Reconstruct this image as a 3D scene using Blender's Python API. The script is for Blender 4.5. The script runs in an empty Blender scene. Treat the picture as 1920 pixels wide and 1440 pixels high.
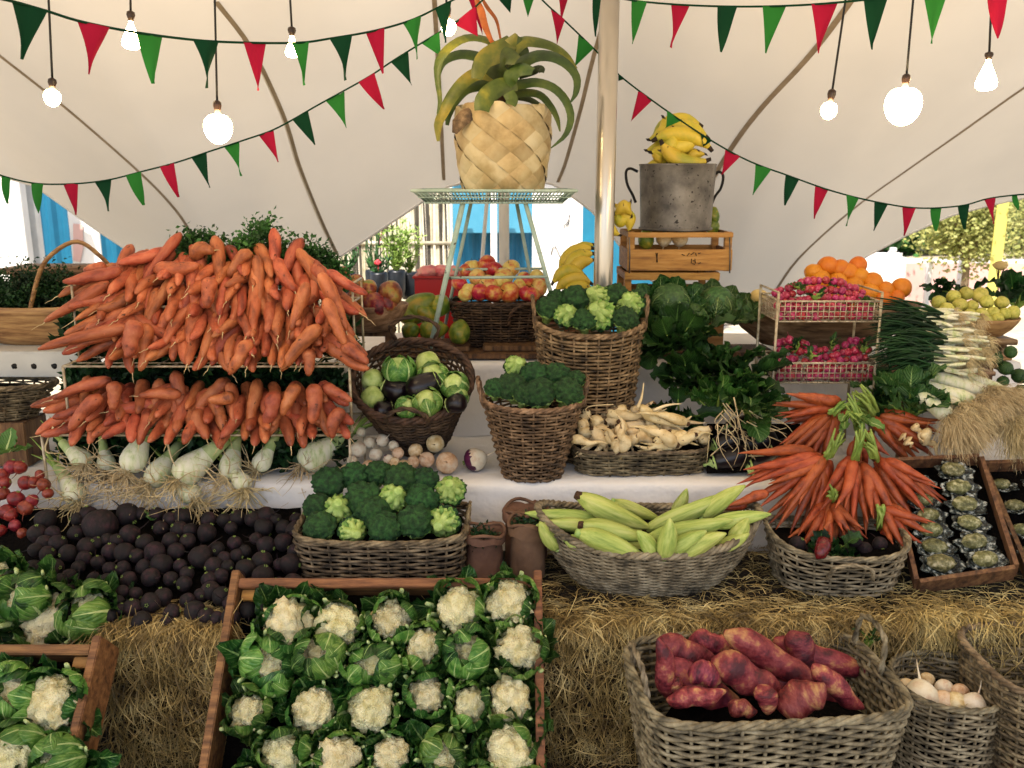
import bpy, bmesh, math, random
from mathutils import Vector, Matrix, noise
PI = math.pi
V = Vector
scene = bpy.context.scene
COL = scene.collection
rnd = random.Random(7)
# ------------------------------------------------------------------ camera
FPX = 1663.0
PITCH = math.radians(12.9)
CAM = V((0, 0, 1.75))
FW = V((0, math.cos(PITCH), -math.sin(PITCH)))
UP = V((0, math.sin(PITCH), math.cos(PITCH)))
RT = V((1, 0, 0))
def ray(u, v): return FW + RT * ((u - 960) / FPX) + UP * ((720 - v) / FPX)
def at(u, v, Y):
    d = ray(u, v); return CAM + d * (Y / d.y)
def at_z(u, v, z):
    d = ray(u, v); return CAM + d * ((z - CAM.z) / d.z)
def at_pl(u, v, p0, n):
    d = ray(u, v); return CAM + d * ((p0 - CAM).dot(n) / d.dot(n))
def depth(p): return (p - CAM).dot(FW)
def pxm(px, p): return px * depth(p) / FPX
cam = bpy.data.cameras.new("camera")
camo = bpy.data.objects.new("camera", cam); COL.objects.link(camo)
camo.location = CAM; camo.rotation_euler = (PI / 2 - PITCH, 0, 0)
cam.sensor_width = 36; cam.lens = 36 * FPX / 1920; cam.clip_end = 500; cam.clip_start = .05
cam.dof.use_dof = True; cam.dof.focus_distance = 2.75; cam.dof.aperture_fstop = 5.0
scene.camera = camo
# ------------------------------------------------------------------ colour and materials
def lin(h):
    h = h.lstrip('#'); o = []
    for i in (0, 2, 4):
        c = int(h[i:i + 2], 16) / 255
        o.append(c / 12.92 if c <= .04045 else ((c + .055) / 1.055) ** 2.4)
    return (*o, 1)
def sock(node, *names):
    for n in names:
        if n in node.inputs: return node.inputs[n]
def base_mat(name):
    m = bpy.data.materials.new(name); m.use_nodes = True
    nt = m.node_tree; b = nt.nodes['Principled BSDF']; return m, nt, b
def coords(nt, stretch=(1, 1, 1), gen='Object'):
    tc = nt.nodes.new('ShaderNodeTexCoord'); mp = nt.nodes.new('ShaderNodeMapping')
    oi = nt.nodes.new('ShaderNodeObjectInfo')
    mu = nt.nodes.new('ShaderNodeMath'); mu.operation = 'MULTIPLY'; mu.inputs[1].default_value = 37.
    nt.links.new(oi.outputs['Random'], mu.inputs[0]); nt.links.new(mu.outputs[0], mp.inputs['Location'])
    nt.links.new(tc.outputs[gen], mp.inputs['Vector']); mp.inputs['Scale'].default_value = stretch
    return mp.outputs[0], oi, tc
def ramp(nt, fac, cols, lo=.3, hi=.7):
    r = nt.nodes.new('ShaderNodeValToRGB'); e = r.color_ramp.elements
    n = len(cols); e[0].position = lo; e[-1].position = hi
    for i in range(1, n - 1): e.new(lo + (hi - lo) * i / (n - 1))
    for i, c in enumerate(cols): e[i].color = lin(c) if isinstance(c, str) else c
    nt.links.new(fac, r.inputs[0]); return r.outputs[0]
def vary(nt, col, oi, var, hue):
    h = nt.nodes.new('ShaderNodeHueSaturation')
    mr = nt.nodes.new('ShaderNodeMapRange'); mr.inputs[3].default_value = 1 - var; mr.inputs[4].default_value = 1 + var
    nt.links.new(oi.outputs['Random'], mr.inputs[0]); nt.links.new(mr.outputs[0], h.inputs['Value'])
    m2 = nt.nodes.new('ShaderNodeMath'); m2.operation = 'MULTIPLY'; m2.inputs[1].default_value = 13.7
    m3 = nt.nodes.new('ShaderNodeMath'); m3.operation = 'FRACT'
    nt.links.new(oi.outputs['Random'], m2.inputs[0]); nt.links.new(m2.outputs[0], m3.inputs[0])
    mh = nt.nodes.new('ShaderNodeMapRange'); mh.inputs[3].default_value = .5 - hue; mh.inputs[4].default_value = .5 + hue
    nt.links.new(m3.outputs[0], mh.inputs[0]); nt.links.new(mh.outputs[0], h.inputs['Hue'])
    nt.links.new(col, h.inputs['Color']); return h.outputs[0]
# meshes of produce are modelled at unit size, so their noise scales are per unit: (scale, bump scale, strength, distance, speck scale)
UNIT = {'carrot_skin': (5, 26, .6, .004, 14), 'bunch_carrot_skin': (5, 30, .5, .003), 'parsnip_skin': (4, 22, .6, .004, 9), 'cauliflower_curd': (2.2, 11, 1., .012),
        'broccoli_crown': (4, 26, 1., .006), 'broccoli_stalk': (3, 9, .3), 'corn_husk': (2.2, 5, .5, .004), 'sweet_potato_skin': (4.5, 20, .8, .005), 'beet_skin': (1.6, 9, .6, .003),
        'radish_skin': (1.2, 6, .15), 'pink_radish_skin': (2, 6, .2), 'turnip_skin': (1.3, 7, .35), 'white_turnip_skin': (1.2, 6, .3), 'purple_skin': (1.5, 6), 'aubergine_skin': (2, 6),
        'kohlrabi_skin': (1.3, 6, .3), 'apple_skin': (1.1, 8, .05), 'apple_skin_yellow': (1.1, 8, .05), 'orange_peel': (1, 22, .5, .002), 'quince_skin': (1.5, 7, .25, .003, 3.2),
        'mango_skin': (.9, 6), 'papaya_skin': (1.1, 6), 'melon_rind': (1.5, 6), 'banana_peel': (1.8, 8, .15, .002, 5), 'shell': (4, 14, .8, .006), 'oyster_flesh': (4, 12, .8, .006)}
def pmat(name, cols, scale=20, rough=.6, bump=.25, bscale=None, var=.1, hue=.008, stretch=(1, 1, 1), lo=.32, hi=.68,
         spec=.4, sss=0, metal=0, bdist=.004, detail=4, speck=None, transl=0, coat=0, island=0):
    if name in UNIT:
        q = UNIT[name]; scale, bscale = q[0], q[1]; bump = q[2] if len(q) > 2 else bump; bdist = q[3] if len(q) > 3 else bdist
        if speck: speck = (speck[0], q[4] if len(q) > 4 else 6, speck[2])
    m, nt, b = base_mat(name); L = nt.links.new
    co, oi, tc = coords(nt, stretch)
    n = nt.nodes.new('ShaderNodeTexNoise'); n.inputs['Scale'].default_value = scale; n.inputs['Detail'].default_value = detail
    n.inputs['Roughness'].default_value = .62; L(co, n.inputs['Vector'])
    c = ramp(nt, n.outputs[0], cols, lo, hi)
    if speck:
        n3 = nt.nodes.new('ShaderNodeTexNoise'); n3.inputs['Scale'].default_value = speck[1]; n3.inputs['Detail'].default_value = 2
        L(co, n3.inputs['Vector'])
        r3 = ramp(nt, n3.outputs[0], [(0, 0, 0, 1), (1, 1, 1, 1)], speck[2], speck[2] + .06)
        mx = nt.nodes.new('ShaderNodeMix'); mx.data_type = 'RGBA'
        L(r3, mx.inputs[0]); L(c, mx.inputs[6]); mx.inputs[7].default_value = lin(speck[0]); c = mx.outputs[2]
    c = vary(nt, c, oi, var, hue)
    if island:
        ge = nt.nodes.new('ShaderNodeNewGeometry'); hv = nt.nodes.new('ShaderNodeHueSaturation'); mr = nt.nodes.new('ShaderNodeMapRange')
        mr.inputs[3].default_value = 1 - island; mr.inputs[4].default_value = 1 + island * .8; L(ge.outputs['Random Per Island'], mr.inputs[0]); L(mr.outputs[0], hv.inputs['Value']); L(c, hv.inputs['Color']); c = hv.outputs[0]
    L(c, b.inputs['Base Color']); b.inputs['Roughness'].default_value = rough
    b.inputs['Metallic'].default_value = metal; sock(b, 'Specular IOR Level', 'Specular').default_value = spec
    if sss:
        sock(b, 'Subsurface Weight', 'Subsurface').default_value = sss; b.inputs['Subsurface Radius'].default_value = (.012, .007, .004)
        b.inputs['Subsurface Scale'].default_value = 1.
    if coat: b.inputs['Coat Weight'].default_value = coat; b.inputs['Coat Roughness'].default_value = .25
    if bump:
        n2 = nt.nodes.new('ShaderNodeTexNoise'); n2.inputs['Scale'].default_value = bscale or scale * 3; n2.inputs['Detail'].default_value = 5
        L(co, n2.inputs['Vector']); bp = nt.nodes.new('ShaderNodeBump'); bp.inputs['Strength'].default_value = bump
        bp.inputs['Distance'].default_value = bdist; L(n2.outputs[0], bp.inputs['Height']); L(bp.outputs[0], b.inputs['Normal'])
    if transl:
        tr = nt.nodes.new('ShaderNodeBsdfTranslucent'); L(c, tr.inputs[0]); ms = nt.nodes.new('ShaderNodeMixShader')
        ms.inputs[0].default_value = transl; L(b.outputs[0], ms.inputs[1]); L(tr.outputs[0], ms.inputs[2])
        L(ms.outputs[0], nt.nodes['Material Output'].inputs[0])
    return m
def leaf_mat(name, c1, c2, vein, mid=.05, veins=11, var=.2, hue=.015, rough=.45, scale=18, bumpd=.004, transl=.22):
    m, nt, b = base_mat(name); L = nt.links.new
    co, oi, tc = coords(nt)
    n = nt.nodes.new('ShaderNodeTexNoise'); n.inputs['Scale'].default_value = scale; n.inputs['Detail'].default_value = 3; L(co, n.inputs['Vector'])
    c = ramp(nt, n.outputs[0], [c1, c2], .35, .68)
    sp = nt.nodes.new('ShaderNodeSeparateXYZ'); L(tc.outputs['UV'], sp.inputs[0])
    def mth(op, a, bb=None):
        q = nt.nodes.new('ShaderNodeMath'); q.operation = op
        for i, x in enumerate((a, bb)):
            if x is None: continue
            if isinstance(x, (int, float)): q.inputs[i].default_value = x
            else: L(x, q.inputs[i])
        return q.outputs[0]
    ax = mth('ABSOLUTE', mth('SUBTRACT', sp.outputs[0], .5))
    mid_w = mth('MULTIPLY', mth('SUBTRACT', 1.25, sp.outputs[1]), mid)
    mm = mth('LESS_THAN', ax, mid_w)
    ph = mth('SUBTRACT', mth('MULTIPLY', sp.outputs[1], veins), mth('MULTIPLY', ax, veins * .9))
    fr = mth('ABSOLUTE', mth('SUBTRACT', mth('FRACT', ph), .5))
    sv = mth('MULTIPLY', mth('MULTIPLY', mth('LESS_THAN', fr, .05), .5), mth('GREATER_THAN', n.outputs[0], .47))
    fac = mth('MAXIMUM', mm, sv)
    mx = nt.nodes.new('ShaderNodeMix'); mx.data_type = 'RGBA'; L(fac, mx.inputs[0]); L(c, mx.inputs[6]); mx.inputs[7].default_value = lin(vein)
    c = vary(nt, mx.outputs[2], oi, var, hue)
    L(c, b.inputs['Base Color']); b.inputs['Roughness'].default_value = rough
    bp = nt.nodes.new('ShaderNodeBump'); bp.inputs['Strength'].default_value = .6; bp.inputs['Distance'].default_value = bumpd
    hh = mth('ADD', mth('MULTIPLY', fr, -1.2), n.outputs[0]); L(hh, bp.inputs['Height']); L(bp.outputs[0], b.inputs['Normal'])
    tr = nt.nodes.new('ShaderNodeBsdfTranslucent'); L(c, tr.inputs[0])
    ms = nt.nodes.new('ShaderNodeMixShader'); ms.inputs[0].default_value = transl
    L(b.outputs[0], ms.inputs[1]); L(tr.outputs[0], ms.inputs[2]); L(ms.outputs[0], nt.nodes['Material Output'].inputs[0])
    return m
def emit_mat(name, col, s):
    m, nt, b = base_mat(name); b.inputs['Base Color'].default_value = lin(col)
    b.inputs['Emission Color'].default_value = lin(col); b.inputs['Emission Strength'].default_value = s; return m
def cloth_mat(name, col, transl, rough=.9, bump=.1):
    m, nt, b = base_mat(name); L = nt.links.new
    co, oi, tc = coords(nt)
    n = nt.nodes.new('ShaderNodeTexNoise'); n.inputs['Scale'].default_value = 1.3; n.inputs['Detail'].default_value = 5; L(co, n.inputs['Vector'])
    c0 = lin(col); c1 = tuple(x * .9 for x in c0[:3]) + (1,)
    c = ramp(nt, n.outputs[0], [c1, c0], .3, .7)
    L(c, b.inputs['Base Color']); b.inputs['Roughness'].default_value = rough; sock(b, 'Specular IOR Level').default_value = .15
    n2 = nt.nodes.new('ShaderNodeTexNoise'); n2.inputs['Scale'].default_value = 7; n2.inputs['Detail'].default_value = 4; L(co, n2.inputs['Vector'])
    bp = nt.nodes.new('ShaderNodeBump'); bp.inputs['Strength'].default_value = bump; bp.inputs['Distance'].default_value = .03
    L(n2.outputs[0], bp.inputs['Height']); L(bp.outputs[0], b.inputs['Normal'])
    if transl:
        tr = nt.nodes.new('ShaderNodeBsdfTranslucent'); L(c, tr.inputs[0]); ms = nt.nodes.new('ShaderNodeMixShader')
        ms.inputs[0].default_value = transl; L(b.outputs[0], ms.inputs[1]); L(tr.outputs[0], ms.inputs[2])
        L(ms.outputs[0], nt.nodes['Material Output'].inputs[0])
    return m
M = {}
M['carrot'] = pmat('carrot_skin', ['#6e3320', '#a65535', '#b96e4a'], 26, .5, .5, 130, .2, .01, (1, 1, .5), sss=.05, bdist=.002, speck=('#4a2312', 45, .68))
M['carrotb'] = pmat('bunch_carrot_skin', ['#6a2c16', '#984422', '#a85530'], 26, .45, .4, 160, .18, .006, (1, 1, 1), sss=.05, bdist=.002)
M['stem'] = pmat('green_stem', ['#5d7a2a', '#93a852'], 20, .5, .1, 60, .12)
M['root'] = pmat('pale_root', ['#a98f63', '#d8c59b'], 30, .7, .1, 60, .1, island=.25)
M['leek'] = pmat('leek_shaft', ['#a9b578', '#d2d3a8', '#e0dcc0', '#e2dcc4'], 8, .45, .3, 60, .08, stretch=(6, 6, 1))
M['parsnip'] = pmat('parsnip_skin', ['#c0a06a', '#dcc292', '#e6d3a8'], 22, .65, .5, 90, .08, bdist=.003, speck=('#5b3d1d', 30, .66))
M['curd'] = pmat('cauliflower_curd', ['#cfc083', '#e4daa8', '#ece3b8'], 16, .8, 1., 170, .06, .01, bdist=.006, sss=.1)
M['cleaf'] = leaf_mat('cauliflower_leaf', '#163813', '#3d6b29', '#93b067', .045, 7, scale=2.2)
M['cleaf2'] = leaf_mat('pale_leaf', '#40702a', '#749c46', '#b8cc86', .06, 7, scale=2.2)
M['dleaf'] = leaf_mat('dark_green_leaf', '#12300f', '#27501f', '#4c7436', .03, 10)
M['cableaf'] = leaf_mat('cabbage_leaf', '#24491f', '#4a7036', '#93ab69', .035, 9, bumpd=.008, scale=5)
M['stalk'] = pmat('leaf_stalk', ['#8ba45c', '#c3cc94'], 20, .45, .1, 60, .1)
M['brocc'] = pmat('broccoli_crown', ['#0d2812', '#234a22', '#37652e'], 60, .8, 1., 260, .18, .012, bdist=.006)
M['brocs'] = pmat('broccoli_stalk', ['#7fa047', '#b4c97a'], 18, .5, .2, 80, .1)
M['broccu'] = pmat('broccoli_underside', ['#3f6428', '#6f9440', '#8fae55'], 3, .6, .5, 10, .1)
M['corn'] = pmat('corn_husk', ['#7f9440', '#a5b35a', '#bdc373'], 9, .55, .4, 30, .08, .01, (6, 6, .6), bdist=.003)
M['brown'] = pmat('dried_end', ['#2a1a0e', '#5b3c1f'], 50, .8, .4, 90)
M['sweet'] = pmat('sweet_potato_skin', ['#45141d', '#6e222a', '#8a3a3c', '#ab744e', '#c49664'], 15, .55, 1., 70, .2, .012, bdist=.005, lo=.36, hi=.72)
M['beet'] = pmat('beet_skin', ['#060304', '#12070b', '#2f161e'], 20, .75, .7, 80, .5, .02, bdist=.004)
M['radish'] = pmat('radish_skin', ['#5a1313', '#7c2420', '#98423a'], 18, .4, .2, 90, .15, .015)
M['pinkrad'] = pmat('pink_radish_skin', ['#7c1232', '#a32344', '#c2647c'], 30, .4, .2, 90, .25, .02)
M['turnip'] = pmat('turnip_skin', ['#b89060', '#d8ba90', '#e4d2b2'], 14, .5, .3, 80, .12, .02, bdist=.003)
M['turnipw'] = pmat('white_turnip_skin', ['#c9a98a', '#dccdb2', '#e3d8c4'], 10, .45, .25, 80, .06, .01, bdist=.003)
M['purple'] = pmat('purple_skin', ['#3a0f2c', '#5d1d44'], 10, .35, .1, 60)
M['aubergine'] = pmat('aubergine_skin', ['#0a0409', '#150a13'], 6, .3, .05, 40, .2)
M['kohl'] = pmat('kohlrabi_skin', ['#86a04c', '#a9bd6c', '#bccb86'], 9, .45, .25, 40, .1, .012)
M['apple'] = pmat('apple_skin', ['#a3192b', '#bd3136', '#cf7a45', '#d8b45a'], 9, .3, .05, 50, .1, .02, lo=.36, hi=.68)
M['applep'] = pmat('apple_skin_yellow', ['#b5414a', '#d38d50', '#d9b861', '#dcc473'], 8, .3, .05, 50, .06, .015, lo=.3, hi=.6)
M['orange'] = pmat('orange_peel', ['#cf6d12', '#df8620'], 10, .45, .5, 260, .06, .012, bdist=.002)
M['quince'] = pmat('quince_skin', ['#8f9038', '#b6b152', '#c4bb62'], 14, .5, .2, 80, .12, .012, speck=('#51421c', 40, .7))
M['mango'] = pmat('mango_skin', ['#4b1418', '#7c2a26', '#9b6a35', '#6d7a33'], 8, .4, .15, 60, .1, .02, lo=.35, hi=.68)
M['papaya'] = pmat('papaya_skin', ['#3f5a1c', '#6b7a28', '#a08a2c'], 8, .4, .2, 50, .12, .015)
M['melon'] = pmat('melon_rind', ['#b89c5a', '#d0b97c'], 10, .6, .3, 60)
M['banana'] = pmat('banana_peel', ['#9fa036', '#d0b538', '#dcc24a'], 9, .45, .15, 50, .07, .012, speck=('#3c2710', 26, .68))
M['bantip'] = pmat('banana_tip', ['#1a120a', '#33241a'], 30, .7, .2)
M['wick'] = pmat('wicker_brown', ['#33261a', '#6c543b', '#9c8061'], 22, .65, .5, 160, .12, .01, bdist=.002)
M['wickg'] = pmat('wicker_grey', ['#2a2217', '#655640', '#978567'], 22, .7, .5, 160, .1, .008, bdist=.002)
M['wickd'] = pmat('wicker_dark', ['#1d130d', '#402c1e', '#5f4734'], 22, .7, .5, 160, .1, .008, bdist=.002)
M['wicks'] = pmat('wicker_silvery', ['#353024', '#7a6e56', '#a69a7e'], 20, .65, .5, 160, .1, .008, bdist=.002)
M['wood'] = pmat('crate_wood', ['#4a2e19', '#7a5130', '#9a6d43'], 6, .65, .5, 50, .08, .008, (1, 9, 9), bdist=.003)
M['woodl'] = pmat('crate_wood_light', ['#7d5226', '#a87636', '#b98a4b'], 6, .6, .4, 50, .08, .006, (1, 9, 9), bdist=.002, speck=('#3a2412', 20, .72))
M['woodv'] = pmat('board_wood', ['#37251a', '#67462e', '#83603f'], 6, .7, .6, 50, .08, .008, (9, 9, 1), bdist=.003)
M['bowlw'] = pmat('bowl_wood', ['#4a3524', '#7d6044', '#a08466'], 7, .55, .3, 40, .1, .008, (1, 6, 6), bdist=.002)
M['trug'] = pmat('trug_wood', ['#6d4a2c', '#9a744a', '#b8925f'], 7, .6, .3, 50, .06, .006, (1, 6, 9), bdist=.002)
M['straw'] = pmat('straw_stalk', ['#6b5530', '#ab8f58', '#d6bf86'], 9, .55, .1, 60, .1, .008, island=.55)
M['bale'] = pmat('bale_core_shade', ['#0a0703', '#1d150a', '#43331a'], 40, .9, 1., 60, .1, .01, (1, 1, .3), bdist=.02)  # near-black: shade between the stalks is put into the core colour
M['metal'] = pmat('galvanised_metal', ['#4a4745', '#6c6762', '#85807a'], 9, .55, .35, 120, .05, 0, spec=.5, metal=.55, bdist=.001, speck=('#2b2624', 60, .64))
M['iron'] = pmat('dark_iron', ['#141414', '#26221f'], 30, .5, .2, 90, metal=.6)
M['mint'] = pmat('pale_green_paint', ['#8ea597', '#b3c3b5'], 14, .45, .2, 60, speck=('#5a5a4c', 40, .66))
M['wire'] = pmat('cream_wire', ['#8a7a60', '#c9bda2'], 40, .4, .2, 90, metal=.3)
M['steel'] = pmat('brushed_steel', ['#a89f94', '#cfc7ba'], 5, .28, .03, 60, .02, 0, (1, 1, .2), metal=.85)
M['cord'] = pmat('black_cord', ['#0c0c0c', '#1a1917'], 30, .6, 0)
M['socket'] = pmat('brown_socket', ['#20150f', '#3a271b'], 30, .35, .1)
M['bulb'] = emit_mat('lit_bulb', '#ffdca0', 32)
M['tent'] = cloth_mat('tent_fabric', '#e9ddc9', .22, bump=.05)
M['seam'] = pmat('tent_seam', ['#9a8872', '#b3a08a'], 10, .9, 0)
M['cloth'] = cloth_mat('white_tablecloth', '#f0ebe6', .0, bump=.7)
M['red'] = cloth_mat('red_felt', '#a81a3c', .2)
M['green'] = cloth_mat('green_felt', '#2f7a34', .25)
M['dgreen'] = cloth_mat('dark_green_felt', '#0f3c26', .15)
M['potw1'] = pmat('palm_strip', ['#9a7e50', '#bfa477', '#cbb68c'], 9, .6, .3, 60, .1, .01, bdist=.002, island=.16)
M['potw2'] = pmat('palm_strip_pale', ['#b39a6c', '#cfbb92', '#d6c6a2'], 9, .6, .3, 60, .1, .01, bdist=.002, island=.16)
M['strap'] = pmat('strap_leaf', ['#34431a', '#5b662a', '#948a34'], 7, .45, .25, 40, .2, .02, transl=.12)
M['strapd'] = pmat('strap_leaf_dark', ['#232f15', '#3f5124', '#5f6a2b'], 7, .45, .25, 40, .15, .02, transl=.1)
M['orangel'] = pmat('orange_flower_leaf', ['#7d3b16', '#c2662f'], 12, .5, .1)
M['frond'] = pmat('feathery_green', ['#173516', '#2f5a26', '#4b7a3a'], 12, .6, 0, var=.1, transl=.2, island=.4)
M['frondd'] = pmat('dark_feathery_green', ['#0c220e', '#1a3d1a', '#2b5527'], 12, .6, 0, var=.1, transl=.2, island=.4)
M['redp'] = pmat('red_plastic', ['#a82a1e', '#b83526'], 5, .4, .05)
M['pinkw'] = pmat('pink_wrap', ['#b8404a', '#d8797c', '#dba48f'], 12, .3, .5, 30)
M['blackpl'] = pmat('black_plastic', ['#0b0d10', '#23272d'], 10, .35, .4, 20)
M['blue'] = pmat('blue_panel', ['#175c78', '#1d6b88'], 3, .45, .05)
M['bluel'] = pmat('pale_blue_panel', ['#3f8aa3', '#5399af'], 3, .45, .05)
M['white'] = pmat('white_paint', ['#d8d4cb', '#e6e2d8'], 3, .6, .05)
M['cane'] = pmat('pale_cane', ['#a79a7c', '#d3c8ae'], 9, .7, .2, var=.3)
M['caned'] = pmat('dark_cane', ['#2b2822', '#57503f'], 9, .7, .2, var=.3)
M['pinkwall'] = pmat('pink_render', ['#c49a8e', '#d0a99d'], 2, .8, .1)
M['shell'] = pmat('shell', ['#161a18', '#4d5552', '#c8cbc2'], 30, .18, .8, 90, .12, .01, lo=.44, hi=.64)
M['oyst'] = pmat('oyster_flesh', ['#3c3d22', '#6d6c42', '#b0ab88'], 30, .3, .7, 90, .15, .02)
M['paper'] = pmat('brown_paper', ['#5b4030', '#7f5e48'], 8, .8, .6, 25, .08, bdist=.01)
M['darkshade'] = pmat('dark_shade_fill', ['#060505', '#100d0c'], 20, .95, .8, 60, spec=.05, bdist=.01)  # near-black that stands for shade in gaps; also colours tray floors and prop box
M['metw'] = pmat('white_metal', ['#b5b3ad', '#d0cec7'], 4, .45, .1)
M['floor'] = pmat('low_bounce_floor', ['#1d1913', '#3a3226'], 6, .95, .5, 60)
M['ground'] = pmat('ground_gravel', ['#9a8c74', '#bfb094'], 5, .9, .5, 60)
M['hill'] = pmat('far_hill', ['#8f9a76', '#b5b79a'], .4, .9, 0)
M['twine'] = pmat('twine', ['#7a5b33', '#a88455'], 30, .8, .2)
M['yleaf'] = pmat('yellow_tree_leaf', ['#75803a', '#b5b06a'], 9, .6, 0, transl=.4)
M['bark'] = pmat('bark', ['#5b4a36', '#8c765a'], 20, .8, .5)
M['ybanner'] = cloth_mat('yellow_fabric', '#cfc468', .2)
M['chilli'] = pmat('dark_red_pepper', ['#3a0a12', '#6a1420'], 10, .25, .1)
# ------------------------------------------------------------------ mesh builders
BOXY = {'wood', 'woodl', 'woodv', 'metw', 'white', 'redp', 'pinkwall', 'bluel', 'darkshade', 'ybanner'}
class G:
    def __init__(s): s.v = []; s.f = []; s.m = []; s.uv = []
    def add(s, geo, mat=0, T=None):
        vs, fs = geo[0], geo[1]; uv = geo[2] if len(geo) > 2 and geo[2] else [(0, 0)] * len(vs)
        ms = geo[3] if len(geo) > 3 and geo[3] else None
        o = len(s.v)
        s.v += [T @ V(p) for p in vs] if T is not None else [V(p) for p in vs]
        s.f += [tuple(i + o for i in f) for f in fs]
        s.m += [mat + x for x in ms] if ms else [mat] * len(fs)
        s.uv += uv; return s
    def mesh(s, name, mats, smooth=True):
        me = bpy.data.meshes.new(name); me.from_pydata([tuple(p) for p in s.v], [], s.f)
        for mt in (mats if isinstance(mats, (list, tuple)) else [mats]): me.materials.append(M[mt] if isinstance(mt, str) else mt)
        me.polygons.foreach_set('material_index', s.m)
        me.polygons.foreach_set('use_smooth', [smooth] * len(s.f))
        ul = me.uv_layers.new(name='UVMap'); vi = [0] * len(me.loops); me.loops.foreach_get('vertex_index', vi)
        fl = []
        for i in vi: fl += s.uv[i]
        ul.data.foreach_set('uv', fl); me.update()
        if smooth and all(x in BOXY for x in (mats if isinstance(mats, (list, tuple)) else [mats])): me.set_sharp_from_angle(angle=math.radians(25))
        return me
def frames(pts):
    n = len(pts); out = []
    up = V((0, 0, 1))
    t0 = (pts[1] - pts[0]).normalized()
    if abs(t0.z) > .9: up = V((1, 0, 0))
    a = t0.cross(up).normalized()
    for i in range(n):
        t = (pts[min(i + 1, n - 1)] - pts[max(i - 1, 0)])
        t = t.normalized() if t.length > 1e-9 else t0
        a = (a - t * a.dot(t)); a = a.normalized() if a.length > 1e-6 else t.orthogonal().normalized()
        out.append((t, a, t.cross(a)))
    return out
def tube(pts, r, sides=6, closed=False, caps=True, flat=1., namp=0, nfreq=20, seed=0, mfun=None):
    pts = [V(p) for p in pts]; n = len(pts)
    R = r if isinstance(r, (list, tuple)) else [r] * n
    fr = frames(pts); vs = []; fs = []; ms = []
    for i, p in enumerate(pts):
        t, a, b = fr[i]
        for k in range(sides):
            th = 2 * PI * k / sides
            d = a * math.cos(th) + b * math.sin(th) * flat
            rr = R[i]
            if namp: rr *= 1 + namp * noise.noise((p + d * rr) * nfreq + V((seed * 7.3, 0, seed)))
            vs.append(p + d * rr)
    for i in range(n if closed else n - 1):
        j = (i + 1) % n
        for k in range(sides):
            k2 = (k + 1) % sides
            fs.append((i * sides + k, i * sides + k2, j * sides + k2, j * sides + k)); ms.append(mfun(i / (n - 1)) if mfun else 0)
    if caps and not closed:
        fs.append(tuple(range(sides))[::-1]); ms.append(mfun(0) if mfun else 0)
        fs.append(tuple((n - 1) * sides + k for k in range(sides))); ms.append(mfun(1) if mfun else 0)
    return vs, fs, None, ms
def box(cx, cy, cz, sx, sy, sz, bev=.0):
    vs = []; x, y, z = sx / 2, sy / 2, sz / 2
    if bev <= 0:
        vs = [(cx + a * x, cy + b * y, cz + c * z) for a in (-1, 1) for b in (-1, 1) for c in (-1, 1)]
        return vs, [(0, 1, 3, 2), (4, 6, 7, 5), (0, 4, 5, 1), (2, 3, 7, 6), (0, 2, 6, 4), (1, 5, 7, 3)]
    bm = bmesh.new(); bmesh.ops.create_cube(bm, size=1)
    for q in bm.verts: q.co = V((cx + q.co.x * sx, cy + q.co.y * sy, cz + q.co.z * sz))
    bmesh.ops.bevel(bm, geom=bm.edges[:], offset=bev, segments=2, affect='EDGES')
    r = ([q.co.copy() for q in bm.verts], [tuple(v.index for v in f.verts) for f in bm.faces]); bm.free(); return r
def lathe(prof, seg=32, sx=1, sy=1, closed_top=False):
    vs = []; fs = []
    for r, z in prof:
        for k in range(seg):
            th = 2 * PI * k / seg; vs.append((r * sx * math.cos(th), r * sy * math.sin(th), z))
    for i in range(len(prof) - 1):
        for k in range(seg):
            k2 = (k + 1) % seg; fs.append((i * seg + k, i * seg + k2, (i + 1) * seg + k2, (i + 1) * seg + k))
    fs.append(tuple(range(seg))[::-1])
    if closed_top: fs.append(tuple((len(prof) - 1) * seg + k for k in range(seg)))
    return vs, fs
_ico = {}
def ico(sub):
    if sub not in _ico:
        bm = bmesh.new(); bmesh.ops.create_icosphere(bm, subdivisions=sub, radius=1)
        _ico[sub] = ([v.co.copy() for v in bm.verts], [tuple(v.index for v in f.verts) for f in bm.faces]); bm.free()
    return _ico[sub]
def blob(rx, ry, rz, sub=3, amp=0, freq=8, seed=0, fn=None, c=(0, 0, 0)):
    vs, fs = ico(sub); out = []; c = V(c)
    for p in vs:
        k = 1.
        if amp: k += amp * noise.noise(p * freq + V((seed * 3.1, seed, 0)))
        if fn: k *= fn(p)
        out.append(V((p.x * rx * k, p.y * ry * k, p.z * rz * k)) + c)
    return out, fs
def florets(f1, a1, f2=0, a2=0, seed=0):
    def fn(p):
        d = noise.voronoi(p * f1 + V((seed * 2.3, seed, seed * .7)))[0][0]
        k = 1 + a1 * (.45 - d)
        if f2: k += a2 * (.4 - noise.voronoi(p * f2 + V((0, seed, 0)))[0][0])
        return k
    return fn
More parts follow.
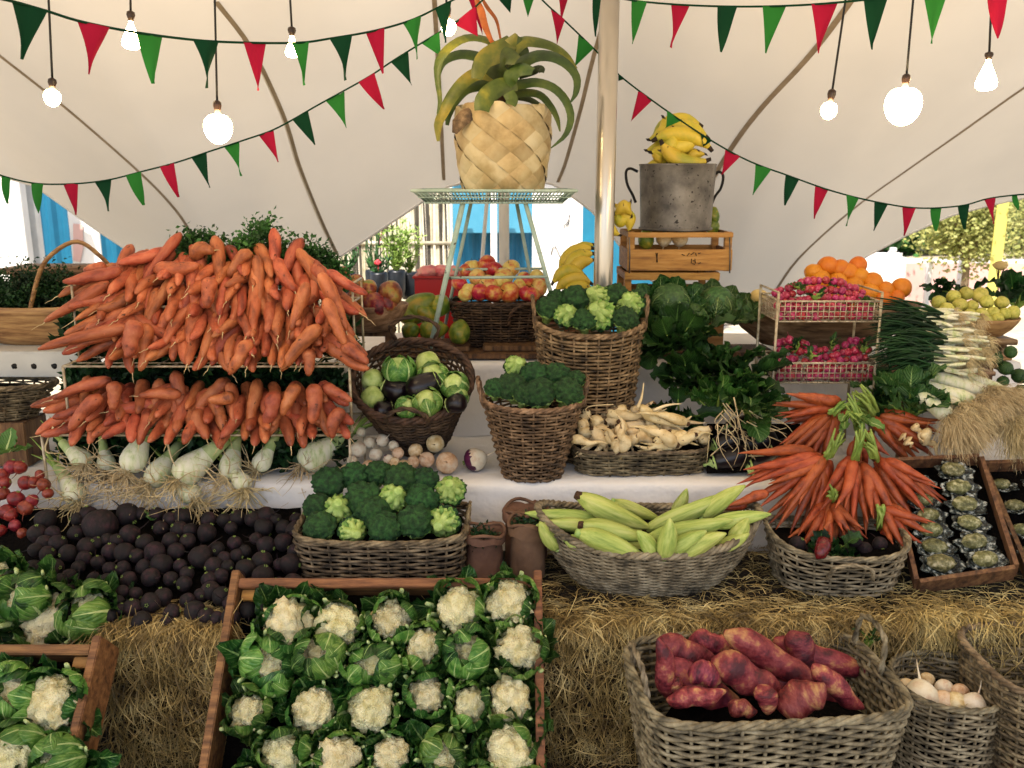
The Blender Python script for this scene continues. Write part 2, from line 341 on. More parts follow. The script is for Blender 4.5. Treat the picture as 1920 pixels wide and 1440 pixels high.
def leaf(L, W, bend=.6, cup=.3, wave=.012, nx=8, ny=9, seed=0, base=.25, tip=.15, bend0=0.):
    vs = []; fs = []; uv = []; y = z = 0.; ang = bend0
    r = random.Random(seed); ph = r.random() * 6; wf = 2.5 + r.random() * 2
    for j in range(ny + 1):
        t = j / ny
        sh = (base + (1 - base) * math.sin(PI * min(1, t * .95 + .02) ** .8)) if t < .6 else math.sqrt(max(0, 1 - ((t - .55) / .46) ** 2)) * (1 - tip) + tip * (1 - t)
        w = W * max(.02, sh)
        for i in range(nx + 1):
            s = i / nx * 2 - 1
            zz = cup * s * s * w * .5 + wave * abs(s) ** 1.5 * math.sin(ph + s * 2 + t * wf * 2 * PI + (2 if s > 0 else 0)) + .004 * noise.noise(V((s * 3, t * 6, seed)))
            ed = 1 + .045 * math.sin(t * 23 + ph + s) * abs(s)
            vs.append(V((s * w * .5 * ed, y - math.sin(ang) * zz, z + math.cos(ang) * zz)))
            uv.append((i / nx, t))
        y += math.cos(ang) * L / ny; z += math.sin(ang) * L / ny
        ang += bend / ny
    for j in range(ny):
        for i in range(nx):
            a = j * (nx + 1) + i; fs.append((a, a + 1, a + nx + 2, a + nx + 1))
    return vs, fs, uv
def ribbon(pts, widths, face, cup=.15, nx=4, thick=.0):
    pts = [V(p) for p in pts]; n = len(pts); vs = []; fs = []; uv = []
    for i, p in enumerate(pts):
        t = (pts[min(i + 1, n - 1)] - pts[max(i - 1, 0)]).normalized()
        fc = face(i / (n - 1)) if callable(face) else V(face)
        s = t.cross(fc).normalized(); nn = s.cross(t).normalized(); w = widths[i] if isinstance(widths, list) else widths
        for k in range(nx + 1):
            q = k / nx * 2 - 1
            vs.append(p + s * (q * w / 2) - nn * (cup * w * (q * q - .5))); uv.append((k / nx, i / (n - 1)))
    for i in range(n - 1):
        for k in range(nx):
            a = i * (nx + 1) + k; fs.append((a, a + 1, a + nx + 2, a + nx + 1))
    return vs, fs, uv
def smooth_path(P, n):
    P = [V(p) for p in P]
    if len(P) < 3: return [P[0].lerp(P[-1], i / (n - 1)) for i in range(n)]
    Q = [P[0] * 2 - P[1]] + P + [P[-1] * 2 - P[-2]]; out = []
    for i in range(n):
        t = i / (n - 1) * (len(P) - 1); k = min(int(t), len(P) - 2); f = t - k
        a, b, c, d = Q[k:k + 4]
        out.append(.5 * ((2 * b) + (c - a) * f + (2 * a - 5 * b + 4 * c - d) * f * f + (3 * b - a - 3 * c + d) * f ** 3))
    return out
def lerp_list(L, n):
    out = []
    for i in range(n):
        t = i / (n - 1) * (len(L) - 1); k = min(int(t), len(L) - 2); out.append(L[k] + (L[k + 1] - L[k]) * (t - k))
    return out
def interp(xs, ys, x):
    if x <= xs[0]: return ys[0]
    for i in range(len(xs) - 1):
        if x <= xs[i + 1]:
            t = (x - xs[i]) / (xs[i + 1] - xs[i]); return ys[i] + (ys[i + 1] - ys[i]) * t
    return ys[-1]
# ------------------------------------------------------------------ objects
def link(name, data, parent=None, T=None):
    o = bpy.data.objects.new(name, data); COL.objects.link(o)
    if parent: o.parent = parent
    if T is not None: o.matrix_local = T
    return o
def tag(o, label, cat=None, group=None, kind=None):
    o['label'] = label
    if cat: o['category'] = cat
    if group: o['group'] = group
    if kind: o['kind'] = kind
    return o
def thing(name, label, cat, group=None, T=None, mesh=None):
    return tag(link(name, mesh, None, T if T is not None else Matrix()), label, cat, group)
def copy_tree(o, T, label=None, group=None, only=None):
    c = o.copy(); COL.objects.link(c); c.matrix_local = T
    if label: c['label'] = label
    if group: c['group'] = group
    for ch in [x for x in PROTO_CH.get(o.name, [])]:
        d = ch.copy(); COL.objects.link(d); d.parent = c; d.matrix_local = ch.matrix_local.copy()
        for g in PROTO_CH.get(ch.name, []):
            e = g.copy(); COL.objects.link(e); e.parent = d; e.matrix_local = g.matrix_local.copy()
    return c
PROTO_CH = {}
class Proto:
    """one kind of thing: a root mesh plus child parts; make() links a fresh object with its parts"""
    def __init__(s, name, cat, mesh, parts=()): s.name, s.cat, s.mesh, s.parts = name, cat, mesh, parts
    def make(s, T, label, group=None, parent=None):
        if parent is None: o = thing(s.name, label, s.cat, group, T, s.mesh)
        else: o = link(s.name, s.mesh, parent, T)
        for nm, me in s.parts: link(nm, me, o)
        return o
def Rz(a): return Matrix.Rotation(a, 4, 'Z')
def Rx(a): return Matrix.Rotation(a, 4, 'X')
def Ry(a): return Matrix.Rotation(a, 4, 'Y')
def Tr(p): return Matrix.Translation(V(p))
def Sc(x, y=None, z=None): return Matrix.Diagonal((x, y if y is not None else x, z if z is not None else x, 1))
def align(a, b, roll=0, sr=1., unit=1.):
    """matrix that lays local +Z (length unit) from a to b"""
    d = V(b) - V(a); q = d.normalized().to_track_quat('Z', 'Y').to_matrix().to_4x4()
    return Tr(a) @ q @ Rz(roll) @ Sc(sr, sr, d.length / unit)
def rrot(r): return Matrix.Rotation(r.uniform(0, 6.28), 4, V((r.uniform(-1, 1), r.uniform(-1, 1), r.uniform(-1, 1))).normalized())
def face_mat(p, n, roll=0):
    q = V(n).normalized().to_track_quat('Z', 'Y').to_matrix().to_4x4(); return Tr(p) @ q @ Rz(roll)
ORDS = 'first second third fourth fifth sixth seventh eighth ninth tenth eleventh twelfth thirteenth fourteenth fifteenth sixteenth seventeenth eighteenth nineteenth twentieth'.split()
def nth(i):
    if i < 20: return ORDS[i]
    n = i + 1; return f"{n}{'th' if 10 <= n % 100 <= 20 else {1: 'st', 2: 'nd', 3: 'rd'}.get(n % 10, 'th')}"
# ------------------------------------------------------------------ wicker
def ring(a, b, n, cnt):
    D = []
    for i in range(721):
        th = 2 * PI * i / 720; c, s = math.cos(th), math.sin(th)
        D.append((a * math.copysign(abs(c) ** (2 / n), c), b * math.copysign(abs(s) ** (2 / n), s)))
    cum = [0]
    for i in range(720): cum.append(cum[-1] + math.hypot(D[i + 1][0] - D[i][0], D[i + 1][1] - D[i][1]))
    out = []; k = 0
    for i in range(cnt):
        tgt = cum[-1] * i / cnt
        while cum[k + 1] < tgt: k += 1
        f = (tgt - cum[k]) / max(1e-9, cum[k + 1] - cum[k])
        out.append((D[k][0] + (D[k + 1][0] - D[k][0]) * f, D[k][1] + (D[k + 1][1] - D[k][1]) * f))
    return out
def basket(name, label, T, top, bot, h, n=2., rows=20, stakes=32, r=.0045, mat='wick', rimr=.011, lift=0., dip=0., bulge=0.,
           handles=(), group=None, shade_lining=.8, sub=4, jit=.0016, cat='basket'):
    """top/bot = half axes; lift raises the rim at the x ends; dip lowers it at the front"""
    root = thing(name, label, cat, group, T); rr = random.Random(len(label))
    cnt = stakes * sub
    RT_ = ring(*top, n, cnt); RB = ring(*bot, n, cnt)
    def pos(i, t, off=0.):
        k = i % cnt; a = t + bulge * math.sin(PI * t)
        x = RB[k][0] + (RT_[k][0] - RB[k][0]) * a; y = RB[k][1] + (RT_[k][1] - RB[k][1]) * a
        k1, k2 = (k + 1) % cnt, (k - 1) % cnt
        tx, ty = RT_[k1][0] - RT_[k2][0], RT_[k1][1] - RT_[k2][1]; l = math.hypot(tx, ty)
        hh = h + lift * abs(RT_[k][0] / top[0]) ** 3 - dip * max(0, -RT_[k][1] / top[1]) ** 2
        return V((x + ty / l * off, y - tx / l * off, t * hh))
    g = G()
    for j in range(rows):
        t = (j + .5) / rows * .965; ph = rr.random() * 9; pts = []
        for i in range(cnt):
            off = r * 1.15 * math.cos(PI * (i / sub + j)) + r * .25 * noise.noise(V((i * .13, j * 3., ph)))
            p = pos(i, t, off); p.z += jit * noise.noise(V((i * .09 + ph, j, 0))) * 2.2; pts.append(p)
        g.add(tube(pts, r * rr.uniform(.78, 1.12), 5, closed=True))
    for k in range(stakes):
        g.add(tube([pos(k * sub, t) for t in [q / 6 for q in range(7)]], r * .8, 5))
    link('weave', g.mesh('weave', mat), root)
    g = G()
    for s in range(3):
        pts = []
        for i in range(cnt):
            a = i / cnt * 2 * PI * max(6, stakes // 2) + s * 2 * PI / 3
            p = pos(i, 1., rimr * .45 * math.cos(a)); p.z += rimr * .45 * math.sin(a); pts.append(p)
        g.add(tube(pts, rimr * .5, 6, closed=True))
    link('rim', g.mesh('rim', mat), root)
    g = G(); vs = [V((0, 0, .004))] + [V((x, y, .004)) for x, y in RB]
    g.add((vs, [(0, 1 + (i + 1) % cnt, 1 + i) for i in range(cnt)])); link('base', g.mesh('base', 'wickd'), root)
    if shade_lining:  # dark inner wall added so the gaps in the weave look shaded
        g = G(); vs = [pos(i, t * shade_lining, -r * 3.2) for t in (.02, .5, 1) for i in range(cnt)] + [V((0, 0, h * shade_lining * .93))]
        g.add((vs, [(j * cnt + i, j * cnt + (i + 1) % cnt, (j + 1) * cnt + (i + 1) % cnt, (j + 1) * cnt + i) for j in range(2) for i in range(cnt)] + [(2 * cnt + i, 2 * cnt + (i + 1) % cnt, 3 * cnt) for i in range(cnt)])); link('shade_lining', g.mesh('shade_lining', 'darkshade'), root)
    for (p0, p1, ctrl, hr) in handles:
        g = G(); base = smooth_path([V(p0)] + [V(c) for c in ctrl] + [V(p1)], 26)
        fr = frames(base)
        for s in range(2):
            g.add(tube([p + fr[i][1] * hr * .45 * math.cos(i * .9 + s * PI) + fr[i][2] * hr * .45 * math.sin(i * .9 + s * PI) for i, p in enumerate(base)], hr * .6, 6))
        link('handle', g.mesh('handle', mat), root)
    return root
# ------------------------------------------------------------------ hair, straw, foliage
def strands(n, gen, w, mat, name='strands', seg=3):
    g = G()
    for i in range(n):
        pts, ww = gen(i); pts = smooth_path(pts, seg + 1)
        k = len(pts); side = (pts[-1] - pts[0]).cross(V((rnd.uniform(-1, 1), rnd.uniform(-1, 1), rnd.uniform(-1, 1))))
        side = side.normalized() if side.length > 1e-8 else V((1, 0, 0)); vs = []
        for j, p in enumerate(pts):
            q = ww * (1 - .5 * j / (k - 1)); vs += [p - side * q, p + side * q]
        g.add((vs, [(2 * j, 2 * j + 1, 2 * j + 3, 2 * j + 2) for j in range(k - 1)]))
    return g.mesh(name, mat)
def bush(rx, ry, rz, n, size, seed, mat='frond', clumps=14, stems=20):
    r = random.Random(seed); g = G(); C = []
    for _ in range(clumps):
        th = r.uniform(0, 6.28); q = r.random() ** .5
        C.append(V((rx * q * math.cos(th), ry * q * math.sin(th), rz * r.uniform(.25, 1) * (1 - q * q * .6))))
    for c in C[:stems]: g.add(tube(smooth_path([V((c.x * .2, c.y * .2, 0)), c * .6, c], 5), size * .12, 4))
    for i in range(n):
        c = r.choice(C); s = min(rx, ry, rz) * .34
        p = c + V((r.gauss(0, s), r.gauss(0, s), r.gauss(0, s)))
        d = V((r.uniform(-1, 1), r.uniform(-1, 1), r.uniform(-.3, 1))).normalized(); e = d.orthogonal().normalized()
        e = Matrix.Rotation(r.uniform(0, 6.28), 3, d) @ e; L = size * r.uniform(.6, 1.5); w = L * r.uniform(.18, .35)
        k = e.cross(d) * (L * .2)
        g.add(([p, p + d * L * .5 + e * w + k, p + d * L, p + d * L * .5 - e * w + k], [(0, 1, 2, 3)]))
    return g.mesh('fronds', mat)
# ------------------------------------------------------------------ light
w = bpy.data.worlds.new("World"); scene.world = w; w.use_nodes = True
nt = w.node_tree; bg = nt.nodes['Background']
sky = nt.nodes.new('ShaderNodeTexSky'); sky.sky_type = 'NISHITA'; sky.sun_disc = False
SUN_EL, SUN_AZ = math.radians(56), math.radians(205)      # azimuth clockwise from +Y
sky.sun_elevation = SUN_EL; sky.sun_rotation = SUN_AZ; sky.air_density = 1.; sky.dust_density = 3.
nt.links.new(sky.outputs[0], bg.inputs[0]); bg.inputs[1].default_value = .15
sd = V((math.sin(SUN_AZ) * math.cos(SUN_EL), math.cos(SUN_AZ) * math.cos(SUN_EL), math.sin(SUN_EL)))
sl = bpy.data.lights.new('sun', 'SUN'); sl.energy = 3.9; sl.angle = math.radians(.6); sl.color = (1, .95, .88)
so = bpy.data.objects.new('sun', sl); COL.objects.link(so); so.rotation_euler = sd.to_track_quat('Z', 'Y').to_euler(); so.location = (0, 0, 12)
scene.view_settings.view_transform = 'Standard'; scene.view_settings.look = 'None'
scene.view_settings.exposure = 1.2; scene.view_settings.gamma = 1.0
scene.cycles.use_denoising = True; scene.cycles.max_bounces = 7; scene.cycles.diffuse_bounces = 2
scene.cycles.transmission_bounces = 4; scene.cycles.caustics_reflective = False; scene.cycles.caustics_refractive = False
scene.cycles.sample_clamp_indirect = 6
# ------------------------------------------------------------------ setting
g = G(); g.add(([(-150, -60, 0), (150, -60, 0), (150, 260, 0), (-150, 260, 0)], [(0, 1, 2, 3)]))
tag(link('ground', g.mesh('ground', 'ground')), 'pale gravel ground under and beyond the tent', kind='structure')
g = G(); N = 60
for i in range(N):
    pass
g = G(); g.add(([(-6, .9, .004), (6, .9, .004), (6, 5.2, .004), (-6, 5.2, .004)], [(0, 1, 2, 3)]))
tag(link('floor', g.mesh('floor', 'floor')), 'dark floor inside the tent, added to cut bounced light', kind='structure')  # dark ground sheet added under the stall to hold down bounced light
vs = []; fs = []
for j in range(9):
    for i in range(N + 1):
        x = -120 + 240 * i / N; hgt = (9 + 5 * noise.noise(V((x * .03, 0, 0)))) * math.sin(PI / 2 * j / 8)
        vs.append((x, 70 + j * 9, hgt - .2))
for j in range(8):
    for i in range(N): a = j * (N + 1) + i; fs.append((a, a + 1, a + N + 2, a + N + 1))
tag(link('hills', G().add((vs, fs)).mesh('hills', 'hill')), 'hazy green hillside beyond the market', kind='structure')
# tent roof: height field that swoops down to scalloped edge at the far side
YE, YB = 5.6, -4.2
EU = [-1600, -900, -300, 0, 60, 85, 180, 270, 350, 450, 560, 620, 700, 780, 830, 900, 960, 1040, 1072, 1115, 1200, 1340, 1450, 1560, 1625, 1700, 1780, 1850, 1920, 2200, 2800, 3600]
EV = [560, 330, 290, 330, 347, 362, 430, 489, 550, 612, 560, 492, 440, 386, 352, 335, 330, 346, 368, 400, 510, 610, 600, 522, 480, 440, 405, 386, 370, 330, 420, 560]
EX = [at(u, 720, YE).x for u in EU]      # x depends on v a little: solved below
EZ = []
for i, (u, v) in enumerate(zip(EU, EV)):
    p = at(u, v, YE); EX[i] = p.x; EZ.append(p.z)
def tent_z(x, Y):
    k = max(0, min(1, (Y - YB) / (YE - YB))); e = interp(EX, EZ, x)
    wgt = k ** 4.6; front = 2.2 * max(0, .18 - k) ** 1.2
    fold = .03 * noise.noise(V((x * .9, Y * .35, 3))) + .012 * noise.noise(V((x * 2.6 + Y * .5, Y * .6, 9)))
    return e * wgt + (3.35 - .02 * x * x) * (1 - wgt) - front + fold * min(1, (YE - Y) * .8 + .15)
nx, ny = 220, 70; vs = []; fs = []; uv = []
for j in range(ny + 1):
    for i in range(nx + 1):
        x = -6.4 + 12.8 * i / nx; Y = -1. + (YE + 1.) * j / ny; vs.append(V((x, Y, tent_z(x, Y)))); uv.append((i / nx, j / ny))
for j in range(ny):
    for i in range(nx): a = j * (nx + 1) + i; fs.append((a, a + 1, a + nx + 2, a + nx + 1))
tent = thing('stretch_tent', 'cream stretch tent roof swooping low with curved seams over the stall', 'tent')
link('canopy', G().add((vs, fs, uv)).mesh('canopy', 'tent'), tent)
def on_tent(u, v):
    d = ray(u, v); lo, hi = .5, YE / d.y
    prev = lo
    for i in range(400):
        t = lo + (hi - lo) * i / 400; p = CAM + d * t
        if p.z > tent_z(p.x, p.y) - .006:
            a, b = prev, t
            for _ in range(25):
                m_ = (a + b) / 2; q = CAM + d * m_
                if q.z > tent_z(q.x, q.y) - .006: b = m_
                else: a = m_
            return CAM + d * a
        prev = t
    return CAM + d * hi
for P_, wd in (([(-120, 10), (0, 105), (120, 200), (260, 322), (330, 395), (365, 450)], .018), ([(405, 3), (470, 90), (530, 215), (560, 310), (600, 410), (632, 478)], .026),
               ([(812, -40), (822, 130), (828, 250), (832, 338)], .022), ([(1150, -20), (1112, 110), (1090, 200), (1062, 300), (1046, 342)], .022),
               ([(1640, -60), (1530, 90), (1430, 200), (1370, 280), (1300, 400), (1240, 520)], .03), ([(2050, 80), (1920, 165), (1800, 250), (1700, 320), (1600, 392), (1500, 482), (1452, 548)], .018)):
    pp = smooth_path([V((a, b, 0)) for a, b in P_], 26); pts = [on_tent(p.x, p.y) for p in pp]
    link('seam', G().add(ribbon(pts, wd, lambda t: V((0, -.5, -1)), cup=0, nx=2)).mesh('seam', 'seam'), tent)
hem = [V((x, YE, tent_z(x, YE))) for x in [-6.4 + 12.8 * i / 260 for i in range(261)]]
link('hem', G().add(tube(hem, .009, 5)).mesh('hem', 'cloth'), tent)
# poles
def pole(name, label, a, b, r, mat='steel'):
    o = thing(name, label, 'tent pole'); link('shaft', G().add(tube([a, a.lerp(b, .5), b], r, 20)).mesh('shaft', mat), o)
    link('foot_plate', G().add(box(a.x, a.y, .01, r * 5, r * 5, .02, .004)).mesh('foot_plate', mat), o)
pb = at(1131, 520, 3.62); pole('tent_pole', 'thick brushed steel tent pole standing behind the tall broccoli basket', V((pb.x, pb.y, 0)), V((pb.x, pb.y, tent_z(pb.x, pb.y))), .039)
pb = at(945, 420, 5.2); pole('tent_pole', 'pale tent pole far behind the potted plant', V((pb.x, pb.y, 0)), V((pb.x, pb.y, tent_z(pb.x, pb.y) + .1)), .03, 'white')
pb = at(905, 420, 5.5); pole('guy_strut', 'thin white strut slanting beside the far tent pole', V((pb.x - .12, pb.y, 0)), V((pb.x + .06, pb.y, 2.0)), .012, 'white')
# ------------------------------------------------------------------ bunting
def bunting(label, path, Yf, flags, group='strings of felt bunting'):
    root = thing('bunting_string', label, 'bunting', group)
    pp = smooth_path([V((a, b, 0)) for a, b in path], 90)
    pts = [at(p.x, p.y, Yf(p.x)) for p in pp]
    link('string', G().add(tube(pts, .0035, 5)).mesh('string', 'dgreen'), root)
    us = [p.x for p in pp]
    def on(u):
        for i in range(len(us) - 1):
            if us[i] <= u <= us[i + 1]:
                return pts[i].lerp(pts[i + 1], (u - us[i]) / max(1e-6, us[i + 1] - us[i]))
        return pts[0] if u < us[0] else pts[-1]
    for k, (u0, u1, tu, tv, c) in enumerate(flags):
        a, b = on(u0), on(u1); tip = at(tu, tv, Yf((u0 + u1) / 2)); n = (b - a).cross(tip - a).normalized(); vs = []; fs = []; m_ = 8
        sw = rnd.uniform(-.012, .012)
        for j in range(m_ + 1):
            t = j / m_
            for i in range(5):
                s = i / 4; p = a.lerp(b, s).lerp(tip, t); vs.append(p + n * (sw * math.sin(t * 3.2 + s * 2) * 1.2 + .006 * math.sin(s * 5 + k)))
        for j in range(m_):
            for i in range(4): q = j * 5 + i; fs.append((q, q + 1, q + 6, q + 5))
        link('pennant', G().add((vs, fs)).mesh('pennant', {'r': 'red', 'g': 'green', 'd': 'dgreen'}[c]), root)
bunting('bunting swagging across the upper left above three hanging bulbs', [(-60, -30), (-20, -8), (25, 3), (85, 20), (150, 40), (250, 60), (365, 75), (460, 80), (560, 80), (620, 72), (700, 58), (770, 38), (825, 12), (870, -12), (900, -40)],
        lambda u: interp([0, 900], [2.1, 3.3], u),
        [(22, 83, 43, 112, 'd'), (147, 200, 170, 140, 'r'), (258, 308, 286, 157, 'g'), (362, 408, 391, 165, 'd'), (455, 500, 484, 170, 'r'), (545, 577, 571, 160, 'g'), (617, 655, 650, 150, 'd'), (687, 720, 718, 138, 'r'), (757, 787, 785, 110, 'g'), (817, 848, 836, 80, 'd')])
bunting('long bunting rising from the far left edge to the potted plant', [(-60, 305), (-10, 325), (60, 343), (130, 345), (200, 338), (265, 322), (330, 305), (390, 285), (460, 262), (520, 240), (600, 195), (690, 145), (740, 112), (800, 75), (860, 38), (905, 0), (940, -40)],
        lambda u: interp([0, 900], [3.9, 3.5], u),
        [(3, 25, 12, 382, 'g'), (57, 85, 70, 400, 'g'), (117, 146, 142, 403, 'r'), (177, 205, 205, 396, 'd'), (237, 266, 268, 385, 'g'), (301, 329, 334, 370, 'r'), (359, 388, 394, 352, 'd'), (419, 447, 454, 330, 'g'), (484, 512, 522, 304, 'r'), (548, 577, 590, 272, 'd'), (611, 643, 651, 240, 'g'), (673, 704, 719, 205, 'r'), (733, 765, 773, 160, 'd'), (790, 825, 826, 105, 'g'), (850, 892, 895, 68, 'r')])
bunting('bunting running level along the top right above the round bulb', [(1085, -40), (1120, -14), (1180, 0), (1260, 8), (1350, 12), (1440, 12), (1530, 8), (1620, 0), (1700, -8), (1800, -16), (1900, -20), (1990, -30)],
        lambda u: interp([1100, 1920], [3.5, 2.5], u),
        [(1112, 1132, 1115, 68, 'd'), (1183, 1215, 1185, 82, 'g'), (1257, 1290, 1259, 90, 'r'), (1345, 1383, 1350, 97, 'd'), (1431, 1473, 1436, 100, 'g'), (1523, 1571, 1535, 100, 'r'), (1620, 1668, 1634, 93, 'd'), (1730, 1778, 1747, 82, 'g'), (1848, 1896, 1867, 72, 'r')])
bunting('long bunting dropping from the plant to the far right tree', [(985, -45), (1015, -2), (1060, 40), (1125, 103), (1160, 140), (1225, 190), (1320, 255), (1400, 300), (1480, 330), (1560, 358), (1640, 378), (1720, 390), (1800, 386), (1850, 373), (1900, 366), (1980, 360)],
        lambda u: interp([1000, 1920], [3.75, 3.95], u),
        [(1032, 1058, 1045, 82, 'r'), (1085, 1113, 1078, 125, 'g'), (1160, 1170, 1160, 152, 'd'), (1197, 1223, 1183, 228, 'r'), (1250, 1277, 1248, 240, 'g'), (1313, 1335, 1318, 275, 'd'), (1360, 1387, 1353, 328, 'r'), (1417, 1445, 1412, 366, 'g'), (1474, 1500, 1471, 385, 'd'), (1529, 1555, 1526, 410, 'r'), (1586, 1610, 1588, 424, 'g'), (1638, 1665, 1638, 433, 'd'), (1691, 1716, 1695, 442, 'r'), (1745, 1767, 1753, 433, 'g'), (1797, 1820, 1808, 430, 'd'), (1846, 1867, 1864, 420, 'r'), (1897, 1912, 1908, 394, 'g')])
bunting('short bunting hanging at the top centre behind the plant flower', [(840, -60), (900, -18), (960, -12), (1020, -14), (1080, -40)], lambda u: 3.9,
        [(862, 898, 905, 66, 'r'), (925, 960, 957, 24, 'd'), (978, 1004, 990, 32, 'g'), (1046, 1076, 1052, 40, 'r')])
# ------------------------------------------------------------------ pendant bulbs
def lamp(label, cu, su, sv, bu, bv, r, Y, pear=False):
    root = thing('pendant_bulb', label, 'light bulb', 'bare bulbs hanging on black cords')
    s = at(su, sv, Y); d = at(cu, 0, Y); ztop = tent_z(s.x + (d.x - s.x) * 1.5, Y)
    k = (ztop - s.z) / max(.05, (d.z - s.z)); top = s + (d - s) * k; top.z = tent_z(top.x, top.y)
    mid = s.lerp(top, .5) + V((.006, 0, 0)); b = at(bu, bv, Y); R = pxm(r, b); q = pxm(1, s)
    link('cord', G().add(tube(smooth_path([top, mid, s], 12), q * 2.1, 6)).mesh('cord', 'cord'), root)
    ax = (b - s).normalized(); L = (b - s).length
    e = L - R * (1.75 if pear else 1.05)
    prof = [(3, -.0), (7, .12), (8, .4), (6.5, .62), (6.8, .66), (5.2, .72), (5, 1.)]
    T = face_mat(s, ax)
    link('socket', G().add(lathe([(q * a, e * z) for a, z in prof], 16, closed_top=True), 0, T).mesh('socket', 'socket'), root)
    if pear: pr = [(q * 4, 0), (q * 4.5, .1), (R * .5, .3), (R * .8, .55), (R, .75), (R * .95, .88), (R * .7, .97), (R * .3, 1.0), (.0005, 1.005)]; H = R * 2.9
    else:
        pr = [(q * 4, 0)] + [(R * math.sin(PI * (.18 + .82 * t)) if t < 1 else .0005, .02 + .98 * (.5 - .5 * math.cos(PI * (.1 + .9 * t)))) for t in [i / 12 for i in range(13)]]; H = R * 2.1
    link('bulb', G().add(lathe([(a, e + H * z) for a, z in pr], 24), 0, T).mesh('bulb', 'bulb'), root)
lamp('small round lit bulb hanging lowest at far left', 88, 98, 146, 98, 184, 15, 3.1)
lamp('pear shaped lit bulb just right of first dark and red pennants', 245, 245, 20, 246, 72, 17, 2.8, True)
lamp('large round lit bulb above the left long bunting', 400, 407, 188, 409, 242, 26, 2.7)
lamp('small pear shaped lit bulb over green pennant at upper centre', 543, 547, 50, 548, 92, 13, 3.1, True)
lamp('small lit bulb beside the tip of the potted plant', 836, 837, 6, 841, 52, 14, 3.3)
lamp('small round lit bulb over the zinc bucket side', 1582, 1561, 167, 1554, 208, 15, 3.1)
lamp('largest round lit bulb at the upper right', 1710, 1700, 138, 1693, 200, 33, 2.5)
lamp('pear shaped lit bulb at the far right edge', 1857, 1855, 97, 1850, 147, 19, 2.9, True)
# ------------------------------------------------------------------ tables and cloths
def drape(name, label, x0, x1, yf, yb, zt, zb, seed, back=False):
    root = thing(name, label, 'tablecloth'); nx_ = int((x1 - x0) * 60); vs = []; fs = []
    rows_ = [(yb, zt)] + [(yb + (yf + .012 - yb) * j / 8, zt) for j in range(1, 9)] + [(yf, zt - .012)] + [(yf, zt - .012 - (zt - zb) * j / 14) for j in range(1, 15)]
    for j, (y, z) in enumerate(rows_):
        for i in range(nx_ + 1):
            x = x0 + (x1 - x0) * i / nx_; k = max(0, (zt - z - .03) / max(.01, zt - zb))
            f = .03 * k * noise.noise(V((x * 4.2, seed, z * 1.5))) + .014 * k * math.sin(x * 14 + 4 * noise.noise(V((x * 2, seed, 0)))) + .004 * noise.noise(V((x * 6, y * 9, z * 9 + seed)))
            vs.append((x, y - f - (.02 * k), z + .004 * noise.noise(V((x * 5, y * 6, seed))) + (.02 * k * noise.noise(V((x * 3, 0, seed))))))
    for j in range(len(rows_) - 1):
        for i in range(nx_): a = j * (nx_ + 1) + i; fs.append((a, a + 1, a + nx_ + 2, a + nx_ + 1))
    link('cloth_sheet', G().add((vs, fs)).mesh('cloth_sheet', 'cloth'), root)
def table(label, x0, x1, y0, y1, z, t=.03):
    root = thing('trestle_table', label, 'table'); cx, cy = (x0 + x1) / 2, (y0 + y1) / 2
    link('tabletop', G().add(box(cx, cy, z - t / 2, x1 - x0, y1 - y0, t, .004)).mesh('tabletop', 'woodv'), root)
    for x in (x0 + .1, x1 - .1):
        for y in (y0 + .06, y1 - .06): link('leg', G().add(box(x, y, (z - t) / 2, .05, .05, z - t)).mesh('leg', 'woodv'), root)
table('lower trestle table under white cloth', -1.95, 2.1, 3.02, 3.62, .69)
drape('tablecloth', 'white cloth over the lower table below the parsnip tray', -1.97, 2.12, 2.995, 3.64, .70, .40, 1)
table('upper trestle table behind the tall broccoli basket', -1.0, 2.1, 3.64, 4.35, 1.0)
drape('tablecloth', 'white cloth hanging behind the small broccoli basket', -1.02, 2.12, 3.615, 4.37, 1.01, .712, 5)
# loose boards lying on the upper table
for k, (x0, x1, y, z, lb) in enumerate(((at(700, 650, 3.7).x, at(1010, 650, 3.7).x, 3.70, 1.03, 'brown plank edge below the papayas'), (at(735, 650, 3.7).x, at(880, 640, 3.7).x, 3.72, 1.056, 'short plank directly under the green papayas'),
                                       (at(905, 640, 3.7).x, at(1015, 640, 3.7).x, 3.72, 1.056, 'short plank under the dark apple basket'), (at(1195, 660, 3.7).x, at(1455, 660, 3.7).x, 3.70, 1.03, 'long brown plank below the wooden bowl'))):
    o = thing('wooden_board', lb, 'board'); o2 = G().add(box((x0 + x1) / 2, y + .06 + .012 * k, z, x1 - x0, .2, .022, .003)).mesh('board', 'woodv'); o.data if False else None
    link('plank', o2, o)
# ------------------------------------------------------------------ wire plant stand, pot and plant
st = thing('plant_stand', 'pale green wire plant stand with slanted legs and slatted tray', 'plant stand')
sc_ = at(928, 357, 3.55); zt = sc_.z; hw = pxm(148, sc_); cx, cy = sc_.x, 3.55 + .1; wr = .0032
g = G(); low = zt - .045; iw, idp, od = hw * .84, .2, .25
for (a, b, z, r_) in ((hw, od, zt, .006), (iw, idp, low, .004), (hw * .93, (od + idp) / 2, (zt + low) / 2 - .002, .0025)):
    cs = [V((cx - a, cy - b, z)), V((cx + a, cy - b, z)), V((cx + a, cy + b, z)), V((cx - a, cy + b, z))]
    for q in range(4): g.add(tube([cs[q], cs[(q + 1) % 4]], r_, 8))
for i in range(41):
    s = -1 + 2 * i / 40
    for sg in (-1, 1): g.add(tube([V((cx + s * hw, cy + sg * od, zt)), V((cx + s * iw, cy + sg * idp, low))], .0022, 5))
    g.add(tube([V((cx + s * iw, cy - idp, low)), V((cx + s * iw, cy + idp, low))], .002, 5))
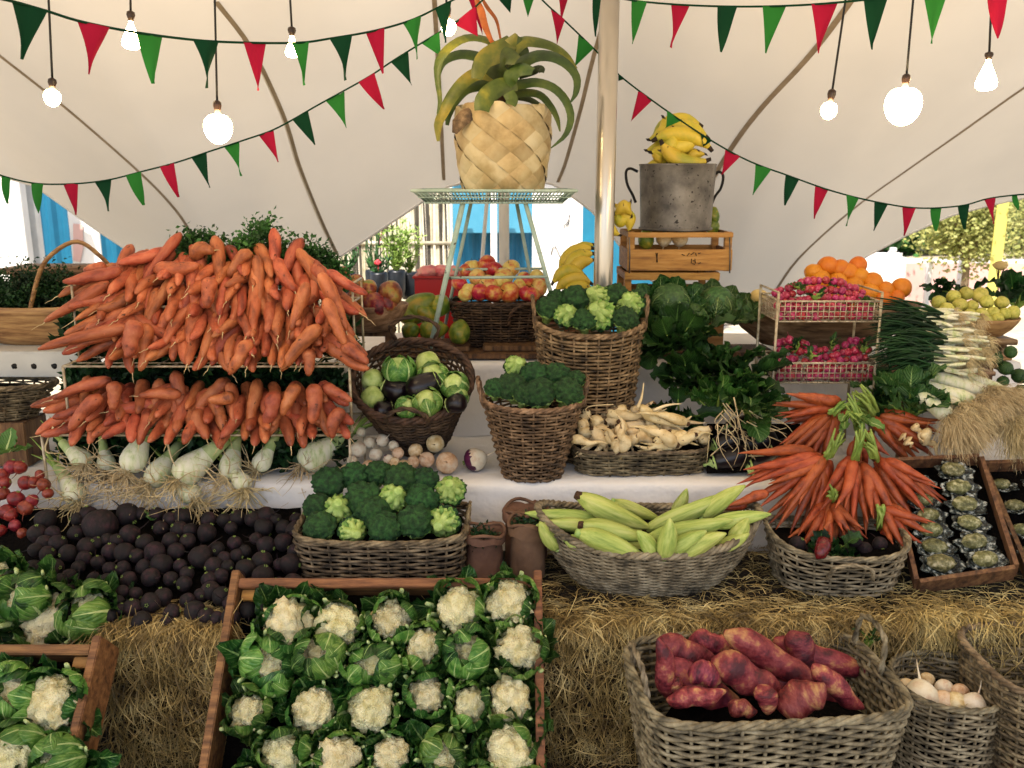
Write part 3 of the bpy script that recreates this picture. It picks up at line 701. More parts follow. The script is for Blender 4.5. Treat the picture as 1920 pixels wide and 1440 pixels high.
for i in range(21):
    s = -1 + 2 * i / 20
    for sg in (-1, 1): g.add(tube([V((cx + sg * hw, cy + s * od, zt)), V((cx + sg * iw, cy + s * idp, low))], .0022, 5))
link('tray', g.mesh('tray', 'mint'), st)
link('shelf_plate', G().add(box(cx, cy, zt - .004, hw * 1.86, od * 1.86, .007, .002)).mesh('shelf_plate', 'mint'), st)
for (u0, v0, u1, v1, y0, y1, r_) in ((868, 372, 806, 655, 3.47, 3.60, .011), (985, 372, 1037, 560, 3.47, 3.60, .009), (884, 374, 845, 560, 3.8, 3.92, .008), (968, 374, 1003, 560, 3.8, 3.92, .008)):
    a, b = at(u0, v0, y0), at(u1, v1, y1); d = (b - a); b = a + d * ((a.z - 1.013) / (a.z - b.z))
    link('leg', G().add(tube([V((a.x, a.y, low)), b], r_, 10)).mesh('leg', 'mint'), st)
a, b = at(838, 521, 3.56), at(1026, 519, 3.56)
for y in (0, .34): link('brace', G().add(tube([a + V((0, y, 0)), b + V((0, y, 0))], .006, 8)).mesh('brace', 'mint'), st)
# pot of diagonal palm weave
pl = thing('potted_plant', 'strap leaved plant in a diagonal woven palm pot on the wire stand', 'potted plant')
pc = V((at(943, 352, 3.62).x, 3.65, zt + .002)); pr = pxm(86, pc); ph = pxm(150, pc)
g1 = G(); g2 = G(); N = 11; dh = ph / 8.
def potr(z): 
    t = max(0, min(1, z / ph)); return pr * (.86 + .16 * math.sin(min(1, t * 1.25) * PI / 2) - .03 * max(0, t - .6) / .4)
for a_ in range(0, 2 * N):
    for lv in range(-1, 9):
        if (a_ + lv) % 2: continue
        vs = []; m_ = 4; par = ((a_ + lv) // 2) % 2
        for j in range(m_ + 1):
            for i in range(m_ + 1):
                p_, q_ = i / m_ - .5, j / m_ - .5
                th = (a_ + (p_ + q_) * 1.04) * PI / N + .3; z = (lv + .5 + (p_ - q_) * 1.04) * dh
                bulge = .007 * (1 - (2 * (q_ if par else p_)) ** 2) + .0015
                z = max(0.0, min(ph + .006 * math.sin(a_), z)); r_ = potr(z) + bulge + .002 * noise.noise(V((th * 3, z * 20, 0)))
                vs.append(V((pc.x + r_ * math.cos(th), pc.y + r_ * math.sin(th), pc.z + z)))
        fs = [(j * (m_ + 1) + i, j * (m_ + 1) + i + 1, (j + 1) * (m_ + 1) + i + 1, (j + 1) * (m_ + 1) + i) for j in range(m_) for i in range(m_)]
        (g1).add((vs, fs), rnd.choice((0, 1)))
pot = link('woven_pot', g1.mesh('woven_pot', ['potw1', 'potw2']), pl)
link('pot_liner', G().add(lathe([(pr * .5, .004), (pr * .84, .006), (pr * .97, ph * .5), (pr * .96, ph * .9), (pr * .6, ph * .93), (.01, ph * .95)], 32), 0, Tr(pc)).mesh('pot_liner', 'wickd'), pot)
flap = [at(x, y, 3.5) for x, y in ((895, 203), (872, 218), (858, 232), (852, 250))]
link('pot_flap', G().add(ribbon(flap, [.03, .06, .05, .02], (0, -1, .3))).mesh('pot_flap', 'wick'), pot)
root_p = V((pc.x, pc.y, pc.z + ph * .95)); cr = at(945, 150, 3.65)
link('stem', G().add(tube([root_p, root_p.lerp(cr, .6), cr + V((0, 0, .06))], [.045, .055, .05], 12)).mesh('stem', 'brown'), pl)
def strap(path, ws, y0, y1, mat, faceup=.5):
    n = len(path); P3 = []
    for i, (a, b) in enumerate(path):
        t = i / (n - 1); P3.append(at(640 + a / 3, b / 3, y0 + (y1 - y0) * t))
    pp = smooth_path(P3, 20); W = [pxm(x / 3, pp[0]) * .96 for x in lerp_list(ws, 20)]
    link('strap_leaf', G().add(ribbon(pp, W, lambda t: V((.15 * math.sin(t * 3), -1, faceup)), cup=.12, nx=6)).mesh('strap_leaf', mat), pl)
strap([(900, 330), (860, 250), (790, 215), (700, 212), (610, 262), (550, 340), (540, 440), (555, 560), (540, 640)], [70, 70, 64, 62, 56, 50, 34, 26, 10], 3.6, 3.4, 'strap', .9)
strap([(900, 350), (800, 330), (740, 310), (660, 305), (575, 345), (545, 420), (548, 500)], [80, 80, 72, 66, 50, 30, 8], 3.65, 3.62, 'strapd', .6)
strap([(880, 430), (780, 410), (700, 450), (630, 530), (580, 620), (545, 700), (545, 795)], [90, 84, 76, 70, 62, 50, 16], 3.6, 3.42, 'strap', .4)
strap([(900, 450), (780, 480), (700, 505), (640, 570), (605, 640), (595, 705)], [80, 70, 60, 52, 42, 20], 3.66, 3.56, 'strapd', .5)
strap([(960, 230), (880, 290), (810, 330), (775, 390), (760, 445)], [90, 130, 110, 90, 60], 3.52, 3.44, 'strap', .2)
strap([(985, 470), (900, 485), (840, 520), (800, 570), (790, 625)], [80, 100, 110, 105, 84], 3.52, 3.42, 'strap', .1)
strap([(960, 370), (1030, 340), (1110, 310), (1200, 320), (1280, 370), (1325, 440), (1320, 520), (1290, 575)], [90, 96, 90, 80, 64, 48, 34, 10], 3.6, 3.46, 'strapd', .7)
strap([(950, 300), (1020, 235), (1100, 235), (1190, 260), (1265, 310), (1320, 390)], [80, 90, 84, 70, 50, 30], 3.66, 3.7, 'strap', .8)
strap([(930, 480), (1020, 470), (1100, 462), (1190, 490), (1260, 560), (1292, 660), (1260, 760), (1180, 832)], [70, 72, 66, 60, 54, 44, 30, 8], 3.58, 3.44, 'strapd', .6)
strap([(930, 530), (1040, 520), (1120, 535), (1180, 600), (1215, 670), (1230, 740)], [60, 56, 50, 42, 30, 8], 3.62, 3.5, 'strapd', .5)
strap([(900, 560), (980, 545), (1060, 560), (1130, 600), (1200, 640)], [50, 44, 40, 30, 20], 3.7, 3.7, 'strapd', .5)
strap([(920, 400), (925, 330), (945, 260), (985, 190)], [90, 110, 90, 20], 3.55, 3.5, 'strap', .1)
strap([(850, 440), (880, 370), (930, 320), (990, 340)], [130, 150, 130, 60], 3.54, 3.45, 'strapd', .4)
strap([(930, 470), (960, 420), (1010, 390), (1080, 400)], [80, 110, 100, 50], 3.5, 3.42, 'strapd', .5)
strap([(1010, 330), (1010, 290), (1000, 240), (985, 205)], [90, 100, 70, 20], 3.68, 3.66, 'strapd', .3)
strap([(1000, 420), (1070, 400), (1120, 385), (1125, 410)], [60, 60, 50, 30], 3.66, 3.6, 'strapd', .5)
strap([(940, 520), (960, 560), (950, 590)], [70, 74, 60], 3.46, 3.44, 'strap', .1)
strap([(940, 480), (850, 470), (770, 470), (700, 500), (650, 540)], [60, 60, 50, 40, 20], 3.72, 3.74, 'strapd', .5)
strap([(890, 310), (850, 240), (810, 150), (785, 60), (745, -40)], [16, 22, 40, 46, 16], 3.56, 3.5, 'orangel', .1)
strap([(905, 280), (890, 190), (870, 110), (820, 40), (780, -30)], [12, 14, 20, 24, 10], 3.6, 3.62, 'orangel', .1)
# ------------------------------------------------------------------ crates and bucket
def crate(label, x0, x1, y0, y1, z0, z1, slats, mat='woodl', group='wooden crates under the bucket', name='wooden_crate', cat='crate'):
    root = thing(name, label, cat, group); t = .011; w_ = x1 - x0; d_ = y1 - y0; cx, cy = (x0 + x1) / 2, (y0 + y1) / 2
    for x in (x0 + .016, x1 - .016):
        for y in (y0 + .016 + t, y1 - .016 - t): link('corner_post', G().add(box(x, y, (z0 + z1) / 2, .03, .03, z1 - z0, .002)).mesh('corner_post', mat), root)
    for (a, b) in slats:
        zc, hh = z0 + (a + b) / 2 * (z1 - z0), (b - a) * (z1 - z0)
        for y in (y0 + t / 2, y1 - t / 2): link('slat', G().add(box(cx, y, zc, w_, t, hh, .002)).mesh('slat', mat), root)
        for x in (x0 + t / 2 + .0005, x1 - t / 2 - .0005): link('side_slat', G().add(box(x, cy, zc, t, d_ - 2 * t - .002, hh, .002)).mesh('side_slat', 'wood' if mat == 'woodl' else mat), root)
    link('bottom_board', G().add(box(cx, cy, z0 + .006, w_ - 2 * t - .004, d_ - 2 * t - .004, .01)).mesh('bottom_board', mat), root)
    return root
cx0, cx1 = at(1176, 500, 3.78).x, at(1372, 500, 3.78).x
c3 = crate('top wooden crate with the zinc bucket standing on it', cx0, cx1, 3.78, 4.08, 1.375, 1.54, [(.02, .56), (.86, .99)])
c2 = crate('middle wooden crate partly behind the savoy cabbages', cx0 - .01, cx1 - .05, 3.77, 4.08, 1.205, 1.372, [(.02, .5), (.8, .99)])
c1 = crate('bottom wooden crate peeping out under the cabbages', cx0, at(1356, 640, 3.75).x, 3.75, 4.07, 1.036, 1.202, [(.02, .72)])
for u in (1180, 1368): # wire corner ties with dark marks on the top crate face
    a = at(u, 445, 3.77); b = at(u, 512, 3.77); link('wire_tie', G().add(tube([a, a.lerp(b, .5) + V((.002, 0, 0)), b], .003, 6)).mesh('wire_tie', 'metal'), c3)
k = G()
for (a, b, c_, d) in ((1230, 474, 1233, 492), (1233, 474, 1231, 492), (1278, 477, 1284, 479), (1288, 480, 1293, 474), (1295, 478, 1302, 473), (1304, 474, 1306, 480), (1309, 476, 1314, 474), (1297, 485, 1296, 494), (1303, 485, 1304, 494), (1298, 494, 1303, 496), (1299, 489, 1302, 489), (1309, 495, 1314, 492)):
    k.add(tube([at(a, b, 3.777), at(c_, d, 3.777)], .0016, 4))
link('stamp_mark', k.mesh('stamp_mark', 'iron'), c3)
bk = thing('zinc_bucket', 'grey zinc bucket with two looped handles full of bananas', 'bucket')
bc = V((at(1266, 430, 3.93).x, 3.93, 1.541)); br = pxm(70, bc); bh = at(1266, 308, 3.93 - br).z - bc.z
prof = [(br * .93, 0), (br * .935, .006), (br * .95, bh * .3), (br * .985, bh * .8), (br, bh * .985), (br * 1.02, bh), (br * 1.01, bh + .004), (br * .98, bh), (br * .93, bh * .4), (br * .9, .012), (.002, .012)]
link('bucket_wall', G().add(lathe(prof, 56), 0, Tr(bc)).mesh('bucket_wall', 'metal'), bk)
link('bucket_base_ring', G().add(tube([V((bc.x + br * .945 * math.cos(a * PI / 20), bc.y + br * .945 * math.sin(a * PI / 20), bc.z + .007)) for a in range(40)], .006, 6, closed=True)).mesh('bucket_base_ring', 'metal'), bk)
for (pts, sgn) in (([(1196, 322), (1182, 316), (1174, 322), (1176, 345), (1186, 365), (1192, 380)], -1), ([(1337, 330), (1348, 322), (1356, 330), (1352, 352), (1341, 368), (1334, 384)], 1)):
    pp = smooth_path([at(a, b, 3.93) for a, b in pts], 22)
    link('handle', G().add(tube(pp, .006, 8, flat=1.)).mesh('handle', 'iron'), bk)
# ------------------------------------------------------------------ beyond the tent
def panel(name, label, cat, u0, u1, v0, v1, Y, mat, th=.05, group=None, ribs=0):
    a, b = at(u0, v1, Y), at(u1, v0, Y); a.x, b.x = at(u0, 430, Y).x, at(u1, 430, Y).x; root = thing(name, label, cat, group)
    z0 = 0.0 if v1 > 470 else a.z
    if ribs:
        g = G(); n = ribs * 4; w_ = b.x - a.x; P_ = []
        for i in range(n + 1): P_.append(V((a.x + w_ * i / n, Y - .03 * (1 if i % 4 in (1, 2) else 0), 0)))
        vs = [p + V((0, 0, z0)) for p in P_] + [p + V((0, 0, b.z)) for p in P_]; fs = [(i, i + 1, i + n + 2, i + n + 1) for i in range(n)]
        g.add((vs, fs)); g.add(box((a.x + b.x) / 2, Y + .05, (z0 + b.z) / 2, w_, .06, b.z - z0)); link('panel_face', g.mesh('panel_face', mat, False), root)
    else: link('panel_face', G().add(box((a.x + b.x) / 2, Y, (z0 + b.z) / 2, b.x - a.x, th, b.z - z0, .004)).mesh('panel_face', mat), root)
    g = G().add(box((a.x + b.x) / 2, Y - .04, b.z + .02, (b.x - a.x) * 1.01, .1, .05)); link('top_rail', g.mesh('top_rail', 'white'), root)
    return root
panel('site_cabin', 'white cabin wall glowing in sun at far left', 'cabin', -700, 52, 250, 640, 8.0, 'white', .1)
panel('container_wall', 'blue ribbed container side behind the trug handle', 'container', 60, 260, 250, 640, 10.2, 'blue', ribs=7)
panel('container_wall', 'blue ribbed container end right of the white banner', 'container', 262, 420, 250, 640, 9.8, 'blue', ribs=5)
pn = panel('banner', 'white banner with faded pink stroke at the left', 'banner', 131, 186, 300, 640, 8.6, 'white', .03)
link('pink_stroke', G().add(ribbon([at(146, 420, 8.57), at(147, 460, 8.57), at(144, 490, 8.57)], [.09, .1, .07], (0, -1, 0), 0)).mesh('pink_stroke', 'pinkwall'), pn)
panel('grey_post', 'grey steel gate post left of the blue container', 'post', 57, 74, 250, 640, 8.2, 'metw', .1)
panel('container_wall', 'two tone blue panel framed behind the plant stand', 'container', 848, 998, 330, 640, 9.4, 'blue', ribs=6)
panel('awning_panel', 'pale blue band across the top of the centre panel', 'awning', 848, 998, 330, 437, 9.2, 'bluel', .03)
panel('container_wall', 'narrow blue panel just left of the steel pole', 'container', 1085, 1330, 300, 640, 9.6, 'blue', ribs=3)
wb = panel('whiteboard_sheet', 'white sheet with faint scribbles right of the plant stand', 'sheet', 998, 1092, 330, 640, 8.0, 'white', .03)
k = G()
for pts in ([(1033, 478), (1036, 465), (1041, 461), (1045, 470), (1050, 482)], [(1060, 422), (1064, 416), (1067, 410), (1066, 420), (1062, 424)], [(1057, 420), (1059, 428)], [(1066, 408), (1069, 402)], [(1008, 450), (1011, 462)]):
    k.add(tube([at(a, b, 7.975) for a, b in pts], .004, 4))
link('scribble', k.mesh('scribble', 'iron'), wb)
for (u, lb) in ((842, 'white upright left of the centre blue panel'), (925, 'white upright in the middle of the centre blue panel')):
    panel('white_post', lb, 'post', u - 5, u + 7, 320, 640, 8.8, 'white', .08)
# cane screen
cs = thing('cane_screen', 'screen of upright pale and dark canes behind the potted flowers', 'screen'); gl, gd = G(), G()
u = 560
while u < 846:
    p = at(u, 480, 7.4); r_ = rnd.uniform(.008, .016); zt_ = rnd.uniform(2.15, 2.35)
    pts = smooth_path([V((p.x, p.y, 0)), V((p.x + rnd.uniform(-.02, .02), p.y, 1.0)), V((p.x + rnd.uniform(-.03, .03), p.y, zt_))], 6)
    (gl if rnd.random() < .52 else gd).add(tube(pts, r_, 6)); u += rnd.uniform(3, 5.6)
link('pale_cane', gl.mesh('pale_cane', 'cane'), cs)['kind'] = 'stuff'; link('dark_cane', gd.mesh('dark_cane', 'caned'), cs)['kind'] = 'stuff'
a, b = at(560, 456, 7.38), at(846, 456, 7.38); link('cross_rail', G().add(tube([a, b], .018, 6)).mesh('cross_rail', 'cane'), cs)
# nursery pots with flowers
def tallplant(label, u, v, Y, hpx, n, mat, flower=None, seed=0, lean=.25, bushy=120):
    p = at(u, v, Y); r_ = random.Random(seed); root = thing('flowering_plant', label, 'plant', 'nursery plants before the cane screen'); H = pxm(hpx, p)
    R = pxm(17, p)
    link('grow_bag', G().add(lathe([(R * .8, 0), (R * .95, .05), (R, pxm(46, p)), (R * .9, pxm(50, p)), (.01, pxm(46, p))], 14), 0, Tr(p)).mesh('grow_bag', 'blackpl'), root)
    top = p + V((0, 0, pxm(46, p))); g = G()
    for i in range(n):
        e = top + V((r_.uniform(-lean, lean) * H, r_.uniform(-.1, .1) * H, H * r_.uniform(.6, 1)))
        mid = top.lerp(e, .5) + V((r_.uniform(-.05, .05), 0, 0)); g.add(tube(smooth_path([top, mid, e], 6), [.006, .005, .005, .004, .003, .002], 5))
        for _ in range(bushy // n):
            q = smooth_path([top, mid, e], 6)[r_.randrange(1, 6)]; d = V((r_.uniform(-1, 1), r_.uniform(-1, 1), r_.uniform(0, 1))).normalized() * r_.uniform(.02, .06)
            s_ = d.orthogonal().normalized() * .006; g.add(([q - s_, q + s_, q + d + s_ * .3, q + d - s_ * .3], [(0, 1, 2, 3)]))
    link('stems', g.mesh('stems', mat), root)
    if flower:
        fu, fv, fr_ = flower; c_ = at(fu, fv, Y); g = G()
        for i in range(14): a_ = i * 2.4; g.add(blob(pxm(fr_, c_) * .5, pxm(fr_, c_) * .5, pxm(fr_, c_) * .35, 1, .2, 3, i, c=c_ + V((math.cos(a_), 0, math.sin(a_))) * pxm(fr_, c_) * .5 * (i / 14) ** .5))
        g.add(tube([c_, c_.lerp(top, .5), top], .003, 4)); link('blossom', g.mesh('blossom', 'pinkrad'), root)
tallplant('tall green stems with a red spray in black bag left of the others', 703, 556, 6.2, 120, 6, 'frond', (718, 424, 10), 1, .12, 60)
tallplant('low rosette with a pink flower in black grow bag', 712, 560, 5.95, 40, 10, 'frond', (708, 492, 8), 2, .5, 80)
tallplant('bushy feathery plant with orange tips in black grow bag', 745, 556, 6.2, 95, 16, 'stem', None, 3, .3, 500)
tallplant('wispy plant in black grow bag beside the red crate', 768, 560, 6.3, 90, 12, 'stem', None, 4, .3, 240)
tallplant('spiky aloe in dark bag behind the carrot tops', 652, 560, 6.3, 60, 12, 'frond', None, 5, .4, 60)
# right side, outdoors
panel('pink_wall', 'pink rendered wall with white uprights beyond the oranges', 'wall', 1560, 2300, 492, 640, 13.0, 'pinkwall', .2)
for k, u in enumerate((1676, 1750, 1811)):
    panel('white_post', ('white slanting post nearest the oranges', 'thin white post at the middle of the pink wall', 'white post beside the young tree trunk')[k], 'post', u - 4, u + 4, (470, 490, 470)[k], 640, 12.4, 'white', .1)
panel('white_canopy_roof', 'low white roof edge beside the tent corner', 'roof', 1540, 1690, 480, 492, 12.0, 'white', .5)
panel('yellow_banner', 'tall yellow feather banner near the right edge', 'banner', 1864, 1886, 355, 640, 11.0, 'ybanner', .02)
def tree(label, u, v, Y, hw_, vt, vb, n, mat, seed):
    p = at(u, v, Y); r_ = random.Random(seed); root = thing('young_tree', label, 'tree'); top = at(u, vt, Y); bot = at(u, vb, Y); R = pxm(hw_, p)
    link('trunk', G().add(tube(smooth_path([V((p.x, p.y, 0)), V((p.x + .05, p.y, bot.z * .6)), V((p.x - .03, p.y, top.z))], 10), [.07, .065, .06, .055, .05, .045, .04, .03, .02, .008], 8)).mesh('trunk', 'bark'), root)
    g = G(); gb = G(); C = []
    for i in range(46):
        c_ = V((p.x + r_.uniform(-1, 1) * R * .85, p.y + r_.uniform(-1, 1) * R * .6, r_.uniform(bot.z, top.z))); C.append(c_)
        s_ = V((p.x, p.y, max(bot.z * .9, c_.z - .6))); gb.add(tube(smooth_path([s_, s_.lerp(c_, .5) + V((0, 0, .12)), c_], 6), [.02, .016, .012, .009, .006, .003], 5))
    for i in range(n):
        c_ = r_.choice(C) + V((r_.gauss(0, .16), r_.gauss(0, .16), r_.gauss(0, .16))); d = V((r_.uniform(-1, 1), r_.uniform(-1, 1), r_.uniform(-1, 1))).normalized()
        e = d.orthogonal().normalized() * .022; d *= .06; g.add(([c_, c_ + d * .5 + e, c_ + d, c_ + d * .5 - e], [(0, 1, 2, 3)]))
    link('branches', gb.mesh('branches', 'bark'), root); link('crown', g.mesh('crown', mat), root)
tree('young yellow leaved tree beyond the right bunting', 1812, 440, 11.5, 62, 385, 465, 6000, 'yleaf', 3)
tree('yellow green tree at the right edge beyond the quince bowl', 1945, 440, 14, 50, 360, 500, 3500, 'yleaf', 5)
for k, (u, vt, Y, lb) in enumerate(((1660, 420, 22, 'pale green tree line left of the young tree'), (1790, 400, 26, 'hazy green trees behind the pink wall'), (1900, 380, 24, 'tall hazy trees at the right edge'))):
    p = at(u, vt, Y); root = thing('distant_tree', lb, 'tree', 'trees far beyond the pink wall')
    link('trunk', G().add(tube([V((p.x, Y, 0)), V((p.x, Y, p.z * .6))], .2, 8)).mesh('trunk', 'bark'), root)
    me = bush(2.2, 1.5, p.z, 5000, .28, 40 + k, 'yleaf' if k == 1 else 'frond', 26, 8); link('crown', me, root, Tr((p.x, Y, 0.3)))
# ------------------------------------------------------------------ produce prototypes (local axes: +Z up or head to tip)
def carrot_mesh(seed, kind=0):
    r = random.Random(seed); n = 13; b = r.uniform(-.09, .09); b2 = r.uniform(-.05, .05)
    pts = [V((b * math.sin(PI * i / n) * (.6 + .4 * math.sin(i * .5 + seed)), b2 * math.sin(PI * i / n), i / n)) for i in range(n + 1)]
    if kind == 0: R = [.4, .85, 1., 1.02, 1., .97, .93, .89, .84, .79, .72, .63, .5, .2]
    else: R = [.4, .85, 1., 1.02, .98, .9, .84, .74, .66, .54, .43, .3, .17, .05]
    R = [x * .115 * r.uniform(.93, 1.07) for x in R]
    g = G().add(tube(pts, R, 14, namp=.06, nfreq=7, seed=seed))
    return g.mesh('carrot', 'carrot' if kind == 0 else 'carrotb')
CAR = [carrot_mesh(i) for i in range(12)]; CARB = [carrot_mesh(50 + i, 1) for i in range(9)]
def tail_mesh(seed):
    r = random.Random(seed); p = [V((0, 0, .98))]
    for i in range(4): p.append(p[-1] + V((r.uniform(-.02, .02), r.uniform(-.02, .02), .06)))
    return G().add(tube(smooth_path(p, 8), [.012, .01, .008, .007, .006, .005, .004, .002], 5)).mesh('root_tip', 'root')
TAIL = [tail_mesh(i) for i in range(3)]
def put_carrot(a, b, rad, label, group, i, kind=0, parent=None):
    ml = (CAR if kind == 0 else CARB); me = ml[i % len(ml)]
    L = (b - a).length; T = align(a, b, rnd.uniform(0, 6.28), rad / .115)
    if parent: return link('carrot', me, parent, T)
    o = thing('carrot', label, 'carrot', group, T, me)
    if i % 4 == 0: link('root_tip', TAIL[i % 3], o)
    return o
def turnip_mesh(seed, mat, top=None, long=1., tail=.9):
    r = random.Random(seed); fn = lambda p: 1 + .05 * noise.noise(p * 1.7 + V((seed, 0, 0)))
    vs, fs = blob(1, 1, .88 * long, 3, fn=fn)
    vs = [V((p.x * (1 - .0 * p.z), p.y, p.z if p.z > -.6 else p.z - (abs(p.z) - .6) * .6)) for p in vs]
    g = G(); g.add((vs, fs)); a = r.uniform(0, 6)
    if top:
        o = 0
        for k, f in enumerate(g.f):
            c = sum((g.v[i] for i in f), V()) / len(f)
            if c.z > .12 + .12 * noise.noise(c * 3): g.m[k] = 1
    pts = [V((0, 0, -.8 * long)), V((.05 * math.cos(a), .05, -1.05 * long)), V((.2 * math.cos(a), .15 * math.sin(a), -1.35 * long - tail * .3)), V((.5 * math.cos(a), .4 * math.sin(a), -1.45 * long - tail * .7))]
    g.add(tube(smooth_path(pts, 8), [.3, .16, .1, .07, .05, .04, .03, .01], 7))
    for k in range(5):
        th = k * 1.26; g.add(tube([V((.1 * math.cos(th), .1 * math.sin(th), .8)), V((.16 * math.cos(th), .16 * math.sin(th), 1.02))], [.06, .035], 6), 2 if top else 1)
    return g.mesh('turnip', [mat, top, 'stem'] if top else [mat, 'stem'])
TUR = {'w': [turnip_mesh(i, 'turnipw') for i in range(4)], 't': [turnip_mesh(10 + i, 'turnip') for i in range(4)], 'p': [turnip_mesh(20 + i, 'turnipw', 'purple') for i in range(3)],
       'b': [turnip_mesh(30 + i, 'beet', None, 1.05, 1.3) for i in range(6)], 'r': [turnip_mesh(40 + i, 'radish', None, 1.0, 1.0) for i in range(4)], 'k': [turnip_mesh(50 + i, 'pinkrad', None, 1.1, .6) for i in range(4)]}
def fruit_mesh(seed, mat, sx=1, sz=.92, dent=.25, amp=.05, stemr=.035, pear=0):
    def fn(p):
        q = 1 + amp * noise.noise(p * 1.5 + V((seed * 1.7, 0, 0)))
        if dent: q -= dent * math.exp(-((1 - abs(p.z)) * 9)) * (1 if p.z > 0 else .6)
        return q
    vs, fs = blob(sx, sx, sz, 3, fn=fn)
    if pear: vs = [V((p.x * (1 - pear * max(0, p.z)), p.y * (1 - pear * max(0, p.z)), p.z * (1 + pear * .5 * max(0, p.z)))) for p in vs]
    return G().add((vs, fs)).mesh('fruit', mat)
def cap_mesh(z=.72, r=.04, h=.3, mat='brown', seed=0):
    return G().add(tube(smooth_path([V((0, 0, z)), V((.02, 0, z + h * .5)), V((.07, .03, z + h))], 6), [r, r * .8, r * .8, r * .9, r, r * 1.2], 6)).mesh('stalk', mat)
APL = [fruit_mesh(i, 'apple' if i % 2 else 'applep') for i in range(6)]; STK = cap_mesh()
ORA = [fruit_mesh(i, 'orange', dent=.06, sz=.95, amp=.03) for i in range(3)]
QUI = [fruit_mesh(i, 'quince', dent=.12, sz=1., amp=.1, pear=.18) for i in range(5)]
MAN = [fruit_mesh(i, 'mango', dent=0, sz=1.3, amp=.1) for i in range(3)]
PAP = [fruit_mesh(i, 'papaya', dent=.05, sz=1.35, amp=.1, pear=.2) for i in range(3)]
MEL = fruit_mesh(1, 'melon', dent=.05, sz=.85, amp=.04)
def kohl_mesh(seed):
    def fn(p): return 1 + .05 * math.cos(5 * math.atan2(p.y, p.x) + seed) * (1 - p.z * p.z) + .06 * noise.noise(p * 1.5 + V((seed, 1, 0)))
    return G().add(blob(1, 1, .95, 3, fn=fn)).mesh('body', 'kohl')
KOH = [kohl_mesh(i) for i in range(4)]
def kohl_leaf(seed):
    r = random.Random(seed); g = G()
    for i in range(5):
        g.add(leaf(2.2, 1.7, 2.0, .5, .1, 8, 9, seed * 9 + i, .5, .3, .3), 0, Rz(i * 1.3) @ Tr((0, .85, -.85)) @ Rx(.45))
    return g.mesh('leaf', 'cleaf2')
KLF = [kohl_leaf(i) for i in range(2)]
AUB = [G().add(tube([V((0, 0, .0)), V((.0, 0, .06)), V((.02, 0, .25)), V((.04, 0, .5)), V((.05, 0, .75)), V((.03, 0, .93)), V((.02, 0, 1.))], [.05, .2, .27, .32, .33, .22, .03], 16, namp=.06, nfreq=3, seed=i)).mesh('aubergine', 'aubergine') for i in range(2)]
AUBC = G().add(tube([V((0, 0, -.14)), V((0, 0, -.02)), V((0, 0, .03)), V((0, 0, .12))], [.04, .05, .14, .26], 8)).mesh('calyx', 'kohl')
# cauliflower: +Z towards the viewer
def cauli(seed, cover):
    r = random.Random(seed)
    f = florets(2.4, .5, 6.5, .22, seed)
    vs, fs = blob(1, 1, .8, 4, fn=lambda p: f(p) * (1 + .1 * noise.noise(p * 1.1 + V((seed, 0, 3)))))
    curd = G().add((vs, fs)).mesh('curd', 'curd')
    inner = G(); outer = G(); nI = 6 + cover * 2
    for i in range(nI):
        th = i * 2 * PI / nI + r.uniform(-.25, .25); L = r.uniform(1.4, 2.2) + .3 * cover
        inner.add(leaf(L, r.uniform(1.1, 1.6), r.uniform(1.2, 1.7) + .25 * cover, .5, .09, 8, 9, seed * 31 + i, .45, .3, r.uniform(.55, .85)), 0 if r.random() < .5 else 1, Rz(th) @ Tr((0, .7, -.75)) @ Ry(r.uniform(-.35, .35)))
    for i in range(15):
        th = i * 2 * PI / 15 + r.uniform(-.3, .3)
        outer.add(leaf(r.uniform(1.2, 2.1), r.uniform(.8, 1.5), r.uniform(-.2, 1.3), .5, .16, 8, 9, seed * 47 + i, .35, .3, r.uniform(.2, 1.0)), 0, Rz(th) @ Tr((0, .6, -1.0)) @ Ry(r.uniform(-.7, .7)))
    for i in range(6):
        th = r.uniform(0, 6.28); a = r.uniform(.1, .55)
        p = V((math.cos(th) * .95, math.sin(th) * .95, -.6)); q = p + V((math.cos(th) * a, math.sin(th) * a, 1.3 * r.uniform(.6, 1.)))
        outer.add(tube(smooth_path([p, p.lerp(q, .5) + V((0, 0, .05)), q], 6), [.17, .15, .13, .12, .12, .1], 8, flat=.6), 1)
    return curd, inner.mesh('inner_leaves', ['cleaf2', 'cleaf']), outer.mesh('outer_leaves', ['cleaf', 'stalk'])
CAU = [cauli(i, c) for i, c in enumerate((0, 0, 1, 0, 1, 3, 3))]
def put_cauli(T, k, label, group):
    o = thing('cauliflower', label, 'cauliflower', group, T); c = CAU[k]
    link('curd', c[0], o); link('wrapper_leaf', c[1], o); link('outer_leaf', c[2], o); return o
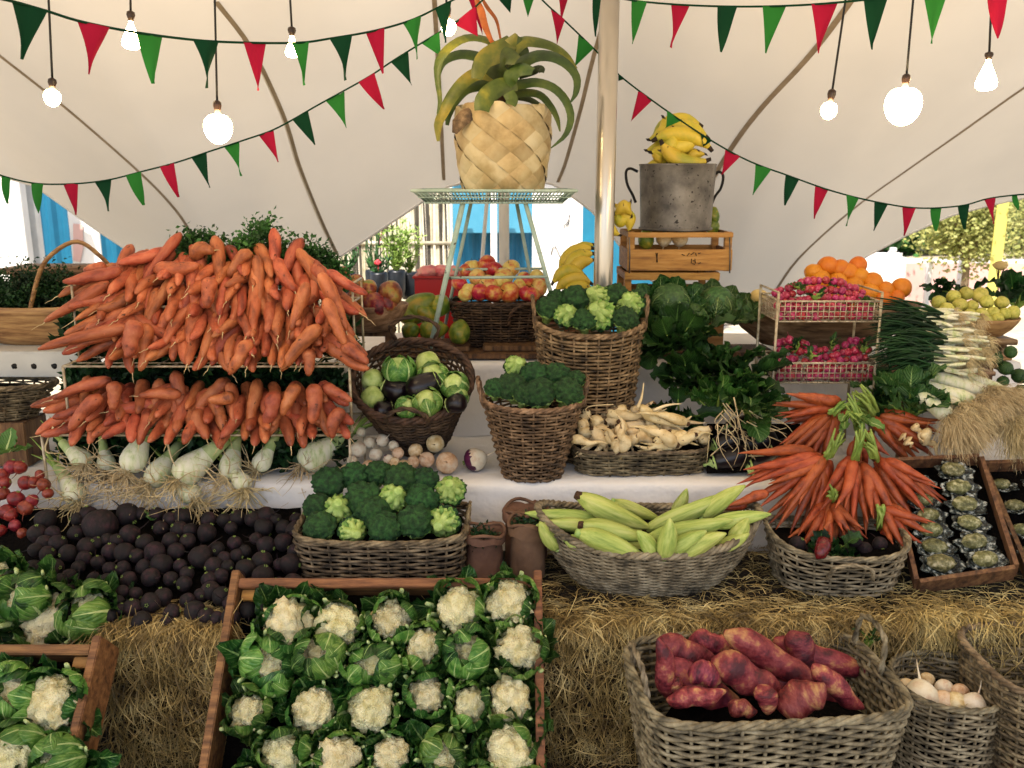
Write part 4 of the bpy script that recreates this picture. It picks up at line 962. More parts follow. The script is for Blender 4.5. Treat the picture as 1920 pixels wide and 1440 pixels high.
# broccoli: crown up +Z, stalk down
def brocc(seed):
    f = florets(3.1, .42, 12, .2, seed)
    vs, fs = blob(1, 1, .8, 4, fn=f); vs = [V((p.x, p.y, p.z if p.z > -.15 else -.15 + (p.z + .15) * .25)) for p in vs]
    gc = G().add((vs, fs))
    for k_, f_ in enumerate(gc.f):
        if all(gc.v[i].z < -.1 for i in f_): gc.m[k_] = 1
    crown = gc.mesh('crown', ['brocc', 'broccu']); r = random.Random(seed); g = G()
    for i in range(7):
        th = i * .9 + r.uniform(-.2, .2); q = V((math.cos(th) * .7, math.sin(th) * .7, -.25)); g.add(tube(smooth_path([V((0, 0, -.95)), V((q.x * .35, q.y * .35, -.6)), q], 6), [.3, .29, .27, .25, .23, .2], 8))
        for s in (-.25, .25):
            q2 = V((math.cos(th + s) * .86, math.sin(th + s) * .86, -.2)); g.add(tube([q * .8 + V((0, 0, -.1)), q2], [.13, .1], 6))
    g.add(tube([V((0, 0, -1.25)), V((0, 0, -1.2)), V((0, 0, -.8)), V((0, 0, -.4))], [.24, .3, .28, .3], 10))
    return crown, g.mesh('stalk', 'brocs')
BRO = [brocc(i) for i in range(5)]
def put_brocc(p, r_, d, label, group, i):
    o = thing('broccoli', label, 'broccoli', group, face_mat(p, d, i * 1.7) @ Sc(r_)); link('crown', BRO[i % 5][0], o); link('stalk', BRO[i % 5][1], o)
def corn_mesh(seed):
    r = random.Random(seed); n = 14; R = [.45, .7, .9, 1.02, 1.08, 1.1, 1.08, 1.03, .96, .9, .8, .68, .52, .34, .1]
    b = r.uniform(-.05, .05); pts = [V((b * math.sin(PI * i / n), 0, i / n)) for i in range(n + 1)]; vs = []; sides = 20
    t = tube(pts, [x * .135 for x in R], sides, namp=.05, nfreq=5, seed=seed)
    vs = [];
    for i, p in enumerate(t[0]):
        k = i % sides; c = pts[i // sides]; vs.append(c + (p - c) * (1 + .07 * math.cos(k * 2 * PI / sides * 5 + i // sides * .12) - .04 * (k % 2)))
    g = G().add((vs, t[1]))
    husk = g.mesh('husk', 'corn')
    end = G().add(tube([V((0, 0, -.05)), V((0, 0, -.045)), V((0, 0, .02))], [.045, .055, .07], 10)).mesh('cut_end', 'brown' if seed % 2 else 'brocs')
    return husk, end
CRN = [corn_mesh(i) for i in range(5)]
def banana_mesh(seed):
    n = 12; pts = []
    for i in range(n + 1):
        a = (i / n - .5) * 1.45; pts.append(V((math.cos(a) - math.cos(.725), 0, math.sin(a) + math.sin(.725))) * .75)
    R = [.03, .042, .085, .115, .125, .13, .13, .128, .12, .105, .075, .04, .03]
    return G().add(tube(pts, R, 10, namp=.06, nfreq=6, seed=seed, mfun=lambda t: 1 if t > .9 or t < .02 else 0)).mesh('banana', ['banana', 'bantip'])
BAN = [banana_mesh(i) for i in range(3)]
def put_bananas(label, specs, Y, rad=1., name='banana_bunch'):
    """specs: (u0,v0 stem, u1,v1 tip, bulge side +-1, dY)"""
    root = thing(name, label, 'bananas', 'bunches of bananas')
    for i, (u0, v0, u1, v1, s, dy) in enumerate(specs):
        a, b = at(u0, v0, Y + dy), at(u1, v1, Y + dy - .01); d = b - a; L = d.length; z = d.normalized()
        side = V((0, -1, 0)).cross(z).normalized() * s; x = side; y = z.cross(x)
        R = Matrix((( x.x, y.x, z.x, a.x), (x.y, y.y, z.y, a.y), (x.z, y.z, z.z, a.z), (0, 0, 0, 1)))
        w_ = .165 * rad; link('banana', BAN[i % 3], root, R @ Sc(w_ * 1.15, w_, L / .995))
    return root
def parsnip_mesh(seed):
    r = random.Random(seed); n = 12; b = r.uniform(-.2, .2)
    pts = [V((b * math.sin(PI * i / n), .05 * math.sin(i + seed), i / n)) for i in range(n + 1)]; R = [.5, .85, 1., .95, .8, .66, .55, .45, .36, .28, .2, .13, .05]
    return G().add(tube(pts, [x * .14 for x in R], 12, namp=.22, nfreq=7, seed=seed)).mesh('parsnip', 'parsnip')
PAR = [parsnip_mesh(i) for i in range(6)]
PARC = G().add(tube([V((0, 0, -.03)), V((0, 0, .0)), V((0, 0, .02))], [.05, .06, .07], 8)).mesh('crown_scar', 'brown')
def sweet_mesh(seed):
    r = random.Random(seed); n = 16; b = r.uniform(-.07, .07); R = [.2, .55, .8, .95, 1., 1.05, 1.02, .98, 1., .95, .9, .85, .78, .68, .52, .34, .12]
    pts = [V((b * math.sin(PI * i / n), .02 * math.sin(i * .7 + seed), i / n)) for i in range(n + 1)]
    return G().add(tube(pts, [x * .15 * r.uniform(.97, 1.03) for x in R], 20, namp=.15, nfreq=6, seed=seed)).mesh('sweet_potato', 'sweet')
SWE = [sweet_mesh(i) for i in range(7)]
def rooty(n, L, r0, spread, seed, curl=.3, dirv=V((0, 0, -1))):
    r = random.Random(seed); g = G()
    for i in range(n):
        d = (dirv + V((r.uniform(-1, 1), r.uniform(-1, 1), r.uniform(-1, 1))) * spread).normalized(); p = V((0, 0, 0)); pts = [p]; l = L * r.uniform(.5, 1.3)
        for k in range(5):
            d = (d + V((r.uniform(-1, 1), r.uniform(-1, 1), r.uniform(-1, 1))) * curl).normalized(); p = p + d * l / 5; pts.append(p)
        g.add(tube(smooth_path(pts, 11), [r0 * (1 - .08 * k) for k in range(11)], 5))
    return g
def cabbage(seed):
    r = random.Random(seed); ball = G().add(blob(1, 1, .92, 3, .06, 2, seed)).mesh('heart', 'cableaf'); g = G(); h = G()
    for i in range(7): h.add(leaf(2.2, 1.9, 2.3, .6, .06, 9, 10, seed * 7 + i, .6, .5, .35), 0, Rz(i * .9) @ Tr((0, .72, -.95)) @ Rx(.35))
    for i in range(9): g.add(leaf(2.0, 1.9, r.uniform(.5, 1.5), .35, .14, 10, 10, seed * 17 + i, .5, .4, .0), 0, Rz(i * .7 + .3) @ Tr((0, .6, -1.)) @ Rx(r.uniform(.0, .5)))
    return ball, h.mesh('wrapper_leaf', 'cableaf'), g.mesh('outer_leaf', 'cableaf')
CAB = [cabbage(i) for i in range(2)]
# ------------------------------------------------------------------ hay bales
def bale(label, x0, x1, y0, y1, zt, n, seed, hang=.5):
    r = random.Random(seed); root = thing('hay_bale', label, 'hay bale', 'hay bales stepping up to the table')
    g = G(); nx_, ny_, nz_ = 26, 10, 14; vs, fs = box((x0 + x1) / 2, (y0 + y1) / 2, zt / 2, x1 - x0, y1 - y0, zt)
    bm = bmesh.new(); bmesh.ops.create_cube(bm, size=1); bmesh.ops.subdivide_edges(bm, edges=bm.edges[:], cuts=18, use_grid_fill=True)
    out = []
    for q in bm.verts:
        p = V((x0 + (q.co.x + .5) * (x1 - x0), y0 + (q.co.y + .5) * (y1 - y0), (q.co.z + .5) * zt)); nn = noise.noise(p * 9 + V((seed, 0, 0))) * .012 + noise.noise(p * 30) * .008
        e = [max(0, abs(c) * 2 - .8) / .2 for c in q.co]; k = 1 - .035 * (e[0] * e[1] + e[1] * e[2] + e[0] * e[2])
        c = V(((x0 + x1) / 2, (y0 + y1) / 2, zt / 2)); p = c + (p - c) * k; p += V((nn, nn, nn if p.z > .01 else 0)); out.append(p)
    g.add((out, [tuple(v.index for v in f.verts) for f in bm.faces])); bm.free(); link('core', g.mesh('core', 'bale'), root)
    def gen(i):
        t = r.random(); L = r.uniform(.02, .1); w_ = r.uniform(.0008, .0021)
        if t < .34:     # top
            p = V((r.uniform(x0, x1), r.uniform(y0, y1) if r.random() < .5 else y0 + abs(r.gauss(0, .08)), zt + r.uniform(-.004, .012))); a = r.uniform(0, 6.28)
            d = V((math.cos(a), math.sin(a) * .8, r.uniform(-.1, .3))) * L
            return [p - d * .5, p + V((0, 0, r.uniform(0, .012))), p + d * .5], w_
        if t < .55:    # brow hanging over the front edge
            p = V((r.uniform(x0, x1), y0 + r.uniform(.0, .05), zt + r.uniform(-.005, .012))); dx = r.uniform(-1, 1) * L * 1.5
            return [p, p + V((dx * .5, -.03 - r.random() * .03, r.uniform(-.02, .015))), p + V((dx, -.04 - r.random() * .05, -L * r.uniform(.1, 1.3)))], w_
        z = zt * (1 - r.random() ** 1.2 * .95); p = V((r.uniform(x0, x1), y0 - r.uniform(.0, .02), z)); a = r.gauss(-PI / 2, .6 if r.random() < .62 else 1.6)
        d = V((math.cos(a), -r.uniform(.0, .35), math.sin(a))) * L * 1.3
        q = p + d; q.z = max(.005, q.z)
        return [p, p + d * .5 + V((0, -r.uniform(0, .02), 0)), q], w_
    o = link('straw', strands(n, gen, 1, 'straw', 'straw', 3), root); o['kind'] = 'stuff'
    for zf in (.33, .68):
        for y in (y0 - .006,):
            link('twine', G().add(tube(smooth_path([V((x0 + .01, y, zt * zf)), V(((x0 + x1) / 2, y - .004, zt * zf - .006)), V((x1 - .01, y, zt * zf))], 12), .0022, 5)).mesh('twine', 'twine'), root)
    return root
X = lambda u, v, Y: at(u, v, Y).x
bale('hay bale standing between the two cauliflower displays', X(195, 1160, 2.4), X(440, 1160, 2.4), 2.38, 2.98, .475, 5200, 1)
bale('hay bale hidden behind the leaning cauliflower tray', X(447, 1160, 2.4), X(1005, 1160, 2.5), 2.52, 2.98, .465, 1200, 2)
bale('long hay bale under the corn basket', X(1015, 1160, 2.4), X(1690, 1160, 2.4), 2.42, 2.98, .462, 11000, 3)
bale('hay bale at the far right below the oyster tray', X(1698, 1160, 2.4), X(2200, 1160, 2.4), 2.42, 2.98, .475, 7500, 4)
bale('hay bale at far left under the radishes', X(-220, 1160, 2.4), X(188, 1160, 2.4), 2.5, 2.98, .45, 1500, 5)
o = thing('loose_straw', 'loose straw scattered on the ground before the bales', 'straw'); o['kind'] = 'stuff'
def gen(i):
    p = V((rnd.uniform(-1.2, 1.4), rnd.uniform(1.5, 2.5), .004)); a = rnd.uniform(0, 6.28); L = rnd.uniform(.04, .16)
    return [p, p + V((math.cos(a) * L * .5, math.sin(a) * L * .5, rnd.uniform(0, .03))), p + V((math.cos(a) * L, math.sin(a) * L, rnd.uniform(0, .02)))], rnd.uniform(.0008, .0018)
link('strands', strands(5000, gen, 1, 'straw', 'strands', 2), o)
# ------------------------------------------------------------------ baskets
def bpos(u, v, Y, z): p = at(u, v, Y); return Tr((p.x, Y, z))
basket('wicker_basket', 'rectangular wicker basket heaped with broccoli between beets and corn', bpos(724, 1050, 2.78, .468), (.275, .165), (.262, .15), .165, 7, 13, 26, .0055, 'wickg', .012, lift=.02, handles=[((.27, -.06, .17), (.27, .08, .17), [(.283, -.04, .225), (.283, .05, .225)], .006)])
basket('wicker_basket', 'small tapering wicker basket with two ears holding broccoli', bpos(998, 880, 3.1, .702), (.178, .15), (.105, .1), .285, 2.2, 22, 24, .0052, 'wick', .012, dip=.01,
       handles=[((-.178, -.045, .27), (-.178, .045, .27), [(-.195, -.035, .35), (-.195, .035, .35)], .008), ((.178, -.045, .27), (.178, .045, .27), [(.195, -.035, .35), (.195, .035, .35)], .008)])
basket('wicker_basket', 'tall deep wicker basket of broccoli standing behind the parsnips', bpos(1100, 850, 3.34, .702), (.205, .165), (.15, .13), .51, 2.3, 36, 26, .0055, 'wick', .013, lift=.02, dip=.015,
       handles=[((-.205, -.05, .5), (-.205, .05, .5), [(-.215, -.04, .61), (-.215, .04, .61)], .008), ((.205, -.05, .5), (.205, .05, .5), [(.215, -.04, .61), (.215, .04, .61)], .008)])
basket('wicker_basket', 'shallow wicker tray piled with parsnips on the white cloth', bpos(1195, 860, 3.2, .702) @ Rz(.05), (.25, .15), (.235, .125), .095, 4, 9, 26, .0052, 'wickg', .008)
basket('wicker_basket', 'wide oval wicker basket overflowing with green corn cobs', bpos(1210, 1080, 2.74, .466), (.36, .215), (.24, .15), .165, 2.1, 26, 48, .0042, 'wicks', .015, lift=.075, bulge=.18, jit=.001)
tk = bpos(783, 720, 3.42, .775) @ Rx(.62)
basket('wicker_basket', 'round brown wicker basket tilted forward with kohlrabi and aubergines', tk @ Tr((0, -.02, 0)), (.222, .2), (.12, .11), .33, 2, 26, 24, .0058, 'wickd', .018, shade_lining=.62,
       handles=[((-.07, .2, .32), (.07, .2, .32), [(-.09, .21, .4), (0, .22, .44), (.09, .21, .4)], .009), ((-.07, -.2, .32), (.07, -.2, .32), [(-.07, -.21, .37), (0, -.2, .4), (.07, -.21, .37)], .009)])
basket('wicker_basket', 'large silvery wicker basket of purple sweet potatoes', bpos(1427, 1250, 2.17, .04) @ Rz(.09), (.345, .225), (.285, .17), .405, 5, 30, 32, .0066, 'wicks', .014, lift=.0, shade_lining=.45,
       handles=[((-.33, -.08, .4), (-.33, .08, .4), [(-.345, -.06, .48), (-.345, .06, .48)], .009), ((.33, -.02, .4), (.33, .14, .4), [(.34, .0, .5), (.34, .12, .5)], .009)])
basket('wicker_basket', 'small round wicker basket of cream turnips beside the sweet potatoes', bpos(1772, 1300, 2.24, .03), (.142, .15), (.115, .12), .355, 2.2, 30, 22, .0052, 'wicks', .01)
basket('wicker_basket', 'large wicker basket cut by the right edge below the bale', bpos(2010, 1230, 2.2, .04), (.25, .2), (.2, .17), .43, 4, 32, 30, .0055, 'wickg', .012, shade_lining=0)
basket('wicker_basket', 'oval wicker basket with front handle holding drooping carrot bunches', bpos(1558, 1080, 2.72, .47) @ Rz(-.06), (.215, .17), (.18, .14), .14, 3, 11, 24, .005, 'wicks', .01, lift=.03,
       handles=[((-.07, -.178, .075), (.07, -.178, .075), [(-.055, -.2, .12), (0, -.205, .135), (.055, -.2, .12)], .007)])
basket('wicker_basket', 'dark wicker basket full of red and yellow apples', bpos(938, 610, 3.9, 1.045) @ Rz(.03), (.225, .14), (.17, .11), .19, 3, 16, 28, .005, 'wickd', .011,
       handles=[((.03, -.152, .1), (.2, -.135, .17), [(.05, -.19, .17), (.12, -.185, .2)], .008)])
basket('wicker_basket', 'flat grey willow basket low at the left edge', bpos(-20, 770, 3.25, .88), (.26, .12), (.17, .08), .13, 2, 13, 22, .005, 'wickg', .012,
       handles=[((.03, -.12, .12), (.12, -.1, .04), [(.08, -.15, .13), (.12, -.15, .08)], .007)])
# ------------------------------------------------------------------ trug with parsley, left
tr = thing('wooden_trug', 'pale wooden trug with tall hooped handle full of curly parsley', 'basket')
tc = V((X(85, 600, 3.5), 3.5, 1.13)); g = G(); vs = []; fs = []; n_, m_ = 28, 8
for j in range(m_ + 1):
    t = j / m_
    for i in range(n_):
        th = 2 * PI * i / n_; c, s = math.cos(th), math.sin(th); ax = .16 + .17 * t ** .8; ay = .09 + .07 * t
        vs.append(tc + V((ax * math.copysign(abs(c) ** .7, c), ay * math.copysign(abs(s) ** .7, s), .15 * t ** 1.3 + .035 * t * abs(c) ** 2)))
for j in range(m_):
    for i in range(n_): fs.append((j * n_ + i, j * n_ + (i + 1) % n_, (j + 1) * n_ + (i + 1) % n_, (j + 1) * n_ + i))
fs.append(tuple(range(n_))[::-1]); o = link('trug_body', G().add((vs, fs)).mesh('trug_body', 'trug'), tr)
md = o.modifiers.new('t', 'SOLIDIFY'); md.thickness = .008; md.offset = 1
hp = smooth_path([at(52, 615, 3.42), at(62, 555, 3.43), at(85, 490, 3.46), at(140, 453, 3.5), at(185, 478, 3.54), at(212, 515, 3.57), at(225, 600, 3.58)], 30)
link('handle', G().add(tube(hp, .0115, 10, flat=.7)).mesh('handle', 'trug'), tr)
o = thing('parsley_bush', 'curly green parsley heaped in the wooden trug', 'parsley', mesh=bush(.2, .11, .16, 16000, .014, 11, 'frondd', 26, 20), T=Tr((tc.x - .06, tc.y + .02, tc.z + .09)))
o = thing('wooden_box', 'weathered flat wooden box behind the parsley', 'box'); bx = at(80, 508, 3.85)
link('lid', G().add(box(bx.x, 3.95, bx.z, .36, .25, .025, .003)).mesh('lid', 'bowlw'), o); link('box_body', G().add(box(bx.x + .01, 3.95, bx.z - .165, .31, .21, .3, .003)).mesh('box_body', 'bowlw'), o)
o = thing('metal_table', 'white metal table with punched holes at the left edge', 'table'); a = at(-90, 690, 3.3); b = at(160, 690, 3.3)
zt_ = 1.125
link('tabletop', G().add(box((a.x + b.x) / 2, 3.62, zt_ - .01, b.x - a.x, .7, .02, .003)).mesh('tabletop', 'metw'), o)
link('apron', G().add(box((a.x + b.x) / 2, 3.275, zt_ - .052, b.x - a.x, .012, .09, .003)).mesh('apron', 'metw'), o)
for u in (26, 63, 101): p = at(u, 690, 3.265); link('apron_hole', G().add(blob(.011, .003, .011, 2, .3, 3, u, c=(p.x, 3.2685, zt_ - .055))).mesh('apron_hole', 'iron'), o)
for x in (a.x + .05, b.x - .05): link('leg', G().add(box(x, 3.4, .55, .04, .04, 1.1)).mesh('leg', 'metw'), o)
# ------------------------------------------------------------------ wire racks
def rod(g, a, b, r_=.004): g.add(tube([a, b], r_, 6))
rk = thing('wire_rack', 'three tier black and white wire rack loaded with loose carrots', 'rack')
def shelf_wire(name, u0, u1, v, Y0, Y1, mat='wire', n=16):
    a, b = at(u0, v, Y0), at(u1, v, Y0); z = (a.z + b.z) / 2; g = G(); c = [V((a.x, Y0, z)), V((b.x, Y0, z)), V((b.x, Y1, z)), V((a.x, Y1, z))]
    for q in range(4): rod(g, c[q], c[(q + 1) % 4], .0045)
    for i in range(1, n): x = a.x + (b.x - a.x) * i / n; rod(g, V((x, Y0, z - .004)), V((x, Y1, z - .004)), .0022)
    for y in (Y0 + (Y1 - Y0) * .33, Y0 + (Y1 - Y0) * .66): rod(g, V((a.x, y, z - .008)), V((b.x, y, z - .008)), .0025)
    link(name, g.mesh(name, mat), rk); return c, z
c_lo, z_lo = shelf_wire('lower_shelf', 78, 655, 816, 2.93, 3.22); c_mi, z_mi = shelf_wire('middle_shelf', 118, 655, 687, 2.96, 3.26); c_hi, z_hi = shelf_wire('upper_shelf', 150, 652, 575, 3.08, 3.32)
g = G()
for p in (c_lo[0], c_lo[1], c_lo[2], c_lo[3]): link('leg', G().add(tube([V((p.x, p.y, .705)), V((p.x, p.y, z_lo))], .005, 6)).mesh('leg', 'wire'), rk)
for x in (c_mi[0].x, c_mi[1].x):
    g = G()
    for y in (2.96, 3.22): rod(g, V((x, y, z_lo)), V((x, y, z_mi)), .005)
    for y in (3.08, 3.26): rod(g, V((x, y, z_mi)), V((x, y, z_hi + .08)), .0045)
    rod(g, V((x, 3.08, z_hi + .08)), V((x, 3.26, z_hi + .08)), .0045)
    link('side_frame', g.mesh('side_frame', 'wire'), rk)
# ------------------------------------------------------------------ carrots on the rack
GR = 'loose carrots heaped on the wire rack'
cars = []
def heap(name, u0f, u1f, v0, v1, du, dv, Yf, lenr, radr, seed, drop=0.):
    r = random.Random(seed); nr = int((v1 - v0) / dv) + 1; rows = []
    for j in range(nr):
        v = v0 + (v1 - v0) * j / max(1, nr - 1); row = []; u0, u1 = u0f(v), u1f(v); n = int((u1 - u0) / du)
        for i in range(n + 1):
            u = u0 + (u1 - u0) * (i + .5 * (j % 2)) / (n + .5) + r.uniform(-7, 7); vv = v + r.uniform(-9, 9)
            s = (u - (u0 + u1) / 2) / ((u1 - u0) / 2)
            ang = PI / 2 - s * .55 + r.gauss(0, .5)
            if s < -.86: ang = PI - .35 + r.gauss(0, .12)
            if s > .9: ang = .62 + r.gauss(0, .16)
            L = r.uniform(*lenr); fore = r.uniform(.25, .95) if abs(s) < .86 else .95
            dx, dyv = math.cos(ang) * L * fore, math.sin(ang) * L * fore
            Y = Yf(vv) + r.uniform(-.02, .02); mid = at(u, vv, Y); q = pxm(1, mid)
            half = V((dx * q / 2, -math.sqrt(max(0, 1 - fore ** 2)) * L * q / 2 - .012, -dyv * q / 2))
            row.append((mid - half, mid + half, pxm(r.uniform(*radr), mid), u))
        row.sort(key=lambda e: e[3]); rows.append(row)
    k = 0
    for j, row in enumerate(rows):
        for i, (a, b, rad, u) in enumerate(row):
            put_carrot(a, b, rad, f'orange carrot, {nth(i)} from the left in the {nth(j)} layer down of the {name}', GR, seed * 7 + k * 5 + i); k += 1
top_u = lambda v: interp([470, 500, 540, 580, 620, 680], [350, 205, 165, 150, 165, 150], v)
top_u1 = lambda v: interp([470, 500, 540, 580, 620, 680], [560, 600, 640, 655, 665, 655], v)
heap('top tier heap', top_u, top_u1, 492, 572, 27, 20, lambda v: interp([470, 590], [3.24, 3.05], v), (80, 125), (10.5, 14), 1)
heap('middle tier heap', lambda v: 175, lambda v: 652, 598, 656, 27, 19, lambda v: interp([590, 690], [3.06, 2.94], v), (75, 120), (11, 14.5), 2)
heap('bottom tier heap', lambda v: 108, lambda v: 635, 748, 800, 26, 17, lambda v: interp([720, 815], [3.04, 2.92], v), (60, 95), (11, 14), 3)
for k, (u0, v0, u1, v1, Y, R_, lb) in enumerate(((225, 505, 118, 528, 3.08, 14, 'long carrot poking out leftmost at the top of the rack'), (205, 530, 84, 603, 3.06, 13, 'long thin carrot pointing down left across the trug'),
        (240, 615, 72, 655, 2.94, 14, 'longest carrot pointing left from the middle tier'), (200, 500, 156, 508, 3.14, 12, 'short carrot on top of the leftmost carrots'), (290, 505, 372, 497, 3.12, 17, 'thick carrot lying level at the top left'),
        (360, 478, 402, 470, 3.2, 17, 'knobbly carrot crowning the left of the heap'), (470, 470, 428, 520, 3.16, 14, 'bent carrot hanging at the top middle'), (395, 520, 388, 578, 3.02, 16, 'carrot hanging straight down at centre left'),
        (250, 600, 238, 672, 2.9, 19, 'fat carrot hanging straight down at the left of the middle tier'), (600, 512, 650, 620, 3.0, 15, 'long carrot drooping down the right side of the rack'), (615, 508, 690, 552, 3.06, 12, 'long carrot pointing right over the mango bowl'),
        (610, 560, 648, 648, 2.94, 14, 'carrot hanging at the right end below the top tier'), (640, 650, 690, 682, 2.92, 14, 'lowest carrot poking right towards the round basket'), (575, 530, 545, 620, 2.98, 14, 'long carrot hanging near the right of the top tier'),
        (600, 610, 528, 695, 2.9, 16, 'big carrot hanging over the middle shelf edge'), (580, 655, 578, 705, 2.89, 13, 'tapered carrot dangling below the middle shelf'), (470, 640, 432, 700, 2.9, 15, 'carrot dangling below the middle shelf at centre'),
        (208, 712, 100, 748, 2.95, 13, 'uppermost carrot pointing left on the bottom tier'), (190, 742, 130, 808, 2.9, 16, 'thick carrot slanting down at the left of the bottom tier'), (215, 715, 212, 770, 2.92, 15, 'upright carrot near the left of the bottom tier'),
        (520, 735, 500, 800, 2.9, 17, 'fat carrot hanging at the right of the bottom tier'), (640, 765, 622, 822, 2.89, 15, 'last carrot at the right end of the bottom tier'), (590, 720, 585, 795, 2.9, 18, 'broad carrot in the fan at the right of the bottom tier'),
        (605, 722, 660, 752, 2.92, 12, 'thin carrot fanning right on the bottom tier'), (560, 722, 530, 780, 2.9, 14, 'carrot leaning left in the right fan of the bottom tier'), (340, 740, 260, 742, 2.95, 12, 'carrot lying level across the bottom tier'),
        (440, 745, 390, 750, 2.94, 14, 'thick level carrot at the middle of the bottom tier'), (330, 728, 262, 742, 3.0, 13, 'slanting carrot on top of the bottom tier'))):
    a, b = at(u0, v0, Y + .02), at(u1, v1, Y - .01); put_carrot(a, b, pxm(R_ * .9, a), lb, GR, k * 3 + 1)
for k, (x, y, z, sx, sd_, lb) in enumerate(((X(385, 480, 3.35), 3.34, z_hi + .1, .13, 21, 'feathery carrot tops rising behind the left of the heap'), (X(515, 470, 3.35), 3.34, z_hi + .1, .15, 22, 'tallest feathery carrot tops behind the middle of the heap'), (X(590, 500, 3.35), 3.36, z_hi + .06, .11, 23, 'feathery carrot tops sloping down behind the right of the heap'),
                                           (X(205, 520, 3.35), 3.4, z_hi + .06, .05, 24, 'small tuft of green tops beside the trug handle'))):
    thing('leafy_bush', lb, 'carrot tops', 'leafy tops behind the carrot heap', Tr((x, y, z - .05)), bush(sx, sx * .6, sx * 1.35, int(42000 * sx), .018, sd_, 'frond', 26, 14))
for k, (v, Y, z, lb) in enumerate(((700, 3.18, z_lo + .05, 'dark leafy tops in the gap above the bottom carrot tier'), (840, 3.16, .71, 'dark leafy tops packed in to darken behind the fennel bulbs'), (600, 3.2, z_mi, 'dark leafy tops inside the carrot rack'))):
    a, b = X(130, v, Y), X(640, v, Y); thing('dark_leafy_tops', lb, 'leaves', None, Tr(((a + b) / 2, Y + .03, z)), bush((b - a) / 2, .07, .2 if k != 1 else .19, 15000, .035, 30 + k, 'frondd', 70, 10))  # bush behind the fennel is thickened to darken the bright cloth there
# ------------------------------------------------------------------ cauliflower tray and crates
p_top, p_bot = V((0, 2.45, .588)), V((0, 2.09, .216)); sl_ = (p_bot - p_top).normalized(); nrm = V((1, 0, 0)).cross(sl_).normalized()
if nrm.z < 0: nrm = -nrm
def tray(name, label, ul, ur, vtop, p0, L, mat, h=.1, cat='crate', ext=0.):
    """tray leaning back: local x right, y up the slope, z out of the tray"""
    root = thing(name, label, cat); pl_ = at(ul, vtop, p0.y).x; pr_ = at(ur, vtop, p0.y).x; W = pr_ - pl_; cx_ = (pl_ + pr_) / 2
    R = Matrix(((1, 0, 0, cx_), (0, -sl_.y, nrm.y, p0.y), (0, -sl_.z, nrm.z, p0.z), (0, 0, 0, 1)))
    def part(nm, b_, m_=mat): link(nm, G().add(box(*b_, .003), 0, R).mesh(nm, m_), root)
    part('tray_floor', (0, -L / 2, -h - .008, W, L, .014), 'darkshade')
    part('top_board', (0, -.011, -h / 2 + .012, W, .022, h * .8)); part('top_rail', (0, -.012, .006, W + .002, .028, .02))
    part('bottom_board', (0, -L + .011, -h / 2, W, .022, h))
    for s in (-1, 1):
        part('side_board', (s * (W / 2 + .013), -L / 2, -h / 2 + .006, .024, L + .05 + ext, h + .03))
        part('corner_block', (s * (W / 2 - .028), -.04, -.03, .045, .03, .04), 'woodl')
    return R, W
RT1, W1 = tray('wooden_tray', 'big sloping wooden tray of cauliflowers in the centre foreground', 452, 1000, 1100, p_top, .66, 'wood', .1)
thing('prop_box', 'dark box propping up the cauliflower tray', 'box', mesh=G().add(box(0, 2.3, .09, .7, .2, .17, .004)).mesh('prop', 'darkshade'), T=Tr((X(726, 1200, 2.4), 0, 0)))
rows = [[(540, 1168, 46, 0), (632, 1172, 42, 3), (735, 1162, 38, 2), (862, 1143, 42, 1), (955, 1132, 42, 0)],
        [(505, 1245, 42, 5), (598, 1232, 40, 6), (700, 1246, 40, 5), (795, 1213, 38, 4), (875, 1225, 36, 6), (972, 1217, 44, 0)],
        [(466, 1338, 36, 2), (590, 1330, 42, 3), (697, 1328, 44, 1), (800, 1302, 36, 2), (882, 1322, 36, 4), (958, 1312, 44, 3)],
        [(530, 1412, 40, 2), (633, 1425, 44, 0), (735, 1416, 34, 3), (832, 1424, 40, 5), (957, 1410, 44, 1)],
        [(470, 1480, 40, 3), (580, 1490, 42, 1), (690, 1495, 42, 5), (790, 1490, 42, 2), (890, 1485, 42, 4), (985, 1490, 42, 0)]]
for j, row in enumerate(rows):
    for i, (u, v, R_, k) in enumerate(row):
        p = at_pl(u, v, p_top + nrm * .01, nrm); r_ = pxm(R_, p) * 1.02; tl = (nrm * .7 + (CAM - p).normalized() * .5 + V((rnd.uniform(-.25, .25), 0, rnd.uniform(-.15, .15)))).normalized()
        if k >= 5: nm = 'leafy'
        elif k in (2, 4): nm = 'half covered'
        else: nm = 'bare creamy'
        put_cauli(face_mat(p, tl, rnd.uniform(0, 6)) @ Sc(r_, r_ * rnd.uniform(.85, 1.05), r_), k, f'{nm} cauliflower, {nth(i)} from the left in the {nth(j)} row of the sloping tray', 'cauliflowers in the sloping tray')
# left crates
p0 = V((0, 2.22, .5)); RT2, W2 = tray('wooden_crate', 'wooden crate of cauliflowers at the lower left corner', -190, 176, 1226, p0, .62, 'wood', .11)
a, b = at(200, 1235, 2.2), at(150, 1440, 1.95)
for j, row in enumerate([[(-40, 1290, 44, 2), (28, 1300, 38, 5), (98, 1322, 48, 0)], [(-30, 1400, 44, 3), (30, 1418, 46, 4), (110, 1435, 40, 6)], [(0, 1500, 44, 1), (100, 1500, 44, 5)]]):
    for i, (u, v, R_, k) in enumerate(row):
        p = at_pl(u, v, p0 + nrm * .0, nrm); r_ = pxm(R_, p) * 1.08
        put_cauli(face_mat(p, (nrm + V((rnd.uniform(-.2, .2), -.3, 0))).normalized(), rnd.uniform(0, 6)) @ Sc(r_), k, f'cauliflower, {nth(i)} from the left in the {nth(j)} row of the corner crate', 'cauliflowers in the corner crate')
